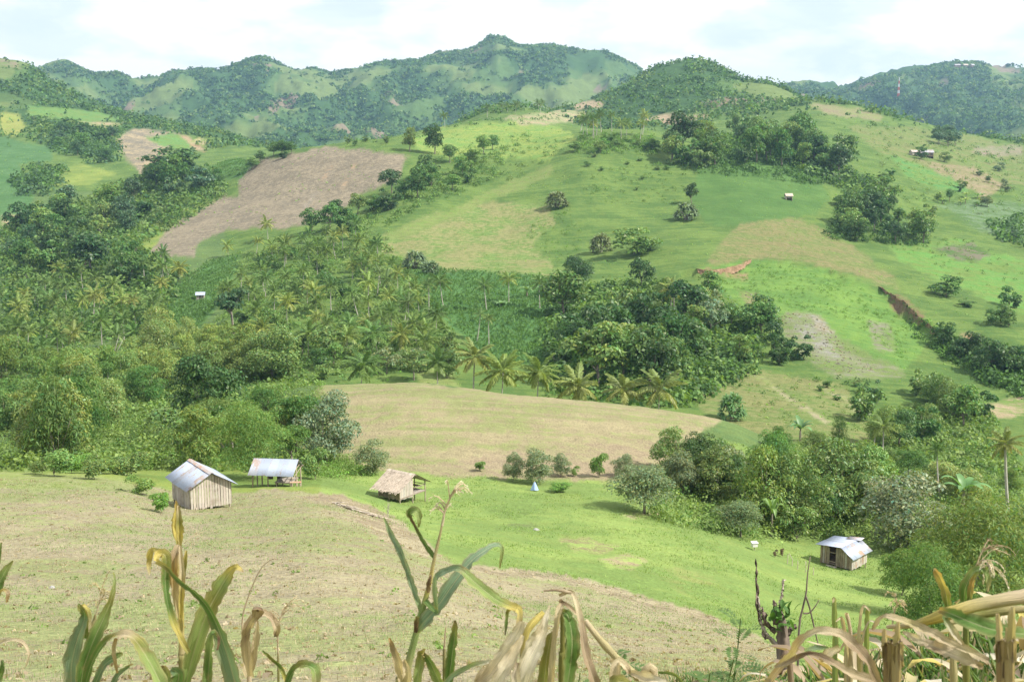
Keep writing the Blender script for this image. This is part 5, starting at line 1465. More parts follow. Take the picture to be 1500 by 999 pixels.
def hut_thatched():
    x, y, z = hit(586, 738, 40)
    yaw = math.radians(-36)
    # front left corner post stands at that pixel: local corner (L/2, -1.6)
    c, s = math.cos(yaw), math.sin(yaw)
    Lh, D_ = 1.15, 1.55
    cx, cy_ = x - (Lh * c + D_ * s), y - (Lh * s - D_ * c)
    H = empty('thatched_hut', (cx, cy_, z + EYE), (0, 0, yaw))
    tag(H, 'small thatched hut on stilts with an open porch on the green meadow', 'hut')
    fl, e, r = .42, 1.30, 2.12
    for sx in (-1, 0, 1):
        for sy in (-1, 0, 1):
            pole(H, (sx * Lh, sy * D_, -.7), (sx * Lh, sy * D_, e if sy else r - .15), .055, .045, name='stilt')
    plat = obj('floor_deck', box_mesh('floor_deck', -Lh - .05, Lh + .05, -D_ - .02, D_ + .05, fl - .06, fl, 'brown_plank'), H)
    for k in range(9):
        obj('slat', box_mesh('slat', -Lh, Lh, .06 + k * .165, .19 + k * .165, fl + .003, fl + .03, 'weathered_plank'), plat)
    gz = lambda u: e + (r - e) * u - .06
    plank_wall(H, (-Lh, -D_), (Lh, -D_), fl - .10, lambda u: e - .02, 11, 'brown_plank', name='side_wall', ragged=.1)
    plank_wall(H, (Lh, -D_), (Lh, 0), fl - .10, gz, 8, 'weathered_plank', name='gable_wall', ragged=.1, var=.1)
    plank_wall(H, (-Lh, 0), (-Lh, -D_), fl - .10, lambda u: gz(1 - u), 8, 'brown_plank', name='gable_wall')
    plank_wall(H, (Lh, 0), (-Lh, 0), fl, lambda u: r - .1, 10, 'brown_plank', name='inner_wall')
    pole(H, (-Lh, D_, fl + .5), (Lh, D_, fl + .5), .03, name='porch_rail')
    pole(H, (Lh, .1, fl + .5), (Lh, D_, fl + .5), .03, name='porch_rail')
    obj('bench', box_mesh('bench', -.9, .9, D_ - .45, D_ - .1, fl + .33, fl + .37, 'brown_plank'), plat)
    rf = MB()
    rf.tube([(-Lh - .4, 0, r - .05), (0, 0, r - .05), (Lh + .4, 0, r - .05)], [.04] * 3, 6)
    for sx in (-1, -.5, 0, .5, 1):
        for sy in (-1, 1):
            rf.tube([(sx * (Lh + .2), sy * (D_ + .35), e - .2), (sx * (Lh + .2), sy * .8, e + .36), (sx * (Lh + .2), 0, r - .06)], [.025] * 3, 5)
    roof = obj('roof', rf.mesh('roof', MATS['pole_wood']), H)
    for sy in (-1, 1):
        nco = 8
        for k in range(nco):
            mb = MB(); n = 46
            u0 = 1 - k / nco; u1 = 1 - (k + 1) / nco - .10
            for i in range(n):
                xa = -Lh - .34 + (2 * Lh + .68) * i / n; w = (2 * Lh + .68) / n * 1.25
                j = rnd.uniform(-.05, .09); hh = rnd.uniform(.0, .02)
                sl = lambda u: (sy * (D_ + .45) * (1 - u) , e - .26 + (r + .02 - e + .26) * u)
                ya, za = sl(u0); yb, zb = sl(u1 - j)
                g = rnd.uniform(.75, 1.2)
                mb.add([(xa, ya, za + .012), (xa + w, ya, za + .012), (xa + w * rnd.uniform(.7, 1.05), yb, zb + .05 + hh), (xa + w * rnd.uniform(-.05, .3), yb, zb + .045 + hh)], [(0, 1, 2, 3)], (g, g * .98, g * .96))
            obj('thatch_course', mb.mesh('thatch_course', MATS['thatch']), roof)
    mb = MB()
    for i in range(40):
        xa = -Lh - .36 + (2 * Lh + .7) * i / 40
        g = rnd.uniform(.7, 1.1)
        for sy in (-1, 1):
            mb.add([(xa, 0, r + .07), (xa + .08, 0, r + .07), (xa + .09, sy * .22, r - .06 + rnd.uniform(-.03, .03)), (xa, sy * .24, r - .06)], [(0, 1, 2, 3)], (g, g, g))
    obj('ridge_thatch', mb.mesh('ridge_thatch', MATS['thatch']), roof)
    sm = None

def hut_far():
    x, y, z = hit(1247, 836, 50)
    yaw = math.radians(-45)
    c, s = math.cos(yaw), math.sin(yaw)
    W, D_ = 1.42, 1.3           # half width of gable wall, half depth
    cx, cy_ = x - (W * c + D_ * s), y - (W * s - D_ * c)
    H = empty('plank_hut', (cx, cy_, z + EYE), (0, 0, yaw))
    tag(H, 'brown plank hut with tin roof at the right end of the meadow', 'hut')
    eL, eR, r, xr = 1.62, 1.22, 1.82, .55
    prof = lambda u: (eL + (r - eL) * u / ((xr + W) / (2 * W)) if u < (xr + W) / (2 * W) else r - (r - eR) * (u - (xr + W) / (2 * W)) / (1 - (xr + W) / (2 * W))) - .05
    plank_wall(H, (-W, -D_), (W, -D_), .08, prof, 14, 'brown_plank', name='front_wall', skip=(4, 5, 6), cols=['brown_plank', 'weathered_plank', 'brown_plank', 'brown_plank', 'brown_plank'])
    plank_wall(H, (W, -D_), (W, D_), .08, lambda u: eR - .05, 9, 'weathered_plank', name='side_wall', cols=['weathered_plank', 'weathered_plank', 'tin_patch', 'weathered_plank'], ragged=.12, var=.08)
    plank_wall(H, (W, D_), (-W, D_), .08, lambda u: prof(1 - u), 14, 'brown_plank', name='back_wall')
    plank_wall(H, (-W, D_), (-W, -D_), .08, lambda u: eL - .05, 10, 'brown_plank', name='side_wall')
    for sx in (-1, 1):
        for sy in (-1, 1):
            pole(H, (sx * (W - .07), sy * (D_ - .07), -.7), (sx * (W - .07), sy * (D_ - .07), eR), .05)
    obj('floor_deck', box_mesh('floor_deck', -W + .03, W - .03, -D_ + .05, D_ - .05, .10, .15, 'brown_plank'), H)
    obj('door_step', box_mesh('door_step', -.75, .15, -D_ - .42, -D_ - .05, -.12, .02, 'weathered_plank'), H)
    pole(H, (-.62, -D_ + .01, .1), (-.62, -D_ + .01, 1.5), .03, name='door_post')
    pole(H, (.02, -D_ + .01, .1), (.02, -D_ + .01, 1.5), .03, name='door_post')
    rf = MB()
    rf.tube([(xr, -D_ - .25, r - .05), (xr, 0, r - .05), (xr, D_ + .25, r - .05)], [.035] * 3, 6)
    rf.tube([(-W, -D_ - .25, eL - .04), (-W, 0, eL - .04), (-W, D_ + .25, eL - .04)], [.03] * 3, 6)
    rf.tube([(W, -D_ - .2, eR - .06), (W, 0, eR - .06), (W, D_ + .2, eR - .06)], [.03] * 3, 6)
    roof = obj('roof', rf.mesh('roof', MATS['pole_wood']), H)
    o = .3
    kL = (r - eL) / (xr + W); kR = (r - eR) / (W - xr)
    tin_plane(roof, (-W - .32, D_ + o, eL - .32 * kL), (-W - .32, -D_ - o, eL - .32 * kL), (xr, -D_ - o, r), (xr, D_ + o, r), 4, ['tin_sheet', 'tin_sheet', 'tin_sheet'])
    tin_plane(roof, (W + .28, -D_ - o, eR - .28 * kR), (W + .28, D_ + o + .15, eR - .28 * kR), (xr, D_ + o + .15, r), (xr, -D_ - o, r), 5, ['tin_sheet', 'tin_sheet', 'tin_patch', 'tin_sheet', 'tin_sheet_rusty'])
    tin_plane(roof, (-.4, D_ - .3, r - .06), (-.4, D_ + .5, r - .04), (.9, D_ + .5, r + .12), (.9, D_ - .25, r + .05), 2, ['tin_sheet_rusty', 'tin_patch'])

def far_house(px, py, ymin, w, d, e, r, yaw, wall, roofm, label, name='small_house', open_front=False, cat='house'):
    x, y, z = hit(px, py, ymin)
    H = empty(name, (x, y, z + EYE), (0, 0, yaw)); tag(H, label, cat)
    mb = MB()
    mb.box(-w, w, -d, -d + .06, 0 if not open_front else e * .55, e); mb.box(-w, w, d - .06, d, -1.2, e)
    mb.box(-w, -w + .06, -d + .062, d - .062, -1.2, e); mb.box(w - .06, w, -d + .062, d - .062, -1.2, e)
    for s in (-1, 1):
        mb.add([(s * w, -d, e), (s * w, d, e), (s * w, 0, r - .05)], [(0, 1, 2)])
    obj('wall', mb.mesh('wall', MATS[wall]), H)
    for sx in (-1, 1):
        pole(H, (sx * (w - .1), -d - .02, -1.2), (sx * (w - .1), -d - .02, e), .07, name='post')
    mb = MB()
    for s in (-1, 1):
        V = [(-w - .3, s * (d + .35), e - .12), (w + .3, s * (d + .35), e - .12), (w + .3, 0, r), (-w - .3, 0, r)]
        V2 = [(a, b, c + .05) for a, b, c in V]
        mb.add(V + V2, [(0, 1, 2, 3), (4, 5, 6, 7), (0, 1, 5, 4), (1, 2, 6, 5), (3, 0, 4, 7)])
    obj('roof', mb.mesh('roof', MATS[roofm]), H)
    if not open_front:
        obj('door', box_mesh('door', -.35, .35, -d - .04, -d - .004, .02, e * .85, 'dark_board'), H)
        obj('window', box_mesh('window', w * .5, w * .85, -d - .04, -d - .004, e * .4, e * .75, 'dark_board'), H)
    return H

def build_cut_banks():
    b = NB('raw_soil'); pos = b.n('ShaderNodeNewGeometry').outputs['Position']
    n1 = b.noise(.9, 5, .65, pos); n2 = b.noise(4.0, 3, .6, pos)
    col = b.mix(b.rng(n1, .35, .65, 0, 1), (.20, .125, .075), (.34, .235, .145)); col = b.mix(b.rng(n2, .55, .7, 0, .6, True), col, (.12, .085, .055))
    b.done(b.bsdf(col, .95, .05, b.bump(n2, .8, .3)))
    r = np.random.default_rng(77)
    for a, c, hs in ((6, 9, (1.2, 3.8, 4.0, 1.6)), (0, 2, (1.3, 1.8, .5))):
        P = SCARP[a:c + 1]; n = 90; m = 7
        Q = catmull(np.c_[P, np.zeros(len(P))], n)[:, :2]; hh = np.interp(np.linspace(0, 1, n), np.linspace(0, 1, len(hs)), hs)
        Q[:, 0] += np.cumsum(r.normal(0, .05, n)); Q[:, 1] += 1.2 * fbm(Q[:, 0], Q[:, 1], 4, 3)
        top = np.maximum(ground(Q[:, 0], Q[:, 1]), ground(Q[:, 0], Q[:, 1] + 2.5)) + .1
        V = []; F = []
        for i in range(n):
            e = math.sin(math.pi * min(1, max(0, i / (n - 1)))) ** .4
            h = hh[i] * e * (1 + .35 * float(fbm(np.array(i * .8), np.array(3.0), 5, 3)))
            for j in range(m):
                v = j / (m - 1)
                V.append((Q[i, 0] + r.normal(0, .08), Q[i, 1] - .5 - 1.3 * v ** 1.4 + r.normal(0, .14), top[i] + EYE + (r.normal(0, .12) if j == 0 else 0) - (h + .5) * v))
        for i in range(n - 1):
            for j in range(m - 1):
                F.append((i * m + j, (i + 1) * m + j, (i + 1) * m + j + 1, i * m + j + 1))
        # sod on top, running back into the slope
        for i in range(n):
            V.append((Q[i, 0], Q[i, 1] + 3.5, float(ground(Q[i, 0], Q[i, 1] + 3.5)) + EYE - .25))
        for i in range(n - 1):
            F.append((i * m, n * m + i, n * m + i + 1, (i + 1) * m))
        mi = [0] * ((n - 1) * (m - 1)) + [1] * (n - 1)
        b2 = MATS.get('sod')
        if b2 is None:
            b3 = NB('sod'); ps = b3.n('ShaderNodeNewGeometry').outputs['Position']
            b2 = b3.done(b3.bsdf(b3.mix(b3.rng(b3.noise(.8, 4, .6, ps), .35, .65, 0, 1), (.125, .170, .050), (.165, .160, .068)), .95, .05))
        o = obj('cut_bank', mesh_np('cut_bank', np.array(V), np.array(F), [MATS['raw_soil'], b2], mat_idx=mi))
        o['kind'] = 'structure'; o['label'] = 'raw reddish-brown cut bank at the edge of the landslip'

def build_huts():
    hut_gabled(); shelter_open(); hut_thatched(); hut_far()
    far_house(1155, 293, 300, 1.25, 1.0, 1.6, 2.5, .1, 'weathered_plank', 'thatch', 'tiny open hut with a pale roof on the upper corn slope', 'field_hut', True, 'hut')
    far_house(294, 438, 200, 1.1, 1.0, 1.3, 2.0, .15, 'weathered_plank', 'tin_sheet', 'tiny white-roofed hut in the corn strip among the left palms', 'field_hut', False, 'hut')
    far_house(1357, 230, 450, 3.2, 2.2, 2.2, 3.6, -.15, 'brown_plank', 'tin_sheet_rusty', 'low farmhouse with a pale roof on the far right spur', 'farmhouse')
    far_house(1338, 228, 450, 1.6, 1.5, 1.8, 2.8, .2, 'weathered_plank', 'tin_patch', 'small shed left of the low farmhouse on the right spur', 'farm_shed', False, 'shed')
    for k, (px, w) in enumerate(((1402, 6), (1414, 5), (1424, 4))):
        o = far_house(px, 99, 2300, w, 4, 4, 7, .1 * k, 'brown_plank', 'tin_sheet_rusty' if k != 1 else 'thatch',
                  ['hazy house on the right mountain top, leftmost of three', 'hazy house in the middle of three on the right mountain top', 'hazy house on the right mountain top, rightmost of three'][k], 'hilltop_house')
        o['group'] = 'houses on the right mountain top'
    # lattice mast on the right mountain
    x, y, z = hit(1316, 142, 1900)
    M = empty('radio_mast', (x, y, z + EYE)); tag(M, 'red and white lattice mast standing on the right mountain', 'mast')
    b = NB('mast_red'); b.done(b.bsdf((.55, .10, .06), .6)); b = NB('mast_white'); b.done(b.bsdf((.75, .75, .75), .6))
    Hm = 36.0
    for k in range(6):
        mb = MB(); z0, z1 = Hm * k / 6, Hm * (k + 1) / 6; w0, w1 = 3.4 - 2.6 * k / 6, 3.4 - 2.6 * (k + 1) / 6
        cs = [(-1, -1), (1, -1), (1, 1), (-1, 1)]
        for i in range(4):
            a, c = cs[i], cs[(i + 1) % 4]
            for (p, w_, zz, q, w2, z2) in ((a, w0, z0, a, w1, z1), (a, w0, z0, c, w1, z1), (c, w0, z0, a, w1, z1), (a, w1, z1, c, w1, z1)):
                A = np.array([p[0] * w_ / 2, p[1] * w_ / 2, zz]); B = np.array([q[0] * w2 / 2, q[1] * w2 / 2, z2])
                mb.tube([A, (A + B) / 2, B], [.28] * 3, 4)
        obj('mast_section', mb.mesh('mast_section', MATS['mast_red' if k % 2 == 0 else 'mast_white']), M)

# ------------------------------------------------------------------ the corn plants in front
CC = {'g': (.115, .205, .055), 'b': (.200, .290, .185), 'l': (.260, .340, .120), 'y': (.540, .455, .140), 'o': (.420, .280, .100), 'd': (.350, .265, .180), 'k': (.130, .080, .050),
      'c': (.640, .550, .380), 'w': (.680, .620, .500), 'v': (.230, .230, .065), 's': (.470, .410, .215), 't': (.550, .455, .310)}
def corn_material():
    b = NB('corn_leaf')
    tc = b.n('ShaderNodeTexCoord').outputs['Object']
    uv = b.attr('run').outputs['Color']
    mp = b.n('ShaderNodeMapping'); mp.inputs['Scale'].default_value = (38, 2.0, 1); b.l(uv, mp.inputs['Vector'])
    n = b.noise(1.0, 4, .6, mp.outputs[0]); n2 = b.noise(26.0, 4, .6, tc)
    col = b.mix(1.0, b.attr('tint').outputs['Color'], b.rng(n, .3, .7, .62, 1.30), 'MULTIPLY')
    col = b.mix(b.rng(n2, .56, .74, 0, .45, True), col, (.36, .26, .14))
    d = b.bsdf(col, .68, .16, b.bump(n, .7, .004))
    tr = b.n('ShaderNodeBsdfTranslucent'); b.l(b.mix(1.0, col, (1.3, 1.2, .6), 'MULTIPLY'), tr.inputs['Color'])
    mx = b.n('ShaderNodeMixShader'); mx.inputs[0].default_value = .28
    b.l(d, mx.inputs[1]); b.l(tr.outputs[0], mx.inputs[2])
    b.done(mx.outputs[0])
corn_material()
def catmull(P, n):
    P = np.asarray(P, float); m = len(P)
    ts = np.linspace(0, m - 1, n); out = []
    for t in ts:
        i = min(int(t), m - 2); u = t - i
        p0 = P[max(i - 1, 0)]; p1 = P[i]; p2 = P[i + 1]; p3 = P[min(i + 2, m - 1)]
        out.append(.5 * ((2 * p1) + (-p0 + p2) * u + (2 * p0 - 5 * p1 + 4 * p2 - p3) * u * u + (-p0 + 3 * p1 - 3 * p2 + p3) * u ** 3))
    return np.array(out)
def corn_leaf(parent, pts, cols, n=30, fold=.30, name='leaf', wave=.10, rib=True, seed=0):
    """pts: (column, row, distance, width px, roll deg); cols: colour keys along the leaf"""
    r = np.random.default_rng(seed + int(pts[0][0] * 13 + pts[0][1]))
    W = np.array([P3(p[0], p[1], p[2]) for p in pts])
    C = catmull(W, n)
    aux = catmull(np.array([[p[3] * p[2] / PX_F * .5, math.radians(p[4] if len(p) > 4 else 20)] for p in pts]), n)
    kc = np.array([CC[c] for c in cols]); cc = np.array([[np.interp(x, np.linspace(0, 1, len(kc)), kc[:, q]) for q in range(3)] for x in np.linspace(0, 1, n)])
    T = unit(np.gradient(C, axis=0)); eye = np.array([0, 0, EYE])
    prof = [(-1, 1.0), (-.55, .42), (-.10, .02), (0, -.10), (.10, .02), (.55, .42), (1, 1.0)]
    V, K, U = [], [], []
    ph = r.uniform(0, 6.28)
    for i in range(n):
        v = unit(eye - C[i]); s = unit(np.cross(T[i], v)); f = unit(np.cross(s, T[i]))
        a = aux[i, 1]; sx = s * math.cos(a) + f * math.sin(a); fx = f * math.cos(a) - s * math.sin(a)
        w = max(aux[i, 0], .0012)
        for (x, h) in prof:
            wob = wave * w * (abs(x) ** 2) * (1.6 * math.sin(i * .75 + ph + (1.7 if x > 0 else 0)) + r.normal(0, .9))
            rag = 1.0 if abs(x) < .9 else 1.0 + r.normal(0, .085) - .22 * (r.random() < .10)
            V.append(C[i] + sx * w * x * rag + fx * (h * w * fold + wob))
            k = cc[i] * (1.0 + .10 * math.sin(i * .9 + x * 3 + ph))
            if abs(x) > .9:
                k = k * .55 + np.array((.36, .29, .15)) * .45
            if rib and abs(x) < .05:
                k = k * .5 + np.array((.55, .52, .34)) * .5
            K.append(k); U.append((x * .5 + .5, i / n * 3 + ph, ph))
    m = len(prof); F = []
    for i in range(n - 1):
        for j in range(m - 1):
            F.append((i * m + j, i * m + j + 1, (i + 1) * m + j + 1, (i + 1) * m + j))
    return link_local(name, np.array(V), F, np.array(K), parent, U)
def link_local(name, V, F, K, parent, U=None):
    base = np.array(parent.location) if parent is not None else np.zeros(3)
    me = mesh_np(name, V - base, np.array(F), MATS['corn_leaf'], K, True, attrs={'run': np.array(U)} if U is not None else None)
    return obj(name, me, parent)
def corn_stalk(parent, pts, cols, name='stalk', sides=9, n=36, nodes=True, rough=0.0):
    """pts: (column, row, distance, diameter px)"""
    C = catmull([P3(p[0], p[1], p[2]) for p in pts], n)
    R = catmull([[p[3] * p[2] / PX_F * .5, 0] for p in pts], n)[:, 0]
    if nodes:
        L_ = np.cumsum(np.r_[0, np.linalg.norm(np.diff(C, axis=0), axis=1)])
        R = R * (1 + .22 * np.exp(-((L_ % .16) - .08) ** 2 / .0002))
    kc = np.array([CC[c] for c in cols])
    V, F = tube(C, R, sides)
    V = np.array(V)
    K, U = [], []
    for i in range(n):
        k = [np.interp(i / (n - 1), np.linspace(0, 1, len(kc)), kc[:, q]) for q in range(3)]
        for s in range(sides):
            K.append(k); U.append((s / sides, i / n * 4, 0))
    K.append(K[-1]); U.append(U[-1])
    F = [f for f in F if len(set(f)) == 4]
    return link_local(name, V, F, np.array(K), parent, U)
def tassel(parent, pts, cols, width=2.2, name='tassel', sub=12, seed=1, spread=26, grain=True):
    """a main spike with side branches: pts (column,row,distance)"""
    r = random.Random(seed); mb = MB()
    C = catmull([P3(*p) for p in pts], 16); Y = pts[0][2]; u = Y / PX_F
    base = np.array(parent.location); k = CC[cols[0]]; k2 = CC[cols[-1]]
    def spike(Q, w):
        Q = np.array(Q) - base
        mb.tube(Q, [w * u * (1 - .6 * i / (len(Q) - 1)) * .5 for i in range(len(Q))], 5, np.array(k) * r.uniform(.8, 1.15))
        if grain:
            for i in range(1, len(Q)):
                for _ in range(3):
                    p = Q[i] + (Q[i - 1] - Q[i]) * r.random(); d = np.array([r.gauss(0, 1), r.gauss(0, 1), r.gauss(-.4, 1)]); d /= np.linalg.norm(d)
                    t = unit(Q[i] - Q[i - 1]); L_ = u * r.uniform(3, 6)
                    s = np.cross(t, d) * u * .9
                    mb.add([p, p + d * L_ * .4 + s + t * L_ * .5, p + d * L_ * .5 + t * L_, p + d * L_ * .4 - s + t * L_ * .5], [(0, 1, 2, 3)], np.array(k2) * r.uniform(.7, 1.2))
    spike(C, width)
    for q in range(sub):
        i = r.randint(3, 9); p = C[i]; t = unit(C[i + 1] - C[i])
        d = t * .8 + np.array([r.gauss(0, .8), r.gauss(0, .5), r.gauss(0, .3)]); d = unit(d); L_ = spread * u * r.uniform(.6, 1.5)
        Q = [p, p + d * L_ * .4 + np.array([0, 0, .1 * L_]), p + d * L_ * .8, p + d * L_ * 1.1 + np.array([0, 0, -.35 * L_])]
        spike(catmull(Q, 7), width * .55)
    return obj(name, mb.mesh(name, MATS['corn_leaf']), parent)
def corn(label, px, Y, name='corn_plant', group='corn plants in the foreground', cat='corn plant'):
    x, y, z = at(px, Y)
    o = empty(name, (x, y, z + EYE)); tag(o, label, cat, group)
    return o
def to_ground(px, Y):
    """row at which a stalk at this column and distance meets the ground"""
    x, y, z = at(px, Y)
    return float(pix(np.array([x]), np.array([y]), np.array([z - .04]))[1][0])

def build_corn():
    S = corn_stalk; Lf = corn_leaf
    # -- plant with the upright yellow ear, left
    Y = 2.5; g = to_ground(268, Y)
    A = corn('corn plant with an upright yellow ear, in front of the gabled hut', 268, Y)
    S(A, [(268, g, Y, 13), (267, 1010, Y, 11), (266, 955, Y, 9), (265, 900, Y, 9), (262, 850, Y, 8), (261, 796, Y, 6)], 'vvsyyt')
    Lf(A, [(262, 800, Y, 4, 0), (260, 782, Y, 12, 0), (259, 765, Y, 14, 10), (259, 750, Y, 9, 10), (258, 733, Y, 2, 0)], 'vyyyo', 20, .9, 'ear_husk', .05)
    Lf(A, [(264, 800, Y - .012, 4, 0), (264, 782, Y - .015, 10, 0), (263, 764, Y - .015, 11, 0), (261, 740, Y - .01, 3, 0)], 'syvt', 20, .9, 'ear_husk', .05)
    Lf(A, [(262, 905, Y - .02, 5, 0), (256, 860, Y - .03, 11, 0), (256, 820, Y - .03, 13, 20), (261, 798, Y - .02, 8, 0)], 'stodt', 22, .8, 'sheath')
    Lf(A, [(265, 905, Y - .03, 5, 0), (268, 868, Y - .035, 10, 30), (271, 830, Y - .035, 9, 30), (273, 806, Y - .03, 3, 0)], 'ysvy', 22, .8, 'sheath')
    Lf(A, [(264, 900, Y - .04, 4, 0), (266, 870, Y - .045, 9, 0), (267, 835, Y - .045, 8, 10), (264, 800, Y - .04, 5, 0)], 'yyct', 20, .8, 'sheath')
    tassel(A, [(270, 796, Y), (276, 790, Y), (292, 781, Y + .02), (304, 776, Y + .03)], 'tc', 1.2, 'silk', 6, 3, 14, False)
    Lf(A, [(352, 1030, Y - .1, 30, 25), (333, 960, Y - .12, 27, 25), (313, 905, Y - .14, 17, 30), (290, 872, Y - .15, 12, 40), (262, 850, Y - .15, 9, 50), (244, 830, Y - .14, 9, 40), (229, 822, Y - .12, 8, 20)], 'bbgggvy', 40, .4)
    Lf(A, [(229, 822, Y - .12, 8, 20), (233, 812, Y - .10, 14, 20), (243, 816, Y - .10, 16, 10), (242, 850, Y - .10, 13, 20), (247, 890, Y - .10, 11, 25), (259, 925, Y - .10, 12, 25), (276, 956, Y - .09, 8, 10)], 'yyvggyv', 36, .5, seed=4)
    Lf(A, [(231, 806, Y - .09, 5, 0), (222, 806, Y - .09, 9, 10), (218, 822, Y - .08, 9, 10), (219, 842, Y - .08, 2, 0)], 'vyyc', 16, .3, seed=7)
    Lf(A, [(270, 1010, Y - .02, 12, 15), (282, 962, Y - .03, 24, 15), (300, 905, Y - .04, 29, 12), (320, 866, Y - .04, 27, 12), (336, 840, Y - .04, 18, 10), (347, 832, Y - .05, 11, 30), (356, 838, Y - .06, 4, 30)], 'gllvlyyd', 36, .3)
    Lf(A, [(303, 1020, Y - .2, 14, 20), (306, 975, Y - .2, 16, 20), (309, 942, Y - .2, 15, 35), (312, 926, Y - .2, 9, 50), (319, 936, Y - .18, 9, 60), (318, 952, Y - .18, 3, 20)], 'gglgkk', 26, .5)
    # -- dry curled plant right of it
    Y = 2.75
    B = corn('withered corn plant with a curled brown leaf right of the yellow ear', 372, Y)
    S(B, [(372, to_ground(372, Y), Y, 10), (366, 1020, Y, 8), (360, 960, Y, 5), (355, 920, Y, 3), (359, 888, Y, 2.4), (379, 838, Y, 2), (396, 820, Y, 1.6), (407, 819, Y, 1.4)], 'vttttttd', nodes=False)
    Lf(B, [(366, 990, Y - .05, 14, 10), (362, 950, Y - .06, 17, 20), (366, 915, Y - .07, 14, 40), (380, 900, Y - .08, 12, 50), (396, 904, Y - .08, 12, 30), (405, 920, Y - .08, 11, 10), (404, 932, Y - .07, 5, 0)], 'ctdcdtk', 34, .7)
    Lf(B, [(357, 940, Y - .05, 6, 0), (370, 912, Y - .09, 9, 10), (384, 898, Y - .1, 12, 40), (383, 890, Y - .11, 14, 70), (371, 890, Y - .11, 14, 60), (370, 905, Y - .10, 5, 40)], 'tcdkdt', 26, .8, seed=3)
    Lf(B, [(366, 985, Y - .02, 10, 10), (374, 950, Y - .03, 13, 10), (377, 920, Y - .03, 7, 10), (376, 905, Y - .03, 2, 0)], 'dtcd', 20, .6)
    Lf(B, [(330, 1015, Y - .2, 18, 10), (338, 980, Y - .2, 12, 30), (333, 963, Y - .2, 6, 30), (328, 960, Y - .2, 2, 0)], 'ctkd', 20, .6)
    D2 = corn('thin dry tassel stalk standing between two withered corn leaves', 408, 2.7)
    S(D2, [(410, to_ground(410, 2.7), 2.7, 8), (408, 1010, 2.7, 4), (407, 950, 2.7, 2.6), (407, 915, 2.7, 2)], 'vvtt', nodes=False)
    tassel(D2, [(407, 920, 2.7), (411, 905, 2.7), (420, 886, 2.7), (432, 876, 2.7)], 'tc', 2.0, 'tassel', 9, 5, 26)
    Lf(D2, [(418, 1010, 2.6, 8, 20), (428, 985, 2.6, 12, 30), (440, 975, 2.58, 15, 50), (455, 976, 2.56, 16, 40), (462, 985, 2.55, 16, 20), (463, 1010, 2.55, 12, 0)], 'ggvgld', 26, .5)
    Lf(D2, [(420, 998, 2.66, 6, 10), (410, 975, 2.66, 7, 30), (396, 962, 2.66, 6, 40), (384, 953, 2.66, 3, 0)], 'ygvg', 18, .5)
    # -- broad-leaved plant, far left
    Y = 2.3; g = to_ground(118, Y)
    C = corn('green corn plant with broad upright leaves at the far left', 118, Y)
    S(C, [(120, g, Y, 16), (118, 1060, Y, 14), (117, 1000, Y, 11), (126, 950, Y, 8), (140, 900, Y, 4)], 'vlvvs')
    Lf(C, [(106, 1030, Y - .05, 20, 10), (104, 980, Y - .06, 24, 15), (112, 940, Y - .07, 23, 20), (121, 915, Y - .08, 19, 30), (124, 900, Y - .08, 13, 40), (117, 888, Y - .08, 8, 30), (115, 884, Y - .08, 3, 0)], 'bbbbgvg', 32, .25)
    Lf(C, [(117, 1020, Y - .1, 14, 10), (122, 980, Y - .11, 20, 10), (137, 938, Y - .12, 22, 12), (152, 905, Y - .12, 18, 15), (163, 878, Y - .12, 10, 10), (168, 850, Y - .11, 4, 0), (166, 838, Y - .10, 2, 0)], 'ggglvlv', 34, .3)
    Lf(C, [(126, 935, Y - .04, 6, 10), (127, 905, Y - .05, 11, 30), (121, 887, Y - .06, 10, 50), (130, 900, Y - .07, 8, 50), (131, 925, Y - .07, 4, 20)], 'gvyvt', 24, .5, seed=5)
    tassel(C, [(138, 910, Y), (146, 880, Y), (151, 856, Y), (160, 836, Y)], 'cs', 2.4, 'tassel', 10, 8, 20)
    Lf(C, [(121, 1020, Y - .16, 9, 20), (134, 972, Y - .18, 12, 25), (152, 942, Y - .2, 13, 40), (172, 930, Y - .22, 14, 55), (193, 933, Y - .24, 19, 40), (212, 957, Y - .25, 22, 20), (233, 995, Y - .25, 20, 10), (240, 1020, Y - .25, 14, 10)], 'gggvtvllg', 42, .4)
    Lf(C, [(170, 934, Y - .23, 5, 10), (166, 955, Y - .23, 7, 20), (172, 985, Y - .22, 3, 0)], 'oto', 14, .5)
    Lf(C, [(136, 1010, Y - .12, 10, 20), (152, 975, Y - .13, 13, 25), (170, 962, Y - .14, 12, 30), (180, 957, Y - .14, 5, 10)], 'gbgv', 20, .4)
    Lf(C, [(160, 1020, Y - .1, 10, 20), (172, 990, Y - .1, 10, 30), (190, 975, Y - .12, 3, 20)], 'gbg', 16, .4)
    Lf(C, [(236, 1030, Y - .2, 14, 10), (246, 990, Y - .2, 15, 25), (238, 975, Y - .21, 10, 50), (228, 990, Y - .22, 7, 30)], 'gldd', 18, .5)
    Lf(C, [(250, 1030, Y - .2, 22, 10), (262, 990, Y - .2, 22, 15), (250, 980, Y - .2, 14, 40)], 'lgb', 16, .4)
    Ed = corn('edge of a green corn plant cut by the left border', -14, 2.2)
    S(Ed, [(-14, to_ground(-14, 2.2), 2.2, 14), (-13, 1000, 2.2, 12), (-12, 900, 2.2, 9), (-10, 800, 2.2, 4)], 'vvsv')
    Lf(Ed, [(-12, 900, 2.2, 8, 10), (-2, 858, 2.2, 15, 15), (8, 836, 2.2, 12, 15), (19, 821, 2.2, 2, 0)], 'gglv', 20, .3)
    Lf(Ed, [(-12, 850, 2.22, 8, 10), (-4, 820, 2.22, 10, 15), (2, 795, 2.22, 3, 15)], 'ggl', 16, .3)
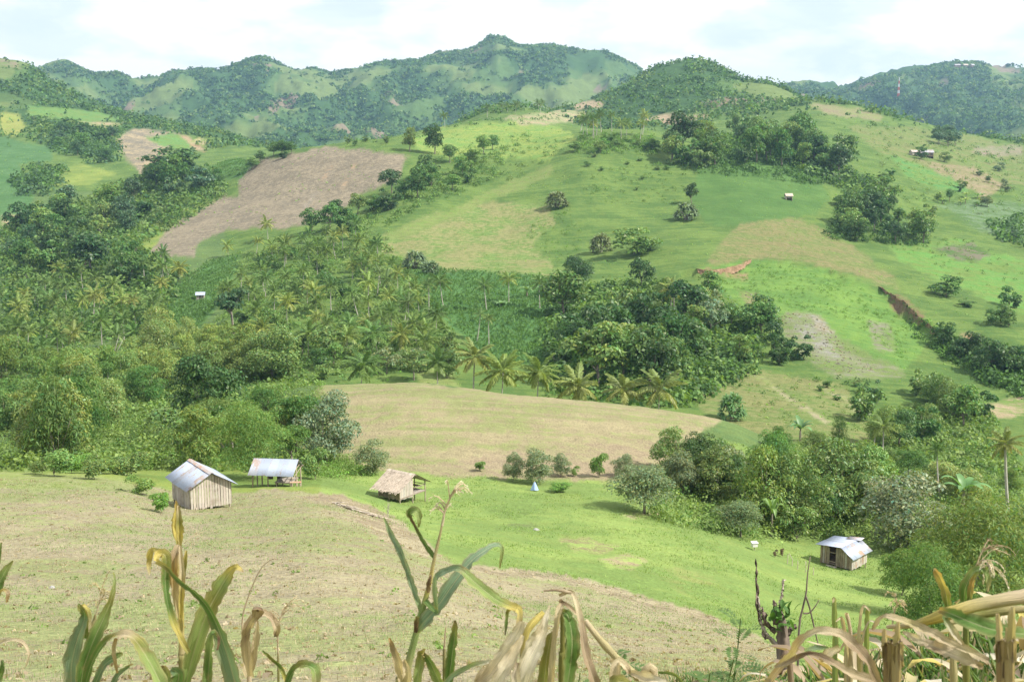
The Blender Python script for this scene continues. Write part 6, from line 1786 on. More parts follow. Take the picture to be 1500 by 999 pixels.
    Lf(Ed, [(-12, 885, 2.18, 5, 10), (2, 866, 2.17, 6, 40), (11, 868, 2.16, 7, 20), (10, 882, 2.16, 3, 0)], 'gydo', 18, .5)
    Lf(Ed, [(-12, 945, 2.15, 6, 20), (12, 938, 2.1, 8, 40), (32, 940, 2.08, 6, 30), (42, 956, 2.06, 4, 10), (38, 976, 2.06, 2, 0)], 'ccttc', 24, .4)
    Lf(Ed, [(-10, 1010, 2.15, 12, 10), (2, 985, 2.1, 10, 20), (4, 966, 2.1, 3, 20)], 'bgg', 16, .4)
    # -- the tall tasselled plant in the middle
    Y = 2.2; g = to_ground(580, Y)
    D = corn('tall corn plant with a feathery tassel, left of centre', 578, Y)
    S(D, [(578, g, Y, 17), (586, 1040, Y, 16), (593, 995, Y, 14), (604, 950, Y, 11), (613, 915, Y, 10), (621, 886, Y, 9), (629, 855, Y, 7), (637, 815, Y, 5), (645, 781, Y, 3.6), (650, 755, Y, 3)], 'vvslllyssc')
    tassel(D, [(648, 770, Y), (652, 748, Y), (660, 728, Y - .01), (668, 717, Y - .02), (676, 720, Y - .03)], 'cw', 4.2, 'tassel', 13, 12, 30)
    Lf(D, [(617, 896, Y + .01, 6, 0), (610, 872, Y + .02, 10, 25), (600, 843, Y + .03, 11, 30), (588, 810, Y + .04, 11, 35), (575, 785, Y + .06, 10, 30), (562, 758, Y + .08, 3, 10)], 'lbbbbl', 30, .35)
    Lf(D, [(637, 817, Y, 6, 0), (628, 804, Y + .01, 8, 20), (618, 787, Y + .02, 7, 40), (606, 764, Y + .03, 7, 55), (601, 751, Y + .03, 12, 30), (610, 749, Y + .02, 13, 20), (614, 760, Y + .02, 8, 20), (613, 772, Y + .02, 2, 0)], 'gggkgllv', 34, .5)
    Lf(D, [(609, 926, Y - .01, 6, 0), (620, 912, Y - .02, 18, 20), (641, 888, Y - .03, 22, 20), (664, 855, Y - .03, 22, 25), (688, 824, Y - .02, 19, 35), (712, 805, Y, 14, 45), (729, 798, Y + .02, 9, 40), (735, 806, Y + .03, 7, 30), (732, 832, Y + .03, 2, 0)], 'lbbbbbblv', 44, .3)
    Lf(D, [(623, 880, Y - .02, 8, 0), (640, 896, Y - .06, 9, 40), (638, 866, Y - .09, 10, 40), (640, 846, Y - .11, 12, 40), (655, 836, Y - .12, 12, 35), (674, 834, Y - .14, 12, 30), (696, 853, Y - .16, 17, 15), (724, 876, Y - .17, 17, 15), (748, 888, Y - .18, 13, 20), (760, 894, Y - .19, 12, 20), (760, 916, Y - .19, 9, 10)], 'ggbbbblllyyt', 52, .35)
    Lf(D, [(748, 889, Y - .18, 6, 20), (743, 896, Y - .175, 7, 40), (741, 912, Y - .17, 6, 30), (740, 930, Y - .17, 2, 0)], 'yvgk', 16, .4)
    Lf(D, [(609, 926, Y - .015, 5, 0), (611, 914, Y - .02, 9, 30), (612, 902, Y - .02, 6, 30)], 'kkv', 12, .6, 'sheath')
    Lf(D, [(627, 868, Y - .012, 4, 0), (629, 855, Y - .015, 9, 30), (632, 842, Y - .012, 5, 30)], 'dkd', 12, .6, 'sheath')
    Lf(D, [(590, 1000, Y - .03, 10, 0), (585, 975, Y - .04, 15, 10), (577, 950, Y - .05, 10, 20), (570, 934, Y - .05, 3, 0)], 'tcdo', 20, .7, 'sheath')
    Lf(D, [(594, 1010, Y - .04, 12, 0), (597, 985, Y - .05, 14, 10), (592, 965, Y - .05, 6, 20)], 'sct', 16, .7, 'sheath')
    D3 = corn('small corn plant with a dark upright leaf behind the tall tasselled one', 655, 2.5)
    S(D3, [(652, to_ground(652, 2.5), 2.5, 10), (651, 1000, 2.5, 6), (651, 950, 2.5, 3.6), (653, 918, 2.5, 2)], 'vvtt', nodes=False)
    Lf(D3, [(656, 1010, 2.46, 14, 10), (661, 970, 2.46, 16, 20), (665, 940, 2.46, 15, 30), (667, 918, 2.46, 9, 20), (666, 908, 2.46, 3, 0)], 'gggvk', 24, .45)
    Lf(D3, [(610, 1020, 2.42, 11, 10), (613, 985, 2.42, 14, 15), (619, 958, 2.42, 15, 20), (622, 955, 2.41, 8, 30)], 'llvy', 18, .3)
    Lf(D3, [(652, 1020, 2.44, 14, 15), (640, 990, 2.43, 16, 20), (628, 966, 2.42, 12, 30), (620, 956, 2.41, 5, 20)], 'glgk', 20, .4)
    Lf(D3, [(640, 1030, 2.3, 10, 20), (660, 994, 2.28, 11, 40), (690, 976, 2.24, 11, 45), (719, 969, 2.2, 8, 40)], 'lblw', 24, .4)
    # -- the broken, dried plants in the centre
    Y = 2.1
    E = corn('broken dried corn plant with cream husks at the bottom centre', 790, Y)
    S(E, [(770, to_ground(770, Y), Y, 17), (768, 1020, Y, 14), (766, 970, Y, 11), (772, 925, Y, 10), (796, 897, Y + .02, 9)], 'vssyy')
    Lf(E, [(700, 1000, Y - .1, 10, 10), (720, 984, Y - .1, 20, 20), (741, 957, Y - .1, 24, 20), (757, 930, Y - .1, 22, 15), (765, 910, Y - .1, 9, 0)], 'dcwwc', 28, .35, 'husk')
    Lf(E, [(716, 1030, Y - .14, 16, 10), (734, 990, Y - .14, 22, 10), (752, 958, Y - .13, 19, 15), (766, 930, Y - .12, 6, 0)], 'cwcc', 24, .35, 'husk')
    Lf(E, [(755, 1040, Y - .16, 22, 0), (770, 985, Y - .16, 25, 10), (787, 948, Y - .15, 22, 10), (797, 925, Y - .14, 11, 20), (800, 905, Y - .13, 9, 10), (806, 886, Y - .12, 3, 0)], 'wwwcwc', 34, .35, 'husk')
    Lf(E, [(764, 975, Y - .08, 10, 0), (778, 945, Y - .08, 18, 10), (790, 925, Y - .08, 12, 10), (800, 900, Y - .07, 5, 0)], 'wwct', 24, .4, 'husk')
    Lf(E, [(700, 1010, Y - .08, 14, 0), (704, 986, Y - .08, 10, 30), (728, 978, Y - .09, 14, 30), (740, 968, Y - .09, 4, 0)], 'dtcd', 20, .5, 'husk')
    Lf(E, [(768, 1040, Y - .2, 12, 0), (757, 1000, Y - .2, 16, 15), (758, 970, Y - .19, 8, 20)], 'wwd', 18, .4, 'husk')
    E2 = corn('snapped corn stalk with a hanging dark green leaf, bottom centre', 826, 2.2)
    Y = 2.2
    S(E2, [(824, to_ground(824, Y), Y, 14), (823, 1010, Y, 11), (824, 960, Y, 9), (824, 905, Y, 7), (821, 878, Y, 5)], 'vvvvd')
    Lf(E2, [(806, 1020, Y - .08, 10, 0), (810, 968, Y - .08, 10, 20), (815, 925, Y - .08, 9, 30), (819, 895, Y - .07, 11, 20), (823, 884, Y - .06, 7, 10)], 'tctcd', 30, .6)
    Lf(E2, [(824, 895, Y - .04, 5, 0), (832, 902, Y - .06, 17, 10), (838, 935, Y - .08, 24, 10), (836, 970, Y - .08, 22, 15), (830, 1010, Y - .08, 14, 15)], 'vggggl', 30, .3)
    Lf(E2, [(795, 1020, Y - .05, 22, 10), (800, 970, Y - .06, 17, 20), (806, 935, Y - .06, 12, 30), (812, 925, Y - .06, 5, 10)], 'lvvs', 22, .3)
    Lf(E2, [(822, 880, Y - .05, 5, 0), (834, 889, Y - .06, 7, 20), (846, 900, Y - .07, 5, 20)], 'kdt', 14, .5)
    S(E2, [(796, 865, Y - .06, 2.4), (815, 864, Y - .06, 4), (832, 867, Y - .06, 5), (837, 868, Y - .06, 4)], 'ddtd', 'broken_stalk', nodes=False)
    Lf(E2, [(819, 872, Y - .05, 4, 0), (828, 869, Y - .055, 6, 20), (838, 868, Y - .06, 6, 20), (846, 890, Y - .08, 9, 20), (852, 920, Y - .1, 12, 25), (857, 955, Y - .12, 14, 25), (868, 990, Y - .14, 16, 15), (880, 1030, Y - .15, 16, 10)], 'dttcdddd', 42, .5)
    E3 = corn('leaning yellow corn stalk lying across the bottom right of centre', 940, 2.1)
    gx = to_ground(965, 2.1)
    S(E3, [(858, 910, 2.25, 9), (880, 938, 2.2, 10), (906, 966, 2.15, 11), (934, 992, 2.1, 12), (962, 1030, 2.1, 13), (965, gx, 2.1, 15)], 'tssstv')
    Lf(E3, [(898, 1010, 2.05, 14, 10), (902, 985, 2.05, 18, 15), (905, 968, 2.06, 10, 20), (915, 975, 2.06, 14, 30), (922, 985, 2.06, 5, 0)], 'ctctd', 22, .5, 'husk')
    Lf(E3, [(925, 985, 2.08, 8, 10), (945, 992, 2.04, 16, 20), (970, 1000, 2.0, 16, 20), (990, 1020, 2.0, 8, 0)], 'tcwc', 20, .5, 'husk')
    Lf(E3, [(890, 1020, 2.0, 18, 10), (905, 998, 2.0, 22, 25), (925, 1004, 2.0, 12, 20)], 'lvv', 16, .3)
    Lf(E3, [(1010, 1015, 2.2, 5, 20), (990, 988, 2.2, 6, 40), (965, 984, 2.2, 5, 40)], 'glg', 14, .4)
    # -- the fallen stalks at the lower right
    Y = 1.55
    F_ = corn('thick fallen yellow corn stalk slanting across the lower right corner', 1530, Y)
    S(F_, [(1560, to_ground(1560, Y), Y, 24), (1556, 930, Y, 24), (1530, 872, Y, 24), (1496, 874, Y, 22), (1440, 884, Y, 20), (1396, 896, Y, 18), (1360, 908, Y + .02, 14), (1336, 915, Y + .04, 10), (1300, 918, Y + .08, 6)], 'vsytsyyst', n=60)
    S(F_, [(1545, 900, Y + .06, 12), (1500, 892, Y + .06, 12), (1440, 900, Y + .07, 11), (1390, 912, Y + .07, 8)], 'vsvs', 'side_stalk')
    Lf(F_, [(1376, 893, Y - .03, 8, 0), (1392, 898, Y - .05, 17, 10), (1418, 909, Y - .07, 25, 15), (1448, 920, Y - .08, 26, 25), (1478, 926, Y - .08, 22, 30), (1520, 930, Y - .08, 20, 25)], 'oggggl', 34, .35)
    Lf(F_, [(1388, 893, Y - .02, 4, 0), (1384, 905, Y - .03, 10, 20), (1396, 925, Y - .03, 12, 20), (1412, 945, Y - .03, 4, 0)], 'dgwt', 20, .5)
    Lf(F_, [(1278, 922, Y + .05, 4, 0), (1290, 906, Y + .04, 9, 40), (1306, 904, Y + .03, 11, 45), (1334, 914, Y + .02, 13, 30), (1362, 926, Y, 15, 25), (1390, 942, Y - .02, 15, 20), (1420, 955, Y - .04, 15, 20), (1448, 968, Y - .05, 10, 10)], 'dttsttcd', 44, .45)
    Lf(F_, [(1322, 925, Y - .01, 4, 0), (1345, 936, Y - .03, 13, 10), (1372, 948, Y - .05, 17, 10), (1402, 960, Y - .07, 18, 15), (1428, 972, Y - .08, 14, 10), (1440, 978, Y - .08, 5, 0)], 'tcdctd', 36, .4, wave=.3)
    for (px0, px1, top, Ys, lab) in ((1306, 1308, 914, 1.6, 'split dry corn stub standing upright below the fallen stalk'), (1476, 1474, 892, 1.45, 'split pale corn stub standing upright at the lower right corner')):
        St = corn(lab, px1, Ys, 'corn_stub', 'upright corn stubs at the lower right', 'corn stub')
        gg = to_ground(px1, Ys)
        for k, (dx, dt, w, c) in enumerate(((-9, 6, 8, 'ddct'), (-6, 52, 5, 'dddt'), (-2, 78, 6, 'dtdd'), (1, 26, 5, 'dtct'), (4, 64, 6, 'ddtt'), (8, -4, 9, 'stsc'), (11, 40, 5, 'dtcs'))):
            Lf(St, [(px1 + dx * .7, gg, Ys - .01 * k, w * 1.5, 0), (px1 + dx * .8, 1010, Ys - .012 * k, w * 1.6, 10), (px1 + dx * .95, 968, Ys - .012 * k, w * 1.45, 15), (px1 + dx * 1.05 + rnd.uniform(-2, 2), top + dt + 22, Ys - .012 * k, w * 1.3, 15), (px1 + dx * 1.15 + rnd.uniform(-2, 2), top + dt, Ys - .012 * k, w * .7, 25)], c, 26, .9, 'splinter', .15, False, k)
        S(St, [(px1, gg, Ys + .02, 22), (px1, 1060, Ys + .02, 18), (px1, 1040, Ys + .02, 14), (px1 + 1, 1015, Ys + .02, 6)], 'kdkk', 'stalk')
    Lp = corn('big looping withered corn leaf lying over the weeds, lower right', 1180, 1.75, 'withered_corn', None, 'corn plant')
    Y = 1.75
    Lf(Lp, [(1120, 1005, Y + .1, 8, 0), (1142, 978, Y + .06, 13, 20), (1160, 962, Y + .03, 15, 30), (1172, 940, Y, 14, 40), (1196, 926, Y - .02, 15, 45), (1226, 928, Y - .04, 17, 35), (1252, 946, Y - .06, 18, 25), (1275, 974, Y - .08, 16, 15), (1290, 1010, Y - .08, 10, 10)], 'tdsdctddd', 48, .5)
    Lf(Lp, [(1134, 976, Y + .04, 4, 0), (1156, 970, Y + .02, 9, 30), (1185, 958, Y, 10, 45), (1215, 968, Y - .03, 13, 35), (1245, 985, Y - .05, 15, 25), (1290, 1000, Y - .07, 12, 10)], 'tdkdtd', 34, .5, seed=2)
    Lf(Lp, [(1178, 952, Y + .03, 5, 0), (1196, 949, Y + .03, 9, 30), (1214, 948, Y + .02, 3, 0)], 'lbl', 16, .4)
    Lf(Lp, [(1200, 965, Y + .02, 12, 0), (1216, 955, Y + .02, 14, 15), (1230, 948, Y + .02, 9, 10)], 'ocs', 16, .5, 'husk')
    S(Lp, [(1178, to_ground(1178, Y), Y + .1, 12), (1160, 1020, Y + .1, 10), (1142, 985, Y + .08, 7)], 'ddk', nodes=False)
    # corn standing lower down the slope, right
    K = corn('corn plant with an orange-yellow leaf against the dark trees, right', 1392, 2.6)
    Y = 2.6
    S(K, [(1400, to_ground(1400, Y), Y, 12), (1396, 960, Y, 10), (1391, 905, Y, 8), (1388, 878, Y, 5)], 'vsyv')
    Lf(K, [(1389, 892, Y - .02, 8, 0), (1386, 872, Y - .03, 14, 10), (1379, 850, Y - .03, 13, 25), (1371, 836, Y - .03, 10, 35), (1367, 833, Y - .03, 3, 0)], 'gvyoc', 24, .45)
    K2 = corn('corn plant with a bent dry tassel against the dark trees, far right', 1424, 2.7)
    Y = 2.7
    S(K2, [(1416, to_ground(1416, Y), Y, 12), (1415, 960, Y, 10), (1416, 900, Y, 8), (1424, 850, Y, 6), (1432, 826, Y, 4)], 'vvggs')
    Lf(K2, [(1412, 885, Y - .02, 10, 0), (1414, 862, Y - .03, 15, 20), (1424, 840, Y - .04, 14, 40), (1436, 834, Y - .05, 12, 50), (1447, 846, Y - .06, 9, 30), (1447, 866, Y - .06, 3, 0)], 'gglglt', 28, .45)
    Lf(K2, [(1420, 880, Y - .05, 8, 10), (1424, 855, Y - .06, 9, 20), (1432, 838, Y - .07, 5, 30)], 'gog', 16, .5)
    tassel(K2, [(1432, 828, Y), (1440, 820, Y - .02), (1449, 830, Y - .05), (1450, 856, Y - .06)], 'cw', 3.2, 'tassel', 10, 21, 26)
    tassel(K2, [(1430, 830, Y), (1440, 806, Y), (1455, 803, Y), (1478, 812, Y)], 'td', 2.0, 'tassel', 7, 22, 24)
    K3 = corn('small pale withered corn plants in a cluster, right of the charred stump', 1248, 3.0, 'withered_corn', None)
    Y = 3.0
    for (px, top, dx, w, c) in ((1224, 872, -3, 9, 'gllt'), (1240, 900, -12, 7, 'sctc'), (1258, 884, 12, 6, 'lsct'), (1270, 888, 4, 8, 'gllv'), (1262, 905, 20, 4, 'ccw')):
        b0 = to_ground(1246, Y)
        Lf(K3, [(1246 + (px - 1246) * .3, b0, Y, w, 0), (px, 1000, Y, w, 10), (px, (950 + top) * .5 + 20, Y - .02, w, 20), (px + dx * .5, top + 6, Y - .03, w * .8, 30), (px + dx * 1.3, top + 10, Y - .04, 2, 10)], c, 26, .4)
    S(K3, [(1246, to_ground(1246, Y), Y, 10), (1245, 1000, Y, 9), (1246, 930, Y, 6), (1240, 898, Y, 5)], 'vstt')
    tassel(K3, [(1306, 918, 2.9), (1311, 894, 2.9), (1318, 880, 2.9), (1327, 893, 2.9)], 'dt', 1.4, 'tassel', 7, 33, 18)

# ------------------------------------------------------------------ charred stump, sticks and weeds at the lower right
def build_stump():
    Y = 7.0
    x, y, z = at(1146, Y); E = empty('charred_stump', (x, y, z + EYE)); tag(E, 'charred broken stump with green sprouts at the lower right', 'stump')
    def L3(px, py, dy=0.0):
        return np.array(P3(px, py, Y + dy)) - np.array([x, y, z + EYE])
    def limb(name, pts, dia, mat='char_wood', sides=8):
        mb = MB(); Q = [L3(*p) for p in pts]; u = Y / PX_F * .5
        V, F = tube(catmull(Q, 14), np.interp(np.linspace(0, 1, 14), np.linspace(0, 1, len(dia)), [d * u for d in dia]), sides)
        V = V + np.random.default_rng(len(pts) * 7 + int(pts[0][0])).normal(0, .006, V.shape)
        mb.add(V, F); return obj(name, mb.mesh(name, MATS[mat], True), E)
    zb = to_ground(1146, Y)
    limb('trunk', [(1148, zb), (1149, 960), (1146, 930), (1143, 905), (1138, 893)], [22, 20, 17, 13, 6], sides=10)
    limb('splinter', [(1145, 915), (1143, 897), (1144, 884)], [9, 6, 2]); limb('splinter', [(1136, 915), (1135, 895), (1134, 880)], [10, 7, 4])
    limb('branch', [(1136, 925), (1124, 915), (1118, 900), (1116, 890)], [7, 6, 5, 2]); limb('branch', [(1150, 935), (1160, 920), (1166, 917)], [9, 8, 6])
    limb('branch', [(1140, 945), (1128, 935), (1120, 925), (1112, 905)], [7, 5, 4, 2], 'dry_twig')
    limb('twig', [(1120, 935), (1110, 895), (1108, 850), (1107, 820)], [1.8, 1.4, 1.1, .6], 'char_wood', 5)
    limb('twig', [(1118, 930), (1113, 900), (1110, 870)], [3, 2, 1], 'dry_twig', 5)
    limb('twig', [(1143, 882), (1146, 865), (1148, 850)], [3, 2, 1], 'dry_twig', 5)
    r = np.random.default_rng(9)
    mb = MB()
    for k in range(34):
        c = L3(r.normal(1146, 9), r.normal(903, 9), r.normal(-.03, .06)); d = unit(r.normal(size=3) + np.array([0, 0, .4]))
        V, F = strap(c, d, r.uniform(.05, .10), .035, .4, 3, .2); g = r.uniform(.7, 1.3); mb.add(V, F, (g, g, g))
    o = obj('sprout', mb.mesh('sprout', MATS['foliage'])  , E); o.color = (.075, .17, .035, 1)
    # forked dead stick
    Y2 = 6.5
    x, y, z = at(1172, Y2); S_ = empty('dead_stick', (x, y, z + EYE)); tag(S_, 'thin forked dead stick standing right of the charred stump', 'stick')
    def tb(name, pts, dia):
        Q = [np.array(P3(a, b, Y2)) - np.array([x, y, z + EYE]) for a, b in pts]
        mb = MB(); mb.tube(catmull(Q, 12), np.interp(np.linspace(0, 1, 12), np.linspace(0, 1, len(dia)), [d * Y2 / PX_F * .5 for d in dia]), 6)
        obj(name, mb.mesh(name, MATS['char_wood'], True), S_)
    tb('stem', [(1168, to_ground(1168, Y2)), (1170, 925), (1176, 890), (1181, 868), (1183, 840), (1187, 815)], [3.6, 3.4, 3, 2.6, 1.8, 1])
    tb('branch', [(1180, 872), (1186, 890), (1193, 920), (1200, 950)], [3, 2.6, 2.2, 1.6]); tb('branch', [(1177, 898), (1186, 897), (1194, 888), (1200, 878)], [3, 2.4, 2, 1])
    # weeds and grass on the near bank, lower right
    X, Yw = [], []
    r = np.random.default_rng(14)
    n = 5200
    Yw = np.exp(r.uniform(math.log(2.6), math.log(11), n)); px = r.uniform(980, 1560, n)
    keep = px > 980 + 260 * np.clip((6 - Yw) / 4, 0, 1) * r.random(n)
    Yw = Yw[keep]; px = px[keep]; n = len(px)
    t, _ = ray(px, 950.0); X = t * Yw; Z = ground(X, Yw)
    nb = 4
    a = r.uniform(0, 6.28, (n, nb)); el = r.uniform(.45, 1.45, (n, nb)); ln = r.uniform(.06, .24, (n, nb))
    d = np.stack([np.cos(a) * np.cos(el), np.sin(a) * np.cos(el), np.sin(el)], -1)
    b = np.stack([X, Yw, Z + EYE - .01], 1)[:, None, :] + np.concatenate([r.normal(0, .03, (n, nb, 2)), np.zeros((n, nb, 1))], -1)
    s = np.stack([-np.sin(a), np.cos(a), 0 * a], -1) * r.uniform(.003, .007, (n, nb, 1))
    m = b + d * ln[..., None] * .55; e = b + d * ln[..., None] + np.array([0, 0, -.25]) * ln[..., None] * r.random((n, nb, 1))
    V = np.stack([b - s * .6, b + s * .6, m + s, e, m - s], 2).reshape(-1, 3)
    pal = np.array([[.085, .165, .042], [.12, .195, .06], [.065, .125, .035], [.16, .20, .075], [.34, .27, .16]])
    tc = np.repeat(pal[r.choice(5, n * nb, p=[.26, .24, .18, .14, .18])] * np.clip(r.normal(1, .2, (n * nb, 1)), .5, 1.6), 5, 0)
    o = obj('bank_weeds', mesh_np('bank_weeds', V, np.arange(len(V)).reshape(-1, 5), MATS['foliage'], tc)); o.color = (1, 1, 1, 1)
    o['kind'] = 'stuff'; o['label'] = 'tangled green weeds on the near bank at the lower right'; o['category'] = 'weeds'
    # dry leaves and broken stalks strewn through the weeds
    n = 230; Yw = np.exp(r.uniform(math.log(1.9), math.log(6.5), n)); px = r.uniform(1040, 1570, n)
    t, _ = ray(px, 950.0); X = t * Yw; Z = ground(X, Yw) + EYE
    mb = MB(); pal2 = np.array([CC['t'], CC['d'], CC['c'], CC['s'], CC['w'], CC['d']])
    for k in range(n):
        a = r.uniform(0, 6.28); e = r.uniform(.1, 1.1)
        V, F = strap((X[k], Yw[k], Z[k] + r.uniform(.02, .12)), (math.cos(a) * math.cos(e), math.sin(a) * math.cos(e), math.sin(e)), r.uniform(.18, .55), r.uniform(.012, .05), r.uniform(.3, .9), 7, .5)
        V = V + r.normal(0, .004, V.shape)
        mb.add(V, F, pal2[r.integers(0, 6)] * r.uniform(.7, 1.15))
    me = mb.mesh('corn_litter', MATS['foliage'], True); o = obj('corn_litter', me); o.color = (1, 1, 1, 1)
    o['kind'] = 'stuff'; o['label'] = 'dry broken corn leaves tangled in the weeds at the lower right'; o['category'] = 'litter'
    # ferny weeds left of the stump
    for k, (px0, py0, Y0_, sz, lab) in enumerate(((1085, 905, 8, .5, 'ferny green weed left of the charred stump'), (1075, 965, 6.5, .5, 'ferny green weed below and left of the charred stump'), (905, 955, 7, .45, 'ferny weed behind the leaning yellow stalk'), (1040, 985, 5.5, .4, 'low ferny weed at the bottom edge, right of centre'), (850, 985, 6, .35, 'low green weed between the broken corn stalks'))):
        x, y, z = at(px0, Y0_); W = empty('ferny_weed', (x, y, z + EYE)); tag(W, lab, 'weed', 'ferny weeds near the stump')
        top = np.array(P3(px0, py0, Y0_)) - np.array([x, y, z + EYE])
        rr = np.random.default_rng(50 + k); mb = MB(); mb.tube([(0, 0, -.05), top * .5 + rr.normal(0, .02, 3), top], [.006, .005, .003], 5, (.8, .9, .5)); obj('stem', mb.mesh('stem', MATS['foliage']), W).color = (.12, .16, .06, 1)
        for f in range(9):
            mb = MB(); a = rr.uniform(0, 6.28); e = rr.uniform(-.1, .7); L_ = sz * .62 * rr.uniform(.5, 1.0); p = top * rr.uniform(.35, 1.0)
            d = np.array([math.cos(a) * math.cos(e), math.sin(a) * math.cos(e), math.sin(e)])
            sd2 = unit(np.cross(d, [0, 0, 1.0]))
            for i in range(9):
                q = p + d * L_ * (i + 1) / 9 + np.array([0, 0, -.25 * L_ * ((i + 1) / 9) ** 2])
                ll = L_ * .26 * math.sin(math.pi * (i + 1.2) / 10.5)
                for s_ in (-1, 1):
                    tip = q + sd2 * s_ * ll + d * ll * .45; w_ = d * ll * .22
                    mb.add([q, q + (tip - q) * .5 + w_, tip, q + (tip - q) * .5 - w_], [(0, 1, 2, 3)], np.array((1, 1, 1)) * rr.uniform(.75, 1.25))
            o = obj('leaf', mb.mesh('leaf', MATS['foliage']), W); o.color = (.105, .175, .055, 1)

# ------------------------------------------------------------------ small things about the meadow and field
def build_small_things():
    b = NB('pale_blue_cloth'); tc = b.n('ShaderNodeTexCoord').outputs['Object']
    b.done(b.bsdf(b.mix(b.noise(3, 2, .5, tc), (.30, .42, .72), (.42, .53, .80)), .85))
    b = NB('white_paint'); b.done(b.bsdf((.62, .61, .58), .6))
    b = NB('stone'); tc = b.n('ShaderNodeTexCoord').outputs['Object']; b.done(b.bsdf(b.mix(b.noise(5, 4, .6, tc), (.24, .24, .23), (.36, .35, .33)), .9))
    # pale blue cloth hung over a stick
    x, y, z = hit(783, 719, 60)
    E = empty('hung_cloth', (x, y, z + EYE)); tag(E, 'pale blue cloth hanging on a stick under the open sapling', 'cloth')
    V = []; F = []; n = 16; m = 6
    for j in range(m):
        v = j / (m - 1)
        for i in range(n):
            a = 2 * math.pi * i / n; rr = (.05 + .26 * v ** .8) * (1 + .22 * math.sin(4 * a + 1.3) * v)
            V.append((rr * math.cos(a), rr * .7 * math.sin(a), .82 - .74 * v + .04 * math.sin(3 * a) * v))
    for j in range(m - 1):
        for i in range(n):
            F.append((j * n + i, j * n + (i + 1) % n, (j + 1) * n + (i + 1) % n, (j + 1) * n + i))
    mb = MB(); mb.add(V, F); obj('cloth', mb.mesh('cloth', MATS['pale_blue_cloth'], True), E)
    pole(E, (0, 0, -.1), (.02, 0, .95), .02, name='stick')
    # white box on a post
    x, y, z = hit(1105, 806, 50)
    E = empty('box_on_post', (x, y, z + EYE), (0, 0, .3)); tag(E, 'small white box on a short post at the right of the meadow', 'box')
    pole(E, (0, 0, -.2), (0, 0, .32), .04)
    obj('box', box_mesh('box', -.22, .22, -.16, .16, .32, .62, 'white_paint'), E)
    mb = MB(); mb.add([(-.27, -.21, .63), (.27, -.21, .63), (.27, .21, .70), (-.27, .21, .70), (-.27, -.21, .65), (.27, -.21, .65), (.27, .21, .72), (-.27, .21, .72)],
                      [(0, 1, 2, 3), (4, 5, 6, 7), (0, 1, 5, 4), (1, 2, 6, 5), (2, 3, 7, 6), (3, 0, 4, 7)])
    obj('lid', mb.mesh('lid', MATS['white_paint']), E)
    # reddish shrubs and fence sticks by the far hut
    single(1136, 803, 50, 9, 'near_bush0', 'brown', 'small reddish-brown shrub, left of the pair near the far hut', 'shrub', 'shrub', base=816)
    single(1146, 801, 50, 8, 'near_bush1', 'brown', 'small reddish-brown shrub, right of the pair near the far hut', 'shrub', 'shrub', base=816)
    names = ['first', 'second', 'third', 'fourth', 'fifth']
    for k, (px, py, hgt) in enumerate(((1153, 826, .8), (1160, 829, 1.05), (1168, 834, .7), (1180, 838, .9), (1191, 842, .6))):
        x, y, z = hit(px, py, 45)
        mb = MB(); mb.tube([(0, 0, -.2), (.03, 0, hgt * .5), (.02 + rnd.gauss(0, .08), 0, hgt)], [.035, .03, .02], 6)
        o = obj('fence_stick', mb.mesh('fence_stick', MATS['dry_twig'], True), None, (x, y, z + EYE))
        tag(o, 'thin fence stick before the far hut, %s from the left' % names[k], 'stick', 'fence sticks before the far hut')
    # brushwood on the bank above the thatched hut
    x, y, z = hit(522, 748, 40)
    E = empty('brushwood_pile', (x, y, z + EYE)); tag(E, 'pile of dry brushwood on the brown bank beside the shelter', 'brushwood')
    for k in range(36):
        u = rnd.uniform(-1, 1)
        a = np.array([u * 1.5 - .3, -u * 1.2 + rnd.gauss(0, .25), 0]); d = np.array([rnd.gauss(.9, .5), rnd.gauss(-.7, .5), 0])
        L_ = rnd.uniform(.6, 1.7)
        d = d / np.linalg.norm(d) * L_
        za = float(ground(x + a[0], y + a[1])) - z + .04; e = a + d; ze = float(ground(x + e[0], y + e[1])) - z + rnd.uniform(.05, .32)
        pole(E, (a[0], a[1], za), (e[0], e[1], ze), rnd.uniform(.03, .065), .016, 'dry_twig', 'branch', sides=5)
    # pale dead sapling by the thatched hut
    x, y, z = hit(568, 757, 40)
    mb = MB(); mb.tube([(0, 0, -.2), (.02, 0, .45), (.05, 0, .9)], [.03, .022, .01], 5)
    for k in range(9):
        a = rnd.uniform(0, 6.28); h0 = rnd.uniform(.2, .7); l = rnd.uniform(.3, .7)
        mb.tube([(.02, 0, h0), (.02 + .25 * l * math.cos(a), .2 * l * math.sin(a), h0 + l * .5), (.02 + .5 * l * math.cos(a), .4 * l * math.sin(a), h0 + l)], [.012, .009, .004], 4)
    o = obj('dead_sapling', mb.mesh('dead_sapling', MATS['pale_bark']), None, (x, y, z + EYE)); tag(o, 'pale dead sapling in front of the thatched hut', 'sapling')
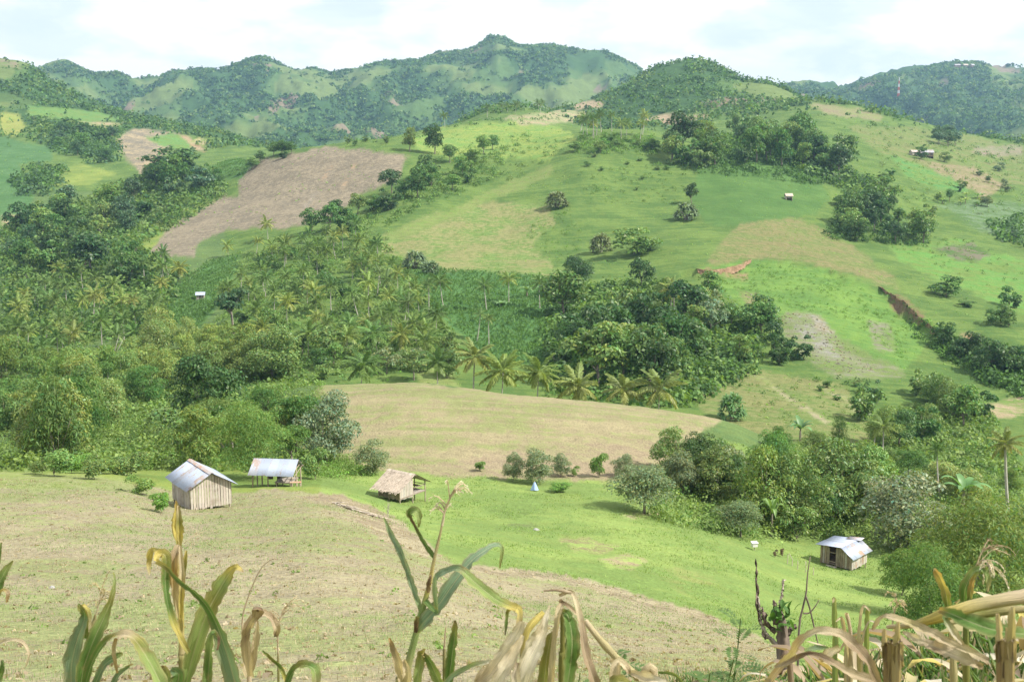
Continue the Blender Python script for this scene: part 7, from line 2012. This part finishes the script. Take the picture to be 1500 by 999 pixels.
    # stones and scraps on the fields
    def rock(px, py, ymin, w, h, mat, label, name='stone'):
        x, y, z = hit(px, py, ymin); r = np.random.default_rng(int(px * 7 + py))
        n = 9; V = []; F = []
        for j in range(5):
            v = j / 4
            for i in range(n):
                a = 2 * math.pi * i / n; k = math.sin(math.pi * (.12 + .86 * (1 - v)) * .5) * (1 + r.normal(0, .12))
                V.append((w * .5 * k * math.cos(a), w * .4 * k * math.sin(a), h * v * (1 + r.normal(0, .05)) - .02))
        for j in range(4):
            for i in range(n):
                F.append((j * n + i, j * n + (i + 1) % n, (j + 1) * n + (i + 1) % n, (j + 1) * n + i))
        F.append(tuple(4 * n + i for i in range(n)))
        mb = MB(); mb.add(V, F)
        o = obj(name, mb.mesh(name, MATS[mat], True), None, (x, y, z + EYE)); tag(o, label, 'stone' if name == 'stone' else 'scrap', None)
    rock(76, 861, 8, .22, .09, 'stone', 'white stone lying on the left part of the dry field')
    rock(785, 776, 40, .55, .16, 'stone', 'grey stone in the middle of the meadow')

# ------------------------------------------------------------------ the air
def build_haze():
    # open to the sky dome: a box over the whole valley, its floor under the lowest ground
    zmin, zmax = EYE - 140.0, EYE + 375.0
    x, y0, y1 = 14000.0, -60.0, 9400.0
    V = [(-x, y0, zmin), (x, y0, zmin), (x, y1, zmin), (-x, y1, zmin), (-x, y0, zmax), (x, y0, zmax), (x, y1, zmax), (-x, y1, zmax)]
    F = [(3, 2, 1, 0), (4, 5, 6, 7), (0, 1, 5, 4), (1, 2, 6, 5), (2, 3, 7, 6), (3, 0, 4, 7)]
    m = bpy.data.materials.new('hazy_air'); m.use_nodes = True
    t = m.node_tree; t.nodes.clear()
    out = t.nodes.new('ShaderNodeOutputMaterial')
    v = t.nodes.new('ShaderNodeVolumePrincipled')
    v.inputs['Color'].default_value = (0.40, 0.67, 1.0, 1)
    v.inputs['Density'].default_value = HAZE_DENSITY
    v.inputs['Anisotropy'].default_value = 0.2
    t.links.new(v.outputs[0], out.inputs['Volume'])
    o = obj('haze', mesh_np('haze', np.array(V), np.array(F), m))
    o['kind'] = 'stuff'
    return o

build_ground()
build_huts()
build_cut_banks()
plant_everything()
build_masses()
build_small_things()
build_corn()
build_stump()
build_haze()
